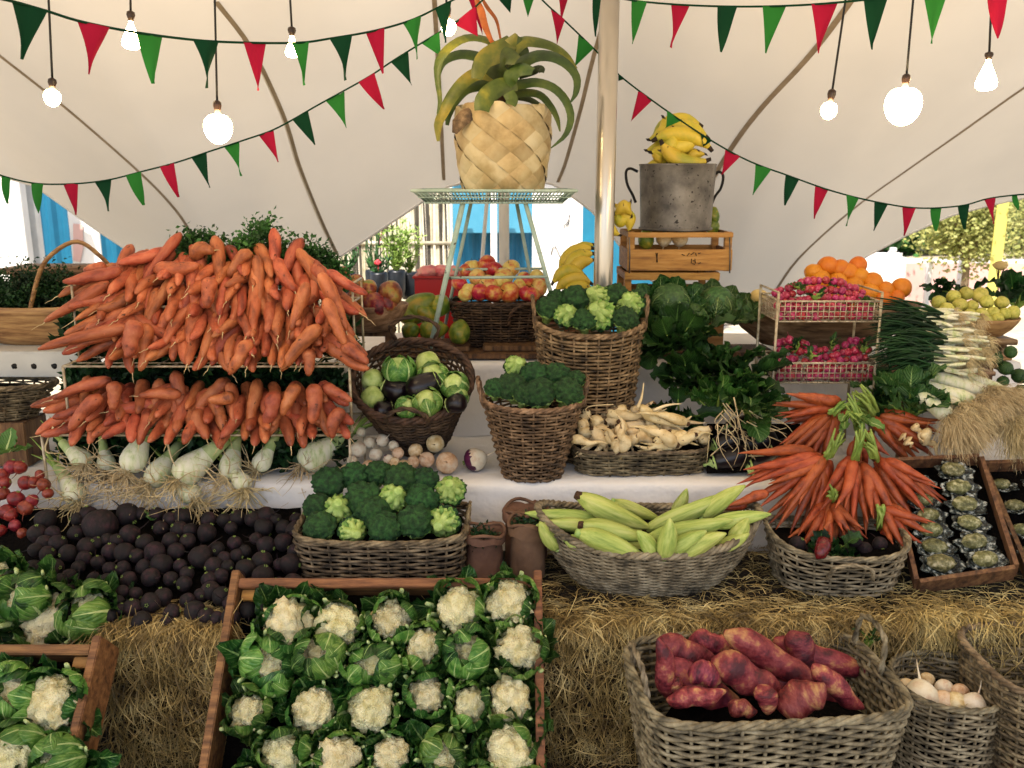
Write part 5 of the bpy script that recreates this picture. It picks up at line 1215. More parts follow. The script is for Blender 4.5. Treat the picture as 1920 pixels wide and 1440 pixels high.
for k, (u, v, R_, q, lb) in enumerate(((-25, 1100, 46, 3, 'cauliflower cut by the left edge above the corner crate'), (95, 1165, 48, 0, 'large cream cauliflower above the corner crate rim'), (40, 1120, 40, 5, 'leafy cauliflower behind the large cream one at the left'), (165, 1150, 38, 6, 'leafy cauliflower beside the beets at the left'), (180, 1195, 30, 5, 'small leafy cauliflower by the hay bale at left'))):
    p = at(u, v, 2.42); r_ = pxm(R_, p) * 1.08
    put_cauli(face_mat(p, (V((rnd.uniform(-.1, .1), -.75, .65))).normalized(), rnd.uniform(0, 6)) @ Sc(r_), q, lb, 'cauliflowers behind the corner crate')
# ------------------------------------------------------------------ beets and radishes, left
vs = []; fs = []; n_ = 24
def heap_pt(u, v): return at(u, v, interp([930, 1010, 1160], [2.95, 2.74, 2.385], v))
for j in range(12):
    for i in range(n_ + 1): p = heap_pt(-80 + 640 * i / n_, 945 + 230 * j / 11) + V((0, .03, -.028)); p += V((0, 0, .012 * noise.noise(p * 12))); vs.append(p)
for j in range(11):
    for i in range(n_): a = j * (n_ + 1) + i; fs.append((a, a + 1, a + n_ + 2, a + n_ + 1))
thing('dark_shade_fill', 'dark sheet added for the shade under the beetroot and radishes', 'shade_fill', mesh=G().add((vs, fs)).mesh('shade_fill', 'darkshade'))  # near-black sheet stands for the shade between the beets
r = random.Random(5); spots = [(188, 986, 33), (375, 1045, 22), (300, 990, 14), (142, 1000, 15), (163, 1025, 18), (290, 1035, 20), (355, 995, 14), (388, 998, 18), (352, 1014, 15), (272, 1035, 16), (420, 975, 14), (240, 965, 22), (440, 1018, 14), (480, 1010, 12), (345, 1095, 15), (320, 1085, 14), (85, 975, 20), (70, 1000, 18)]
for j in range(13):
    for i in range(21): spots.append((70 + i * 24 + r.uniform(-10, 10) + (j % 2) * 12, 968 + j * 16 + r.uniform(-7, 7), r.uniform(12, 21)))
keep = []
for s in spots:
    if all((s[0] - q[0]) ** 2 + (s[1] - q[1]) ** 2 > ((s[2] + q[2]) * .62) ** 2 for q in keep) and s[0] < 555 and s[1] < 1172: keep.append(s)
rowsb = {}
for s in keep: rowsb.setdefault(int((s[1] - 940) // 30), []).append(s)
for j, key in enumerate(sorted(rowsb)):
    for i, (u, v, R_) in enumerate(sorted(rowsb[key])):
        p = heap_pt(u, v); q = pxm(R_, p); me = TUR['b'][(i * 3 + j) % 6]
        thing('beetroot', 'large dusty beetroot near the top of the dark heap' if R_ == 33 else f'dark beetroot, {nth(i)} from the left in the {nth(j)} row of the heap', 'beetroot', 'beetroots heaped below the fennel', Tr(p) @ rrot(rnd) @ Sc(q), me)
k = 0
for (u, v, R_) in ((22, 875, 16), (38, 876, 15), (5, 890, 14), (48, 905, 16), (82, 908, 15), (30, 935, 18), (5, 925, 15), (62, 905, 13), (12, 960, 17), (48, 952, 17), (0, 995, 14), (20, 965, 15), (28, 985, 13), (60, 938, 14), (90, 925, 12), (-20, 900, 18), (-20, 950, 18), (75, 890, 11), (10, 905, 13), (42, 1000, 12), (-25, 985, 16)):
    p = at(u, v, interp([860, 1010], [2.98, 2.8], v)); thing('radish', f'round red radish, {nth(k)} in the left edge pile counting from its top', 'radish', 'red radishes at the left edge', Tr(p) @ rrot(rnd) @ Sc(pxm(R_, p) * .88), TUR['r'][k % 4]); k += 1
for k, (u, v, Y) in enumerate(((10, 845, 3.05), (285, 975, 2.85), (225, 1140, 2.5), (545, 1000, 2.9), (120, 1165, 2.45))):
    p = at(u, v, Y); thing('green_leaf_tuft', ('green leaves above the red radishes', 'small green leaf stuck in the beetroot heap', 'dark green leaves trailing from the left cauliflowers', 'dark leaf tuft beside the broccoli basket', 'dark leaves under the left cauliflowers')[k], 'leaves', mesh=(lambda g: [g.add(leaf(.07, .05, .7, .3, .006, 6, 7, k * 9 + i), 0, Rz(i * 1.3) @ Rx(rnd.uniform(-.4, .9))) for i in range(6)] and g)(G()).mesh('tuft', 'dleaf' if k in (2, 3, 4) else 'cleaf2'), T=Tr(p) @ Sc(.45 if k == 1 else 1.3))
def lab_sphere(name, cat, spots, meshes, fmt, group, Yf, sq=1., part=None, rot=None):
    for k, s in enumerate(spots):
        u, v, R_ = s[:3]; p = at(u, v, Yf(v)); o = thing(name, fmt(k, s), cat, group, Tr(p) @ (rot(k) if rot else rrot(rnd)) @ Sc(pxm(R_, p) * sq), meshes[k % len(meshes)])
        if part: link(part[0], part[1], o)
def rowlabels(spots, dv):
    """attach 'nth from the left in nth row' using picture rows"""
    rows = {}
    for s in spots: rows.setdefault(int(s[1] // dv), []).append(s)
    out = []
    for j, key in enumerate(sorted(rows)):
        for i, s in enumerate(sorted(rows[key])): out.append((*s, f'{nth(i)} from the left in the {nth(j)} row'))
    return out
# ------------------------------------------------------------------ bananas
put_bananas('yellow banana bunch crowning the zinc bucket', [(1212, 262, 1242, 216, -1, 0.), (1208, 282, 1238, 240, -1, .03), (1215, 285, 1262, 236, -1, -.03), (1222, 262, 1318, 238, 1, .05), (1220, 262, 1330, 262, 1, .0), (1222, 265, 1336, 284, 1, -.03), (1235, 275, 1300, 232, -1, .08), (1230, 252, 1316, 250, -1, -.02), (1238, 262, 1333, 298, -1, -.06)], 3.88, 1.4)
put_bananas('greenish bananas tucked inside the bucket rim', [(1208, 310, 1240, 272, -1, 0.), (1220, 312, 1255, 274, -1, .02), (1240, 314, 1262, 276, 1, -.02), (1262, 314, 1275, 280, 1, 0), (1280, 314, 1300, 280, 1, .02), (1300, 316, 1326, 290, 1, 0)], 3.88, 1.2)
put_bananas('small ripe banana bunch between the steel pole and the bucket', [(1150, 380, 1184, 374, -1, 0), (1148, 392, 1186, 398, -1, 0), (1150, 405, 1186, 408, 1, -.02), (1150, 402, 1178, 438, 1, 0), (1150, 395, 1166, 442, -1, -.03)], 3.85, 1.2)
put_bananas('lower ripe banana bunch left of the steel pole', [(1116, 466, 1050, 518, -1, .03), (1118, 476, 1062, 526, -1, .0), (1118, 458, 1085, 506, -1, .05), (1118, 488, 1076, 532, -1, -.02), (1100, 520, 1034, 535, -1, -.04), (1112, 534, 1040, 550, -1, -.05), (1116, 548, 1052, 566, -1, -.06), (1112, 560, 1066, 580, -1, -.06)], 3.82, 1.25)
for k, (u, v, R_, lb) in enumerate(((1338, 405, 12, 'green knobbly fruit behind the right side of the bucket'), (1336, 424, 13, 'lower green fruit behind the right side of the bucket'))):
    p = at(u, v, 4.02); thing('green_fruit', lb, 'fruit', None, Tr(p) @ Sc(pxm(R_, p)), PAP[k])
o = thing('prop_crate', 'low crate holding up the lower banana bunch', 'crate'); p = at(1075, 565, 3.9)
link('crate_box', G().add(box(p.x, 3.92, 1.13, .24, .22, .225, .004)).mesh('crate_box', 'wood'), o)
for k, (u, v, lb) in enumerate(((1245, 448, 'brown onion seen through the gap of the top crate'), (1275, 448, 'second brown onion inside the top crate gap'), (1212, 448, 'green fruit in the shade inside the top crate'))):
    p = at(u, v, 3.9); thing('onion' if k < 2 else 'green_fruit', lb, 'vegetable', None, Tr(p) @ Sc(.035), TUR['t'][k] if k < 2 else PAP[0])
# ------------------------------------------------------------------ apples, mangoes, papayas, red crate
ap = rowlabels([(885, 500, 15), (912, 497, 19), (925, 505, 17), (958, 503, 17), (875, 508, 14), (945, 520, 18), (895, 520, 16), (862, 532, 16), (915, 535, 19), (940, 528, 18), (985, 525, 17), (975, 537, 15), (1005, 520, 15), (880, 543, 14), (900, 548, 17), (925, 550, 18), (955, 548, 20), (985, 550, 15), (1010, 540, 17), (998, 553, 15), (872, 553, 13), (1018, 530, 12)], 24)
for k, (u, v, R_, lb) in enumerate(ap):
    p = at(u, v, interp([495, 560], [3.95, 3.8], v)); o = thing('apple', 'apple, ' + lb + ' of the dark basket', 'apple', 'apples in the dark basket', Tr(p) @ Rx(rnd.uniform(-1.2, 1.4)) @ Ry(rnd.uniform(-1, 1)) @ Sc(pxm(R_, p) * 1.03), APL[k % 6]); link('stalk', STK, o)
o = thing('red_punnet_crate', 'red plastic crate behind the papayas', 'crate'); a = at(824, 520, 4.15)
link('crate_wall', G().add(box(a.x, 4.25, (a.z + 1.02) / 2, .235, .2, a.z - 1.02, .008)).mesh('crate_wall', 'redp'), o); link('crate_lip', G().add(box(a.x, 4.25, a.z, .255, .22, .012, .004)).mesh('crate_lip', 'redp'), o)
for k, (u, v, sx) in enumerate(((805, 510, .055), (830, 509, .05), (852, 511, .045))):
    p = at(u, v, 4.2); thing('wrapped_parcel', ('pink wrapped parcel at the left on the red crate', 'middle pink wrapped parcel on the red crate', 'right pink wrapped parcel on the red crate')[k], 'parcel', None, Tr(p), G().add(blob(sx, .06, .032, 3, .25, 3, k)).mesh('parcel', 'pinkw'))
def bowl(label, u, Y, zr, ax, ay, h, mat='bowlw', tilt=0):
    x = at(u, 600, Y).x; root = thing('wooden_bowl', label, 'bowl', None, Tr((x, Y, zr - h)) @ Rx(tilt))
    pr_ = [(.42, 0), (.6, .08 * h), (.82, .45 * h), (.95, .8 * h), (1.0, h), (.985, h + .004), (.95, h), (.88, .75 * h), (.6, .2 * h), (.02, .1 * h)]
    link('bowl_shell', G().add(lathe(pr_, 44, ax, ay)).mesh('bowl_shell', mat), root); return root
bowl('long carved wooden bowl of mangoes behind the carrot rack', 690, 3.62, at(700, 578, 3.5).z, .17, .13, .11)
for k, (u, v, R_, lb) in enumerate(((640, 518, 19, 'dark mango at the top left of the carved bowl'), (668, 530, 17, 'yellow cheeked mango near the top of the carved bowl'), (692, 541, 17, 'crimson mango in the carved bowl'), (732, 550, 24, 'large dark mango at the right of the carved bowl'), (704, 570, 24, 'green and orange mango at the front of the carved bowl'), (668, 558, 18, 'mango behind the long right pointing carrot'), (728, 568, 18, 'mango resting on the right rim of the carved bowl'))):
    p = at(u, v, 3.62 - (v - 520) * .0014); thing('mango', lb, 'mango', 'mangoes in the carved bowl', Tr(p) @ Rz(rnd.uniform(0, 3)) @ Ry(1.2) @ Sc(pxm(R_, p) * .92), MAN[k % 3])
for k, (u, v, R_, lb) in enumerate(((785, 578, 27, 'big green papaya at the top of the papaya pile'), (825, 572, 20, 'papaya with a yellow cheek beside the red crate'), (762, 592, 16, 'small papaya at the left of the pile'), (800, 590, 18, 'papaya in the middle of the pile'), (770, 620, 17, 'round papaya low at the left of the pile'), (812, 618, 20, 'green papaya low in the middle of the pile'), (862, 622, 20, 'plump papaya next to the dark apple basket'))):
    p = at(u, v, 3.84 - (v - 570) * .0022); o = thing('papaya', lb, 'papaya', 'papayas on the planks', Tr(p) @ Rz(k * 1.3) @ Ry(.9 + .3 * (k % 3)) @ Sc(pxm(R_, p)), PAP[k % 3])
# ------------------------------------------------------------------ broccoli
def broc_set(lst, Yf, where, group):
    lst = sorted(lst, key=lambda s: (s[1] // 34, s[0])); rows = {}
    for s in lst: rows.setdefault(s[1] // 34, []).append(s)
    for j, key in enumerate(sorted(rows)):
        for i, (u, v, R_, inv) in enumerate(rows[key]):
            p = at(u, v, Yf(v)); c = (CAM - p).normalized()
            d = (V((rnd.uniform(-.3, .3), -.5, .9)).normalized() if not inv else (-c * .8 + V((rnd.uniform(-.5, .5), 0, -.45 if inv == 1 else .2))).normalized())
            put_brocc(p, pxm(R_, p) * (1.02 if not inv else .98), d, f'{"upturned" if inv else "dark"} broccoli, {nth(i)} from the left in the {nth(j)} row of the {where}', group, i * 2 + j)
broc_set([(618, 905, 33, 0), (664, 892, 28, 0), (708, 888, 26, 0), (752, 898, 33, 0), (797, 902, 28, 0), (845, 921, 30, 1), (596, 950, 28, 0), (632, 956, 30, 1), (682, 935, 36, 0), (738, 934, 30, 1), (792, 938, 32, 0), (600, 988, 32, 0), (698, 962, 34, 0), (660, 995, 28, 2), (722, 990, 33, 0), (778, 978, 36, 0), (833, 978, 32, 2)],
         lambda v: interp([885, 1000], [2.9, 2.67], v), 'rectangular basket', 'broccoli in the rectangular basket')
broc_set([(1030, 578, 26, 0), (1062, 592, 25, 1), (1078, 562, 30, 0), (1118, 560, 28, 1), (1125, 592, 32, 1), (1155, 556, 28, 0), (1180, 572, 28, 1), (1172, 598, 26, 0), (1095, 600, 25, 0), (1196, 560, 20, 0), (1045, 560, 20, 0)],
         lambda v: interp([550, 600], [3.42, 3.27], v), 'tall deep basket', 'broccoli in the tall basket')
broc_set([(968, 691, 26, 1), (958, 726, 30, 0), (1002, 705, 30, 0), (1012, 738, 32, 0), (1042, 705, 28, 0), (1064, 735, 30, 0), (930, 728, 22, 0), (1078, 712, 20, 0), (985, 740, 24, 0)],
         lambda v: interp([690, 740], [3.16, 3.03], v), 'small tapering basket', 'broccoli in the small basket')
# ------------------------------------------------------------------ kohlrabi and aubergines
for k, (u, v, R_, Y, lf, lb) in enumerate(((698, 712, 21, 3.2, 0, 'upper round kohlrabi at the left of the tilted basket'), (698, 746, 22, 3.15, 0, 'lower round kohlrabi at the left of the tilted basket'), (748, 694, 26, 3.2, 1, 'crumpled pale green head at the upper left of the tilted basket'),
                                  (802, 682, 24, 3.25, 0, 'kohlrabi at the top of the tilted basket'), (812, 706, 24, 3.18, 1, 'kohlrabi below the top one in the tilted basket'), (852, 722, 22, 3.15, 0, 'ribbed kohlrabi at the right of the tilted basket'), (858, 740, 20, 3.13, 1, 'low kohlrabi at the right rim of the tilted basket'),
                                  (800, 754, 24, 3.08, 1, 'leafy kohlrabi at the front of the tilted basket'), (762, 764, 18, 3.07, 1, 'pale leaf head by the front handle of the tilted basket'))):
    p = at(u, v, Y); o = thing('kohlrabi', lb, 'kohlrabi', 'kohlrabi in the tilted basket', Tr(p) @ rrot(rnd) @ Sc(pxm(R_, p)), KOH[k % 4])
    if lf or k in (2, 5): link('leaf', KLF[k % 2], o, Sc(1.0))
for k, (a, b, lb) in enumerate((((715, 722), (768, 742), 'dark aubergine at the left of the tilted basket'), ((826, 708), (762, 738), 'large dark aubergine across the middle of the tilted basket'), ((740, 765), (700, 772), 'aubergine low in the tilted basket'), ((836, 762), (872, 752), 'aubergine at the lower right of the tilted basket'))):
    A, B = at(*a, 3.18 - k * .03), at(*b, 3.16 - k * .03); o = thing('aubergine', lb, 'aubergine', 'aubergines in the tilted basket', align(A, B, 0, .15 if k < 2 else .11), AUB[k % 2]); link('calyx', AUBC, o)
# ------------------------------------------------------------------ turnips on the cloth
tl = [(677, 810, 10, 'w'), (692, 830, 12, 'w'), (672, 843, 16, 'w'), (717, 826, 13, 'p'), (705, 853, 13, 'w'), (738, 835, 10, 'p'), (746, 850, 12, 't'), (727, 861, 10, 'p'), (779, 845, 14, 't'), (816, 832, 17, 't'), (800, 862, 15, 't'), (838, 868, 21, 't'), (757, 876, 15, 't'), (722, 881, 13, 't'), (692, 876, 14, 't'), (660, 864, 10, 'w'), (775, 866, 12, 't'), (648, 880, 10, 't'), (740, 868, 11, 't'), (890, 862, 23, 'p')]
for k, (u, v, R_, q, lb) in enumerate(rowlabels(tl, 26)):
    pass
for k, s in enumerate(rowlabels(tl, 26)):
    u, v, R_, q, lb = s; Y = max(3.06, interp([805, 890], [3.22, 3.06], v)); p = at(u, v, Y)
    if u == 890: lb = 'purple shouldered white turnip alone at the right end, tail pointing right'; T = Tr(at(u, v, 3.12)) @ Ry(1.9) @ Rz(.4) @ Rx(PI) ; T = Tr(at(u, v, 3.14)) @ Ry(-PI / 2 - .3); 
    else: lb = ('purple flushed ' if q == 'p' else 'white ' if q == 'w' else 'golden ') + 'turnip, ' + lb + ' of the cloth pile'; T = Tr(p) @ (Rz(rnd.uniform(-1, 1)) @ Rx(rnd.uniform(-2.2, -1.2)))
    thing('turnip', lb, 'turnip', 'turnips on the white cloth', T @ Sc(pxm(R_, p)), TUR[q][k % len(TUR[q])])
# ------------------------------------------------------------------ parsnips
r = random.Random(12); ends = []
for i in range(58):
    t = r.random() ** .5; th = r.uniform(0, 2 * PI); u = 1192 + 108 * t * math.cos(th); v = 818 + 34 * t * math.sin(th) - 22 * (1 - t); Y = interp([770, 850], [3.3, 3.05], v)
    a_ = r.choice([r.uniform(-.6, .6), r.uniform(2.5, 3.7), r.uniform(.9, 2.2)]); L = r.uniform(60, 115)
    ends.append((u - math.cos(a_) * L / 2, v - math.sin(a_) * L * .35, u + math.cos(a_) * L / 2, v + math.sin(a_) * L * .35, Y))
ends += [(1070, 822, 1140, 830, 3.08), (1160, 850, 1120, 800, 3.04), (1170, 845, 1160, 775, 3.04), (1305, 815, 1200, 830, 3.08), (1290, 795, 1190, 775, 3.12), (1270, 835, 1180, 800, 3.05), (1140, 775, 1250, 765, 3.2), (1200, 762, 1290, 800, 3.18)]
ends.sort(key=lambda e: (int((e[1] + e[3]) / 2 // 16), e[0] + e[2])); cnt_ = {}
for k, (a, b, c, d, Y) in enumerate(ends):
    j = int((b + d) / 2 // 16); cnt_[j] = cnt_.get(j, -1) + 1; jj = sorted({int((e[1] + e[3]) / 2 // 16) for e in ends}).index(j)
    A, B = at(a, b, Y), at(c, d, Y - r.uniform(-.03, .05)); o = thing('parsnip', f'cream parsnip, {nth(cnt_[j])} from the left in the {nth(jj)} layer of the shallow tray', 'parsnip', 'parsnips in the shallow tray', align(A, B, r.uniform(0, 6), pxm(r.uniform(9.5, 13), A) / .14), PAR[k % 6]); link('crown_scar', PARC, o)
for k, pts in enumerate(([(1195, 765), (1203, 745), (1207, 718)], [(1225, 770), (1250, 760), (1278, 757)], [(1125, 800), (1100, 775), (1105, 762), (1150, 758)], [(1285, 790), (1297, 780)])):
    P3 = smooth_path([at(a, b, 3.16) for a, b in pts], 9); thing('root_tip', ('pale root pointing up from the parsnip pile', 'pale root curving right over the parsnips', 'looping thin root left of the parsnips', 'short root tip at the right of the parsnips')[k], 'root', mesh=G().add(tube(P3, [.007, .007, .006, .006, .005, .004, .003, .003, .0015] if k != 2 else .0018, 7)).mesh('root', 'parsnip'))
# ------------------------------------------------------------------ corn
for k, (a, b, c, d, R_, Y, lb) in enumerate(((1120, 972, 984, 962, 16, 2.72, 'corn cob pointing level out over the left rim'), (1085, 930, 1222, 990, 22, 2.72, 'thick corn cob slanting down from the top left'), (1120, 990, 1005, 985, 15, 2.66, 'corn cob just under the level left one'), (1090, 985, 1215, 1012, 20, 2.6, 'broad corn cob in the left middle of the basket'),
        (1085, 1000, 1215, 1050, 21, 2.555, 'big front corn cob with brown nick'), (1243, 1046, 1256, 972, 19, 2.53, 'corn cob standing upright in the front centre'), (1212, 992, 1368, 924, 19, 2.72, 'long corn cob rising to the right with dark end'), (1318, 972, 1398, 910, 17, 2.7, 'corn cob pointing up at the far right top'),
        (1215, 1010, 1375, 975, 20, 2.6, 'large corn cob right of the upright one'), (1330, 985, 1446, 964, 16, 2.64, 'corn cob reaching out over the right rim'), (1262, 968, 1288, 916, 13, 2.82, 'short corn cob poking up at the back'), (1255, 1035, 1325, 995, 17, 2.55, 'corn cob leaning right beside the upright one'),
        (1280, 1043, 1362, 1000, 18, 2.54, 'pointed corn cob at the right front rim'), (1370, 1015, 1402, 972, 18, 2.62, 'stubby pale green corn cob near the right rim'), (1150, 940, 1240, 975, 14, 2.84, 'corn cob lying behind at the top centre'), (1045, 1030, 1012, 978, 16, 2.64, 'corn cob at the left rim tip up'),
        (1225, 1045, 1195, 995, 17, 2.55, 'darker corn cob left of the upright one'), (1060, 1010, 1115, 1035, 15, 2.6, 'corn cob low at the left front'), (1345, 1028, 1405, 1000, 15, 2.6, 'corn cob low at the right rim'), (1150, 1020, 1250, 1030, 20, 2.7, 'corn cob buried in the middle'), (1100, 1000, 1330, 1010, 20, 2.78, 'long corn cob buried at the back'))):
    A, B = at(a, b, Y), at(c, d, Y - .01); o = thing('corn_cob', lb, 'corn cob', 'corn cobs in the oval basket', align(A, B, k * 1.1, pxm(R_, A) / .155), CRN[k % 5][0]); link('cut_end', CRN[k % 5][1], o)
# ------------------------------------------------------------------ paper bags
for k, (u, v, R_, hp_, lb) in enumerate(((908, 1082, 36, 92, 'brown paper bag with folded cuff beside the broccoli basket'), (990, 1082, 34, 110, 'brown paper bag holding dark greens beside the corn basket'), (985, 1050, 38, 105, 'rolled paper bag behind the corn basket rim'))):
    p = at(u, v, 2.72 + (.12 if k == 2 else 0)); p.z = .475; R = pxm(R_, p); H = pxm(hp_, p); root = thing('paper_bag', lb, 'paper bag', None, Tr(p))
    vs, fs = lathe([(R * .9, 0), (R * 1., H * .1), (R * .95, H * .5), (R * .92, H * .85), (R * 1.06, H), (R * 1.12, H * .96), (R * 1.1, H * .78)], 28); vs = [V(q) * (1 + .13 * noise.noise(V(q) * 22 + V((k * 5, 0, 0)))) for q in vs]
    link('bag_wall', G().add((vs, fs[:-1])).mesh('bag_wall', 'paper'), root); link('fold', G().add(tube([V((R * 1.08 * math.cos(a), R * 1.08 * math.sin(a), H * (.99 + .05 * math.sin(a * 3 + k)))) for a in [i * PI / 14 for i in range(28)]], .006, 6, closed=True)).mesh('fold', 'paper'), root)
    if k < 2: thing('loose_greens', ('dark contents of the left paper bag', 'dark curly greens filling the right paper bag')[k], 'greens', mesh=bush(R * .7, R * .7, H * .25, 500, .014, 60 + k, 'frondd', 8, 4), T=Tr(p + V((0, 0, H * .75))))
# ------------------------------------------------------------------ fennel bulbs with roots
for k, (u, v, R_, Y, lb) in enumerate(((152, 862, 18, 3.02, 'round fennel bulb at the left end of the row'), (200, 872, 16, 3.04, 'fennel bulb hidden by roots near the left end'), (250, 864, 23, 3.0, 'plump fennel bulb below the left of the carrot rack'), (293, 892, 22, 2.99, 'fennel bulb with a long root beard'), (352, 882, 27, 2.98, 'largest white fennel bulb in the row'),
                                     (140, 925, 20, 2.96, 'lower left fennel bulb with looping roots'), (355, 925, 20, 2.96, 'greenish fennel bulb under the largest one'), (430, 878, 20, 3.02, 'fennel with green stems at the middle right'), (490, 868, 17, 3.06, 'small white fennel with green tops at right'), (585, 858, 26, 3.12, 'wide pale leek base behind the turnips'), (455, 905, 16, 2.98, 'root heavy fennel at the right end of the cloth'))):
    p = at(u, v, Y); R = pxm(R_, p) * 1.05; root = thing('fennel_bulb', lb, 'fennel', 'fennel bulbs with hanging roots', Tr(p))
    yaw = (k % 5 - 2) * .45 + rnd.uniform(-.3, .3); dd = V((math.sin(yaw), .55, .5 + .2 * (k % 3))).normalized(); P_ = [dd * (R * q) for q in (-.9, -.8, -.45, 0, .5, 1., 1.6, 2.3, 3.2)]
    link('bulb', G().add(tube(P_, [R * q * 1.02 for q in (.3, .62, .9, 1., .95, .8, .62, .5, .42)], 18, namp=.12, nfreq=14, seed=k, mfun=lambda t: 1 if t > .72 else 0)).mesh('bulb', ['leek', 'stalk']), root)
    g = G()
    for i in range(6): s0 = dd * R * 2.8; a_ = V((rnd.uniform(-.5, .5), rnd.uniform(-.2, .4), rnd.uniform(-.3, .5))); g.add(tube(smooth_path([s0 + a_ * R * .4, s0 + dd * R * 1.2 + a_ * R, s0 + dd * R * 2.6 + a_ * R * 3], 6), [R * .2, R * .18, R * .14, R * .1, R * .07, R * .03], 6))
    link('stems', g.mesh('stems', 'stem'), root)
    d0 = V((rnd.uniform(-.8, .8), -.6, -.45)).normalized(); g = rooty(54 if k not in (7, 8, 9) else 30, .17 if k not in (3,) else .19, .0026, .95, 80 + k, .55, d0)
    link('roots', g.mesh('roots', 'root'), root, Tr(dd * (-R * .8)))
for k, pts in enumerate(([(128, 958), (118, 990), (70, 1015)], [(100, 800), (85, 845), (120, 850)], [(310, 815), (322, 860), (330, 875)], [(385, 880), (415, 915)], [(440, 960), (475, 985), (482, 1000)], [(425, 945), (470, 975), (495, 980)], [(120, 930), (112, 950), (110, 997)])):
    P3 = smooth_path([at(a, b, 2.93) for a, b in pts], 9); thing('loose_root', f'thin pale root hanging among the fennel, {nth(k)} from the top left', 'root', 'loose roots under the fennel', mesh=G().add(tube(P3, [.0035, .0035, .0032, .003, .0028, .0025, .002, .0016, .001], 6)).mesh('root', 'root'))
# ------------------------------------------------------------------ cabbages, chard, spinach
for k, (u, v, R_, Y, q, lb) in enumerate(((1258, 562, 40, 3.5, 0, 'savoy cabbage with crinkled leaves below the top crate'), (1345, 565, 38, 3.55, 1, 'wide leaved savoy cabbage at the right of the crates'), (1235, 612, 30, 3.48, 1, 'small dark cabbage beside the tall basket'), (1388, 578, 26, 3.6, 0, 'pale edged cabbage next to the melon'), (1300, 590, 30, 3.5, 0, 'cabbage tucked between the two savoys'))):
    p = at(u, v, Y); R = pxm(R_, p) * .8; o = thing('savoy_cabbage', lb, 'cabbage', 'savoy cabbages before the crates', Tr(p) @ Rx(.7 - .2 * (k % 3)) @ Rz(k * 1.1) @ Sc(R))
    link('heart', CAB[q][0], o); link('wrapper_leaf', CAB[q][1], o); link('outer_leaf', CAB[q][2], o)
def leafy(name, label, cat, u, v, Y, n, L, W, spread, mat, seed, dirv=V((0, -.4, 1)), stem=True, group=None, wave=.012):
    r = random.Random(seed); p = at(u, v, Y); root = thing(name, label, cat, group, Tr(p)); g = G(); gs = G()
    for i in range(n):
        d = (dirv + V((r.uniform(-1, 1), r.uniform(-.5, .3), r.uniform(-.6, .5))) * spread).normalized(); l = L * r.uniform(.6, 1.2)
        s = d * l * r.uniform(.5, 1.1); q = d.to_track_quat('Y', 'Z').to_matrix().to_4x4()
        g.add(leaf(l * .9, W * r.uniform(.7, 1.2), r.uniform(-1.3, -.2), .4, wave, 7, 8, seed * 13 + i, .4, .25), 0, Tr(s) @ q @ Ry(r.uniform(-.8, .8)) @ Rx(r.uniform(-.3, .5)))
        gs.add(tube(smooth_path([V((0, 0, 0)), s * .5 + V((r.uniform(-.01, .01), 0, .01)), s, s + d * l * .2], 6), [.005, .005, .0045, .004, .003, .002], 6))
    link('leaf_blades', g.mesh('leaf_blades', mat), root)
    if stem: link('leaf_stalks', gs.mesh('leaf_stalks', 'stem'), root)
    return root
leafy('spinach_bunch', 'dark spinach bunch spreading below the bottom crate', 'leafy greens', 1300, 740, 3.38, 40, .14, .12, .85, 'dleaf', 1)
leafy('spinach_bunch', 'upper mass of dark leaves between basket and crate', 'leafy greens', 1262, 660, 3.42, 30, .13, .12, .9, 'dleaf', 2, V((0, -.5, .6)))
leafy('spinach_bunch', 'bright green leaf bunch with arching stalks above the roots', 'leafy greens', 1345, 785, 3.26, 26, .14, .08, .7, 'cleaf', 3)
leafy('chard_bunch', 'leafy greens hanging over the cloth toward the wire rack', 'leafy greens', 1355, 720, 3.35, 22, .14, .1, .8, 'dleaf', 4, V((.5, -.5, .3)))
leafy('spinach_bunch', 'low dark green leaves at the left of the root tray', 'leafy greens', 1270, 790, 3.3, 16, .1, .07, .8, 'dleaf', 5, V((-.3, -.6, .5)))
leafy('lettuce_bunch', 'broad round leaved greens between wire rack and leeks', 'leafy greens', 1702, 790, 3.12, 26, .12, .1, .8, 'cableaf', 6, V((0, -.3, 1)))
leafy('lettuce_bunch', 'dark greens under the wire rack at its right', 'leafy greens', 1650, 760, 3.2, 16, .1, .08, .8, 'dleaf', 7, V((0, -.5, .7)))
leafy('dark_greens', 'dark leafy greens behind the quince bowl at the right edge', 'leafy greens', 1905, 580, 3.7, 24, .11, .08, 1., 'dleaf', 8, V((0, -.2, 1)))
leafy('dark_greens', 'dark green leaves along the back of the quince pile', 'leafy greens', 1795, 560, 3.72, 12, .11, .06, .9, 'dleaf', 9, V((-.4, -.2, .35)))
leafy('beet_greens', 'purple dark leaves in the front handled basket', 'leafy greens', 1545, 1050, 2.7, 20, .07, .06, 1.0, 'dleaf', 10, V((0, -.4, .6)))
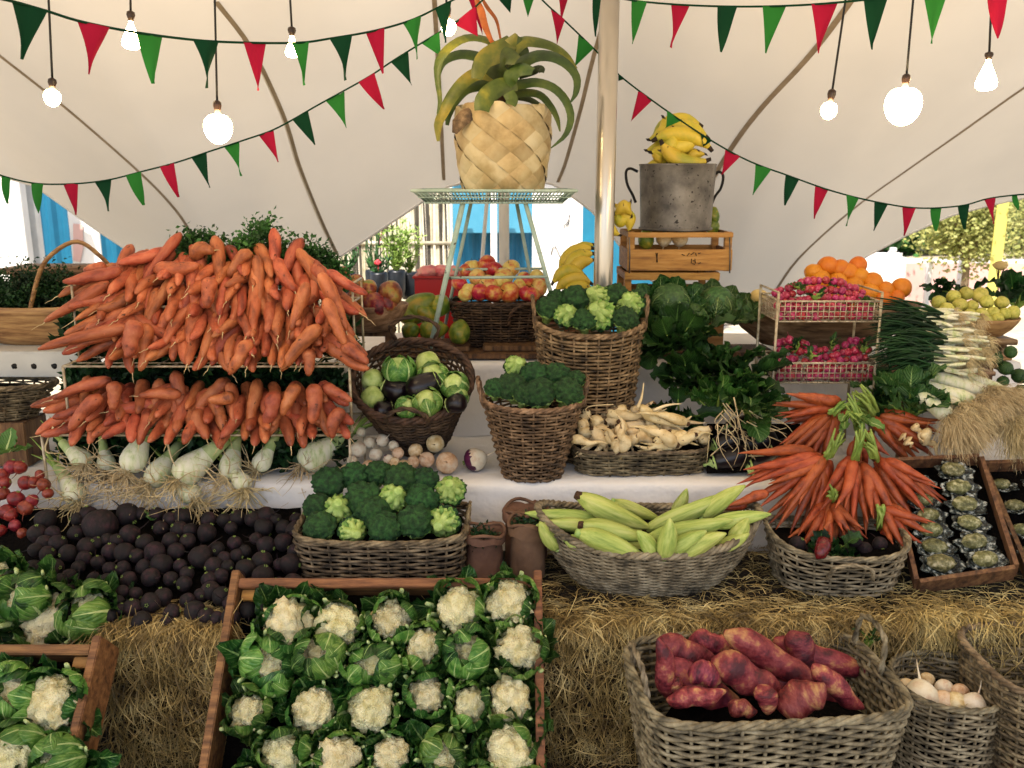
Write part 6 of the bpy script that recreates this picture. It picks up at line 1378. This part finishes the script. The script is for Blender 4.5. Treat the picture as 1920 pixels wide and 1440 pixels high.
# ------------------------------------------------------------------ wooden bowl, melon, oranges
bowl('large dark wooden bowl of oranges behind the wire rack', 1540, 3.78, at(1450, 583, 3.55).z, .42, .2, .19)
p = at(1423, 556, 3.66); thing('pale_melon', 'pale yellow melon on the left of the large bowl', 'melon', None, Tr(p) @ Sc(pxm(17, p)), MEL)
orl = rowlabels([(1525, 510, 15), (1552, 500, 18), (1575, 505, 17), (1608, 498, 16), (1590, 512, 17), (1612, 520, 16), (1635, 530, 18), (1600, 538, 18), (1630, 548, 17), (1660, 545, 16), (1690, 540, 17), (1655, 560, 15), (1680, 558, 14), (1540, 525, 17), (1570, 530, 17), (1515, 535, 15), (1605, 562, 17), (1575, 555, 17), (1545, 556, 16)], 22)
for k, (u, v, R_, lb) in enumerate(orl):
    p = at(u, v, interp([495, 570], [3.82, 3.68], v)); thing('orange', 'orange, ' + lb + ' of the big bowl', 'orange', 'oranges in the big bowl', Tr(p) @ rrot(rnd) @ Sc(pxm(R_, p) * 1.12), ORA[k % 3])
# ------------------------------------------------------------------ wire basket rack with pink radishes
rk2 = thing('wire_basket_rack', 'two tier cream wire basket rack filled with pink radishes', 'rack'); YR = 3.28
def wbasket(v0, v1, u0=1462, u1=1650, dpt=.24):
    a, b = at(u0, v0, YR), at(u1, v0, YR); zb = at(u0, v1, YR).z; zt2 = a.z; g = G(); x0, x1 = a.x, b.x
    for z in (zt2, zb):
        rr_ = .0042 if z == zt2 else .003
        for (p, q) in ((V((x0, YR, z)), V((x1, YR, z))), (V((x1, YR, z)), V((x1, YR + dpt, z))), (V((x0, YR + dpt, z)), V((x1, YR + dpt, z))), (V((x0, YR, z)), V((x0, YR + dpt, z)))): rod(g, p, q, rr_)
    for i in range(1, 4):
        z = zb + (zt2 - zb) * i / 4
        rod(g, V((x0, YR, z)), V((x1, YR, z)), .0017); rod(g, V((x0, YR + dpt, z)), V((x1, YR + dpt, z)), .0017); rod(g, V((x0, YR, z)), V((x0, YR + dpt, z)), .0017); rod(g, V((x1, YR, z)), V((x1, YR + dpt, z)), .0017)
    for i in range(19):
        x = x0 + (x1 - x0) * i / 18; rod(g, V((x, YR - .002, zt2)), V((x, YR - .002, zb)), .0017); rod(g, V((x, YR - .002, zb)), V((x, YR + dpt, zb)), .0015); rod(g, V((x, YR + dpt, zt2)), V((x, YR + dpt, zb)), .0015)
    for i in range(1, 12):
        y = YR + dpt * i / 12; rod(g, V((x0, y, zb)), V((x1, y, zb)), .0015)
        for x in (x0, x1): rod(g, V((x, y, zt2)), V((x, y, zb)), .0015)
    link('basket_grid', g.mesh('basket_grid', 'wire'), rk2); return x0, x1, zt2, zb
B1 = wbasket(565, 603); B2 = wbasket(681, 718)
for x in (B1[0] - .006, B1[1] + .006):
    for y in (YR, YR + .24):
        a = V((x, y, .703)); b = V((x, y, B1[2] + .035)); link('upright', G().add(tube([a, b], .0055, 8)).mesh('upright', 'wire'), rk2)
    link('side_bar', G().add(tube([V((x, YR, B1[2] + .033)), V((x, YR + .24, B1[2] + .033))], .004, 6)).mesh('side_bar', 'wire'), rk2)
r = random.Random(31)
for tier, (Bx, top, nm) in enumerate(((B1, .12, 'upper'), (B2, .12, 'lower'))):
    kk = 0; L_ = []
    for j in range(5):
        for i in range(15):
            x = Bx[0] + .015 + (Bx[1] - Bx[0] - .03) * (i + .5 * (j % 2)) / 14.5 + r.uniform(-.006, .006); t = (x - Bx[0]) / (Bx[1] - Bx[0])
            hgt = (.55 + .45 * math.sin(PI * t)) if tier == 0 else .85 + .15 * math.sin(t * 9)
            z = Bx[3] + .02 + (Bx[2] - Bx[3] + top * .55 - .02) * (j / 4) * hgt + r.uniform(-.004, .004); y = YR + .018 + j * .022 + r.uniform(-.005, .01)
            if x < Bx[1] - .01: L_.append((j, x, y, z))
    for j in range(5):
        row = sorted([q for q in L_ if q[0] == j], key=lambda q: q[1])
        for i, (j_, x, y, z) in enumerate(row):
            o = thing('pink_radish', f'pink radish, {nth(i)} from the left in the {nth(4 - j)} layer of the {nm} wire basket', 'radish', f'pink radishes in the {nm} wire basket', Tr((x, y, z)) @ rrot(r) @ Sc(r.uniform(.0125, .0175)), TUR['k'][(i + j) % 4])
for k, (u, v, Y) in enumerate(((1500, 545, 3.36), (1560, 540, 3.4), (1625, 570, 3.34), (1490, 655, 3.36), (1560, 650, 3.38), (1620, 655, 3.36), (1520, 670, 3.3), (1530, 560, 3.3))):
    leafy('radish_leaves', f'small radish leaves, {nth(k)} tuft among the pink radishes', 'radish leaves', u, v + 6, Y, 6, .035, .022, .9, 'dleaf' if k % 2 else 'cleaf', 30 + k, V((0, -.2, 1)), True, 'leaf tufts among the radishes', .004)
# ------------------------------------------------------------------ spring onions, leeks
def onion_bunch(label, u, v, Y, n, seed):
    r = random.Random(seed); p = at(u, v, Y); q = pxm(1, p); root = thing('spring_onion_bunch', label, 'spring onions', 'spring onions stacked on the shelf', Tr(p)); gg, gs = G(), G(); E = []
    for i in range(n):
        oz, oy = r.uniform(-24, 24) * q, r.uniform(-.07, .07); x0 = r.uniform(-16, 30) * q; e = V((x0 + r.uniform(20, 50) * q, oy - .03, oz * .9 + r.uniform(-8, 6) * q)); E.append(e)
        gs.add(tube(smooth_path([V((x0 - 30 * q, oy, oz * .9)), V((x0, oy, oz)), e], 6), [2. * q, 2. * q, 2.2 * q, 2.6 * q, 4. * q, 2.4 * q], 7))
        s = V((x0 - 28 * q, oy, oz * .9))
        for _ in range(3):
            t = V((x0 - r.uniform(75, 130) * q, oy + r.uniform(-.05, .03), oz * 1.3 + r.uniform(-25, 22) * q)); gg.add(tube(smooth_path([s, s.lerp(t, .5) + V((0, 0, .012)), t], 6), [2.2 * q, 2.2 * q, 2 * q, 1.6 * q, 1.2 * q, .4 * q], 5))
    link('green_leaves', gg.mesh('green_leaves', 'frondd'), root); link('white_stalks', gs.mesh('white_stalks', 'leek'), root)
    def gen(i):
        e = r.choice(E); d = V((r.uniform(.2, 1), r.uniform(-.9, .4), r.uniform(-.9, .4))).normalized() * r.uniform(.015, .05); return [e, e + d * .6, e + d + V((0, 0, -.012))], .0007
    link('roots', strands(1600, gen, 1, 'root', 'roots', 3), root)
for k, (u, v, Y, lb) in enumerate(((1765, 672, 3.2, 'lowest spring onion bunch with white stalk ends facing out'), (1770, 636, 3.26, 'middle spring onion bunch with tan root beards'), (1755, 602, 3.32, 'topmost spring onion bunch beside the quince bowl'))): onion_bunch(lb, u, v, Y, 44, 70 + k)
o = thing('small_shelf', 'small wooden shelf board carrying the spring onions', 'shelf'); a, b = at(1690, 694, 3.2), at(1850, 694, 3.2)
link('shelf_board', G().add(box((a.x + b.x) / 2, 3.33, a.z - .01, b.x - a.x + .05, .3, .016, .002)).mesh('shelf_board', 'bowlw'), o)
for x in (a.x + .02, b.x + .0):
    for y in (3.2, 3.45): link('leg', G().add(box(x, y, (a.z - .02 + .702) / 2, .014, .014, a.z - .02 - .702)).mesh('leg', 'bowlw'), o)
r = random.Random(9)
for k, (a, b, R_, Y, lb) in enumerate((((1770, 712), (1850, 735), 14, 3.12, 'topmost leek with pale green shaft'), ((1745, 728), (1830, 752), 13, 3.08, 'leek just under the topmost one'), ((1760, 745), (1800, 765), 13, 3.05, 'short visible leek in the middle of the stack'), ((1740, 752), (1782, 782), 15, 3.0, 'lowest leek beside the broad leaved greens'), ((1800, 705), (1890, 740), 13, 3.14, 'leek at the upper right of the stack'), ((1830, 760), (1895, 790), 13, 3.02, 'leek hidden by roots at right'))):
    A, B = at(*a, Y + .06), at(*b, Y); d = (B - A); dn = d.normalized(); A2 = A - d * .45; R = pxm(R_, A); root = thing('leek', lb, 'leek', 'leeks with bushy root beards')
    link('shaft', G().add(tube(smooth_path([A2, A, B], 8), [R * .85, R * .9, R * .95, R, R, R * 1.05, R * 1.12, R * .8], 14, namp=.06, nfreq=12)).mesh('shaft', 'leek'), root)
    g = G()
    for i in range(6): g.add(ribbon(smooth_path([A2 + V((0, 0, (i - 3) * .006)), A2 - dn * .06 + V((0, .05, .01 * (i - 3))), A2 - dn * .1 + V((0, r.uniform(.08, .15), r.uniform(-.06, .0)))], 7), .03, (0, -1, .4), .4), 0)
    link('green_leaves', g.mesh('green_leaves', 'dleaf'), root)
    def gen(i):
        th = r.uniform(0, 6.28); e = B + V((math.cos(th) * R * .6, r.uniform(-.02, .02), math.sin(th) * R * .6)); d_ = (dn * r.uniform(.1, .9) + V((r.uniform(-.7, .8), r.uniform(-1, .0), r.uniform(-1.2, .35)))).normalized() * r.uniform(.05, .14)
        cu = V((r.uniform(-1, 1), r.uniform(-1, 1), r.uniform(-1, 1))) * .014; return [e, e + d_ * .3 + cu, e + d_ * .65 - cu * .6, e + d_ + V((0, 0, -.035)) + cu], .0008
    link('roots', strands(2300, gen, 1, 'root', 'roots', 4), root)
# ------------------------------------------------------------------ quince bowl and right edge
bowl('pale wooden bowl of yellow green quinces at the right', 1835, 3.5, at(1835, 602, 3.4).z, .155, .12, .075, 'trug')
o = thing('bowl_riser', 'small wooden riser under the quince bowl', 'riser'); zb_ = at(1835, 602, 3.4).z - .076; xx = X(1840, 650, 3.5)
link('riser_top', G().add(box(xx, 3.52, zb_ - .012, .2, .2, .022, .003)).mesh('riser_top', 'bowlw'), o)
for s in (-.07, .07): link('riser_leg', G().add(box(xx + s, 3.52, (zb_ - .024 + 1.012) / 2, .02, .12, zb_ - .024 - 1.012)).mesh('riser_leg', 'bowlw'), o)
o = thing('wooden_board', 'pale flat board below the quince bowl', 'board'); p = at(1850, 668, 3.35); link('plank', G().add(box(p.x, 3.45, p.z - .01, .2, .2, .015, .002)).mesh('plank', 'trug'), o)
link('plank_foot', G().add(box(p.x, 3.45, (p.z - .018 + .702) / 2, .12, .1, p.z - .018 - .702)).mesh('plank_foot', 'woodv'), o)
ql = rowlabels([(1760, 566, 13), (1788, 556, 13), (1812, 550, 13), (1838, 553, 15), (1775, 580, 14), (1800, 572, 14), (1822, 574, 12), (1850, 566, 13), (1878, 567, 13), (1795, 594, 14), (1818, 590, 12), (1840, 590, 13), (1862, 587, 12), (1884, 588, 12), (1900, 586, 13), (1870, 598, 12), (1825, 602, 12), (1850, 603, 12), (1805, 608, 11)], 19)
for k, (u, v, R_, lb) in enumerate(ql):
    p = at(u, v, interp([550, 605], [3.55, 3.42], v)); o = thing('quince', 'yellow green quince, ' + lb + ' of the pile', 'quince', 'quinces in the pale bowl', Tr(p) @ rrot(rnd) @ Sc(pxm(R_, p)), QUI[k % 5]); link('stalk', STK, o, Sc(1, 1, .9))
for k, (u, v, R_, lb) in enumerate(((1885, 690, 17, 'dark artichoke nearest the shelf at the right edge'), (1912, 705, 18, 'dark artichoke at the very right edge'), (1895, 660, 15, 'dark artichoke below the quince bowl riser'), (1915, 735, 18, 'dark artichoke above the leek roots'), (1870, 672, 13, 'small dark artichoke beside the pale board'), (1880, 716, 14, 'dark artichoke just over the leek beards'))):
    p = at(u, v, 3.25); root = thing('artichoke', lb, 'artichoke', 'dark artichokes at the right edge', Tr(p) @ rrot(rnd) @ Sc(pxm(R_, p))); g = G()
    g.add(blob(.8, .8, .9, 2)); 
    for j in range(4):
        for i in range(9): g.add(leaf(.75, .6, .9, .5, .0, 4, 4, i, .8, .1, .9), 0, Rz(i * .7 + j * .35) @ Tr((0, .62 - j * .12, -.6 + j * .38)) @ Rx(.5 + .1 * j))
    link('bracts', g.mesh('bracts', 'dleaf'), root)
o = thing('dried_flower', 'small pale pink flower head beyond the quince bowl', 'flower'); p = at(1876, 498, 4.2)
link('flower_head', G().add(blob(pxm(13, p), pxm(12, p), pxm(9, p), 3, fn=florets(3, .4, 8, .15, 2), c=p)).mesh('flower_head', 'melon'), o); g = G()
for i in range(9): e = p + V((rnd.uniform(-.03, .03), 0, rnd.uniform(-.03, -.01))); g.add(tube(smooth_path([e, p + V((0, 0, -.09)), V((p.x + .01, p.y, 1.2))], 6), .002, 5))
link('flower_stem', g.mesh('flower_stem', 'brown'), o)
# ------------------------------------------------------------------ carrot bunches, right
def bunch(label, ku, kv, Y, a0, a1, n, l0, l1, rad, Yt, seed, sdir, slen=60):
    r = random.Random(seed); root = thing('carrot_bunch', label, 'carrot bunch', 'tied carrot bunches at the right'); k0 = at(ku, kv, Y)
    for i in range(n):
        t = i / max(1, n - 1); an = math.radians(a0 + (a1 - a0) * t + r.uniform(-7, 7)); L = r.uniform(l0, l1); o1 = r.uniform(2, 26); pr2 = r.uniform(-9, 9)
        u0, v0 = ku + math.cos(an) * o1 - math.sin(an) * pr2, kv + math.sin(an) * o1 + math.cos(an) * pr2; lay = (i * 7 % 5) / 5 * .06
        A = at(u0, v0, Y - .015 + lay); B = at(u0 + math.cos(an) * L, v0 + math.sin(an) * L, Yt + lay + r.uniform(-.03, .02))
        put_carrot(A, B, pxm(r.uniform(rad * .8, rad * 1.15), A), None, None, seed + i, 1, root)
    g = G(); sd2 = math.radians(sdir)
    for i in range(12):
        e = at(ku + math.cos(sd2) * slen * r.uniform(.5, 1.1) + r.uniform(-14, 14), kv + math.sin(sd2) * slen * r.uniform(.5, 1.1) + r.uniform(-8, 8), Y - r.uniform(-.02, .05)); s = at(ku + r.uniform(-8, 8), kv + r.uniform(-6, 6), Y - .03)
        g.add(tube(smooth_path([s, s.lerp(e, .5) + V((0, -.01, .012)), e], 6), [pxm(3.2, s)] * 3 + [pxm(2.6, s), pxm(2.2, s), pxm(1.6, s)], 6))
    link('leaf_stems', g.mesh('leaf_stems', 'stem'), root); return root
bunch('carrot bunch lying leftwards on top under the wire rack', 1595, 762, 3.12, 150, 190, 18, 80, 135, 10.5, 3.08, 1, 30)
bunch('carrot bunch hanging down left beside the pale roots', 1560, 775, 3.08, 95, 150, 18, 80, 125, 9.5, 3.0, 2, -20, 50)
bunch('carrot bunch pointing right towards the leek roots', 1640, 775, 3.08, 12, 56, 18, 80, 130, 10, 3.02, 3, 235)
bunch('small carrot group hanging between the upper bunches', 1612, 805, 3.02, 50, 100, 8, 60, 90, 9.5, 2.98, 4, 250)
bunch('big carrot bunch fanning down left over the corn basket', 1552, 856, 2.92, 92, 174, 30, 95, 165, 10.5, 2.8, 5, 300, 50)
bunch('big carrot bunch fanning straight down in the middle', 1605, 858, 2.9, 55, 122, 32, 90, 170, 10.5, 2.76, 6, 285, 60)
bunch('carrot bunch fanning down right towards the oyster tray', 1640, 862, 2.9, 28, 70, 20, 95, 170, 10, 2.76, 7, 240, 60)
bunch('low carrot bunch with short green stems by the oyster tray', 1650, 950, 2.78, 18, 80, 15, 55, 105, 9.5, 2.69, 8, 80, 45)
bunch('shaded carrot bunch dropping into the handled basket', 1560, 935, 2.84, 40, 140, 24, 60, 110, 9.5, 2.72, 9, 270, 20)
for k, (a, b, R_, lb) in enumerate((((1400, 945), (1350, 955), 9, 'thin carrot tip resting on the corn'), ((1440, 925), (1360, 952), 10, 'carrot lying out left above the corn basket'))):
    A, B = at(*a, 2.78), at(*b, 2.74); put_carrot(A, B, pxm(R_, A), lb, 'stray carrots by the corn', k, 1)
for k, (a, b, R_, lb) in enumerate((((1728, 812), (1766, 854), 14, 'white pointed turnip beside the right carrot bunch'), ((1700, 822), (1712, 838), 9, 'small cream radish by the right carrot bunch'), ((1716, 796), (1730, 830), 8, 'cream radish above the white pointed turnip'), ((1690, 815), (1702, 822), 9, 'tiny cream radish among the right carrots'))):
    A, B = at(*a, 3.0), at(*b, 2.99); thing('white_radish', lb, 'white radish', None, align(A, B, 0, pxm(R_, A) / .14), PAR[k])
leafy('carrot_leaves', 'pale green carrot leaves between the upper bunches', 'leafy greens', 1590, 775, 3.0, 12, .07, .03, .6, 'cleaf2', 50, V((.2, -.4, -.3)), wave=.004)
thing('dark_red_pepper', 'shiny dark red pepper on the rim of the handled basket', 'pepper', None, align(at(1548, 1010, 2.58), at(1532, 1048, 2.53), 0, .11), G().add(tube([V((0, 0, 0)), V((0, 0, .1)), V((.02, 0, .4)), V((.03, 0, .8)), V((0, 0, 1))], [.05, .2, .22, .17, .03], 12)).mesh('pepper', 'chilli'))
for k, (u, v, R_) in enumerate(((1495, 1020, 16), (1575, 1035, 15), (1620, 1030, 15), (1650, 1020, 14), (1470, 1035, 12), (1600, 1010, 16), (1520, 1035, 14))):
    p = at(u, v, 2.68); thing('red_onion', f'dark red onion in the handled basket, {nth(k)} noticed in its shade', 'red onion', 'dark red onions in the handled basket', Tr(p) @ rrot(rnd) @ Sc(pxm(R_, p)), TUR['b'][k % 6])
# ------------------------------------------------------------------ root tray with aubergines
for k, (a, b, lb) in enumerate((((1330, 870), (1410, 850), 'black aubergine at the left of the root tray'), ((1400, 880), (1480, 866), 'black aubergine at the front of the root tray'), ((1380, 835), (1460, 825), 'black aubergine in the middle of the root tray'), ((1360, 805), (1440, 795), 'black aubergine at the back of the root tray'), ((1440, 850), (1500, 840), 'black aubergine at the right of the root tray'), ((1335, 840), (1400, 815), 'black aubergine at the upper left of the root tray'))):
    Y = interp([795, 880], [3.28, 3.08], a[1]); A, B = at(*a, Y), at(*b, Y); o = thing('aubergine', lb, 'aubergine', 'aubergines below the spinach', align(A, B, 0, .14), AUB[k % 2]); link('calyx', AUBC, o)
o = thing('root_bundle', 'tangle of thin pale roots trailing over the aubergines', 'roots')
for k, pts in enumerate(([(1358, 768), (1380, 800), (1362, 816)], [(1376, 745), (1388, 800), (1400, 850), (1388, 882)], [(1345, 795), (1350, 840), (1375, 882)], [(1370, 818), (1385, 842), (1376, 872)], [(1405, 770), (1430, 785), (1470, 795)], [(1400, 790), (1440, 808), (1475, 802)], [(1410, 802), (1414, 835), (1440, 855)], [(1390, 795), (1440, 818), (1475, 835), (1492, 868)], [(1430, 800), (1470, 815), (1498, 868)], [(1395, 840), (1415, 860), (1422, 882)], [(1330, 815), (1325, 870)], [(1400, 855), (1438, 855)], [(1440, 780), (1478, 800), (1500, 840)], [(1332, 855), (1365, 825)]) + tuple([(x0, y0), (x0 + dx, y0 + dy * .5), (x0 + dx2, y0 + dy)] for x0, y0, dx, dx2, dy in [(rnd.uniform(1350, 1430), rnd.uniform(755, 820), rnd.uniform(-15, 35), rnd.uniform(-20, 60), rnd.uniform(35, 75)) for _ in range(22)])):
    P3 = smooth_path([at(a, b, 3.06 + .0015 * k) for a, b in pts], 12); link('root_strand', G().add(tube(P3, [.0026 - .00016 * i for i in range(12)], 6)).mesh('root_strand', 'root'), o)
# ------------------------------------------------------------------ oyster trays
def shellm(seed):
    g = G(); f = florets(3, .25, 8, .12, seed)
    vs, fs = blob(1, .62, .28, 3, fn=lambda p: (1 + .16 * math.sin(7 * math.atan2(p.y, p.x) + seed) * (1 - abs(p.z)) + .1 * noise.noise(p * 3 + V((seed, 0, 0)))))
    vs = [V((p.x, p.y, p.z if p.z < .02 else .02 - p.z * .5 + .1 * (p.x ** 2 + p.y ** 2))) for p in vs]; a = g.add((vs, fs)).mesh('shell', 'shell')
    b = G().add(blob(.62, .4, .34, 3, fn=f, c=(-.12, .05, .14))).mesh('flesh', 'oyst'); return a, b
SHL = [shellm(i) for i in range(4)]
def otray(label, C_, sp, mat='woodv'):
    """C_: four corners FL FR BR BL as (u,v,Y)"""
    P_ = [at(*c) for c in C_]; n = (P_[1] - P_[0]).cross(P_[3] - P_[0]).normalized(); root = thing('wooden_tray', label, 'crate')
    link('tray_floor', G().add((P_ + [p - n * .02 for p in P_], [(0, 1, 2, 3), (7, 6, 5, 4), (0, 4, 5, 1), (1, 5, 6, 2), (2, 6, 7, 3), (3, 7, 4, 0)])).mesh('tray_floor', 'darkshade', False), root)
    for i in range(4):
        a, b = P_[i], P_[(i + 1) % 4]; d = (b - a).normalized(); s = n.cross(d) * -.014; h = n * .05
        vs = [a, b, b + s, a + s]; vs = [q - n * .02 for q in vs] + [q + h for q in vs]
        link('side_board', G().add((vs, [(3, 2, 1, 0), (4, 5, 6, 7), (0, 1, 5, 4), (1, 2, 6, 5), (2, 3, 7, 6), (3, 0, 4, 7)])).mesh('side_board', mat, False), root)
    return P_, n
P_, n_ = otray('black lined wooden tray with two columns of oysters', ((1722, 1100, 2.6), (1898, 1074, 2.56), (1834, 872, 2.93), (1672, 880, 2.97)), None)
for k, (u, v, q) in enumerate(((1790, 888, 30), (1722, 912, 28), (1800, 920, 31), (1733, 944, 26), (1812, 952, 32), (1743, 972, 28), (1820, 987, 30), (1748, 1000, 31), (1830, 1022, 33), (1755, 1032, 32), (1768, 1063, 36), (1850, 1055, 34))):
    p = at_pl(u, v, P_[0] + n_ * .012, n_); col = 'right' if u > 1775 or (k == 10) and False else 'left'
    num = {0: 0, 2: 1, 4: 2, 6: 3, 8: 4, 11: 5, 1: 0, 3: 1, 5: 2, 7: 3, 9: 4, 10: 5}[k]
    o = thing('oyster', f'opened oyster, {nth(num)} from the top of the {col} column in the tray', 'oyster', 'oysters in the black lined tray', face_mat(p, (n_ + V((0, .2, .5))).normalized(), 0) @ Rz(0), None)
    # shell stands on its edge, long side across the tray
    T = Tr(p + n_ * .012) @ Rx(.75) @ Rz(-.12 + .1 * (k % 3)) @ Sc(pxm(q, p) * 1.18); o.matrix_local = T; link('shell', SHL[k % 4][0], o); link('flesh', SHL[k % 4][1], o)
P2, n2 = otray('second oyster tray cut off by the right edge', ((1935, 1090, 2.6), (2080, 1070, 2.56), (2010, 880, 2.95), (1848, 885, 2.97)), None)
for k, (u, v, q) in enumerate(((1880, 915, 28), (1905, 955, 30), (1918, 1000, 30), (1945, 910, 28), (1940, 1040, 30))):
    p = at_pl(u, v, P2[0] + n2 * .012, n2); o = thing('oyster', f'oyster in the edge tray, {nth(k)} from its top left', 'oyster', 'oysters in the edge tray', Tr(p + n2 * .012) @ Rx(.25) @ Sc(pxm(q, p))); link('shell', SHL[k % 4][0], o); link('flesh', SHL[k % 4][1], o)
# ------------------------------------------------------------------ sweet potatoes and basket turnips
for k, (a, b, R_, Y, lb) in enumerate((((1252, 1312), (1236, 1196), 21, 2.14, 'upright purple sweet potato at the left of the basket'), ((1232, 1200), (1340, 1232), 30, 2.28, 'bent sweet potato with tan ridges at the upper left'), ((1290, 1200), (1385, 1212), 22, 2.34, 'smooth purple sweet potato at the back'), ((1358, 1186), (1540, 1300), 31, 2.22, 'longest sweet potato lying diagonally across the basket'),
        ((1485, 1182), (1510, 1262), 28, 2.3, 'sweet potato with pale scar at the back right'), ((1335, 1238), (1468, 1305), 34, 2.14, 'big smooth maroon sweet potato in the middle'), ((1290, 1258), (1352, 1280), 26, 2.13, 'small round sweet potato left of the middle'), ((1250, 1312), (1362, 1298), 20, 2.06, 'tan streaked sweet potato along the front rim'),
        ((1425, 1285), (1440, 1340), 22, 2.05, 'stubby maroon sweet potato at the front'), ((1456, 1328), (1548, 1286), 36, 2.04, 'knobbly golden sweet potato at the front right'), ((1525, 1246), (1618, 1330), 23, 2.12, 'mottled sweet potato pointing to the right front corner'), ((1262, 1270), (1285, 1310), 15, 2.12, 'little pointed sweet potato in the shade'), ((1365, 1322), (1420, 1335), 18, 2.04, 'sweet potato barely above the front rim'),
        ((1240, 1240), (1400, 1330), 34, 2.2, 'shaded sweet potato underneath the others at left'), ((1400, 1250), (1600, 1320), 34, 2.24, 'shaded sweet potato underneath the others at right'), ((1450, 1200), (1640, 1260), 26, 2.34, 'dark sweet potato against the back right wall'))):
    A, B = at(*a, Y), at(*b, Y - .02); thing('sweet_potato', lb, 'sweet potato', 'sweet potatoes in the large basket', align(A, B, k * 1.3, pxm(R_, A) / .163), SWE[k % 7])
thing('dark_shade_fill', 'dark lump added for the shade inside the sweet potato basket', 'shade_fill', mesh=G().add(blob(.29, .17, .1, 3, .1, 3, 2)).mesh('shade_fill', 'darkshade'), T=Tr((X(1450, 1250, 2.17), 2.17, .27)))  # dark blob put in as the shade between the tubers
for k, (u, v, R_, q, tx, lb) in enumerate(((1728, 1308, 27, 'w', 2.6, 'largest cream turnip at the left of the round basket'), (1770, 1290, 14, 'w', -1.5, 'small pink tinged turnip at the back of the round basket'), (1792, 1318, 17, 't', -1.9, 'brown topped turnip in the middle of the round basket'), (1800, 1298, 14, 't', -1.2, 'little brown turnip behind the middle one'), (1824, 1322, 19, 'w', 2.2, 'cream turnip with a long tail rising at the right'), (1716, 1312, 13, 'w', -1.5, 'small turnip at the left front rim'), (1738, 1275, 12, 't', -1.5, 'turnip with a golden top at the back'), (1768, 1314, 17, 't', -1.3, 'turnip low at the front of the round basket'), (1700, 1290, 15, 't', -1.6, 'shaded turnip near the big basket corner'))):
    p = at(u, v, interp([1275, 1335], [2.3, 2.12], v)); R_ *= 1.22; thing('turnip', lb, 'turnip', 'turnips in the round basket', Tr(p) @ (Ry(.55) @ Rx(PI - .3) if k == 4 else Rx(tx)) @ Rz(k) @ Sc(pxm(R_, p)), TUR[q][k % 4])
thing('dark_shade_fill', 'dark lump added for the shade inside the round turnip basket', 'shade_fill', mesh=G().add(blob(.11, .11, .08, 3, .1, 3, 2)).mesh('shade_fill', 'darkshade'), T=Tr((X(1772, 1300, 2.24), 2.24, .24)))  # dark blob put in as the shade between the turnips
leafy('green_sprouts', 'thin green sprouts beside the right handle of the big basket', 'greens', 1625, 1215, 2.38, 10, .05, .012, .5, 'cleaf', 77, V((0, -.2, 1)), wave=.002)
vs = [at(u, v, Y) for u, v, Y in ((1325, 888, 3.07), (1500, 884, 3.07), (1500, 800, 3.35), (1325, 800, 3.35))]
thing('dark_shade_fill', 'dark sheet added for the shade under the aubergines and pale roots', 'shade_fill', mesh=G().add(([p + V((0, 0, .012)) for p in vs] + [p - V((0, 0, .0)) for p in vs], [(0, 1, 2, 3), (0, 4, 5, 1), (1, 5, 6, 2), (3, 2, 6, 7), (0, 3, 7, 4)])).mesh('shade_fill', 'darkshade', False))  # sheet added as the black shade behind the root strands
leafy('chard_bunch', 'pale stalked leaf clump drooping from the spinach over the roots', 'leafy greens', 1390, 770, 3.22, 16, .12, .09, .9, 'cleaf', 91, V((.3, -.5, .3)))
# supports standing under the raised displays
mb = V((at(690, 600, 3.62).x, 3.62, at(700, 578, 3.5).z - .11))
o = thing('wooden_stool', 'low wooden stool carrying the mango bowl', 'stool')
link('stool_top', G().add(box(mb.x, 3.68, mb.z - .012, .2, .14, .022, .003)).mesh('stool_top', 'woodv'), o)
for s in (-.08, .08): link('leg', G().add(box(mb.x + s, 3.68, (mb.z - .024 + 1.012) / 2, .025, .12, mb.z - .024 - 1.012)).mesh('leg', 'woodv'), o)
o = thing('wooden_box', 'plain box under the flat willow basket at the left edge', 'box'); x_ = X(-20, 770, 3.25)
link('box_body', G().add(box(x_, 3.25, .79, .34, .16, .17, .004)).mesh('box_body', 'woodv'), o)
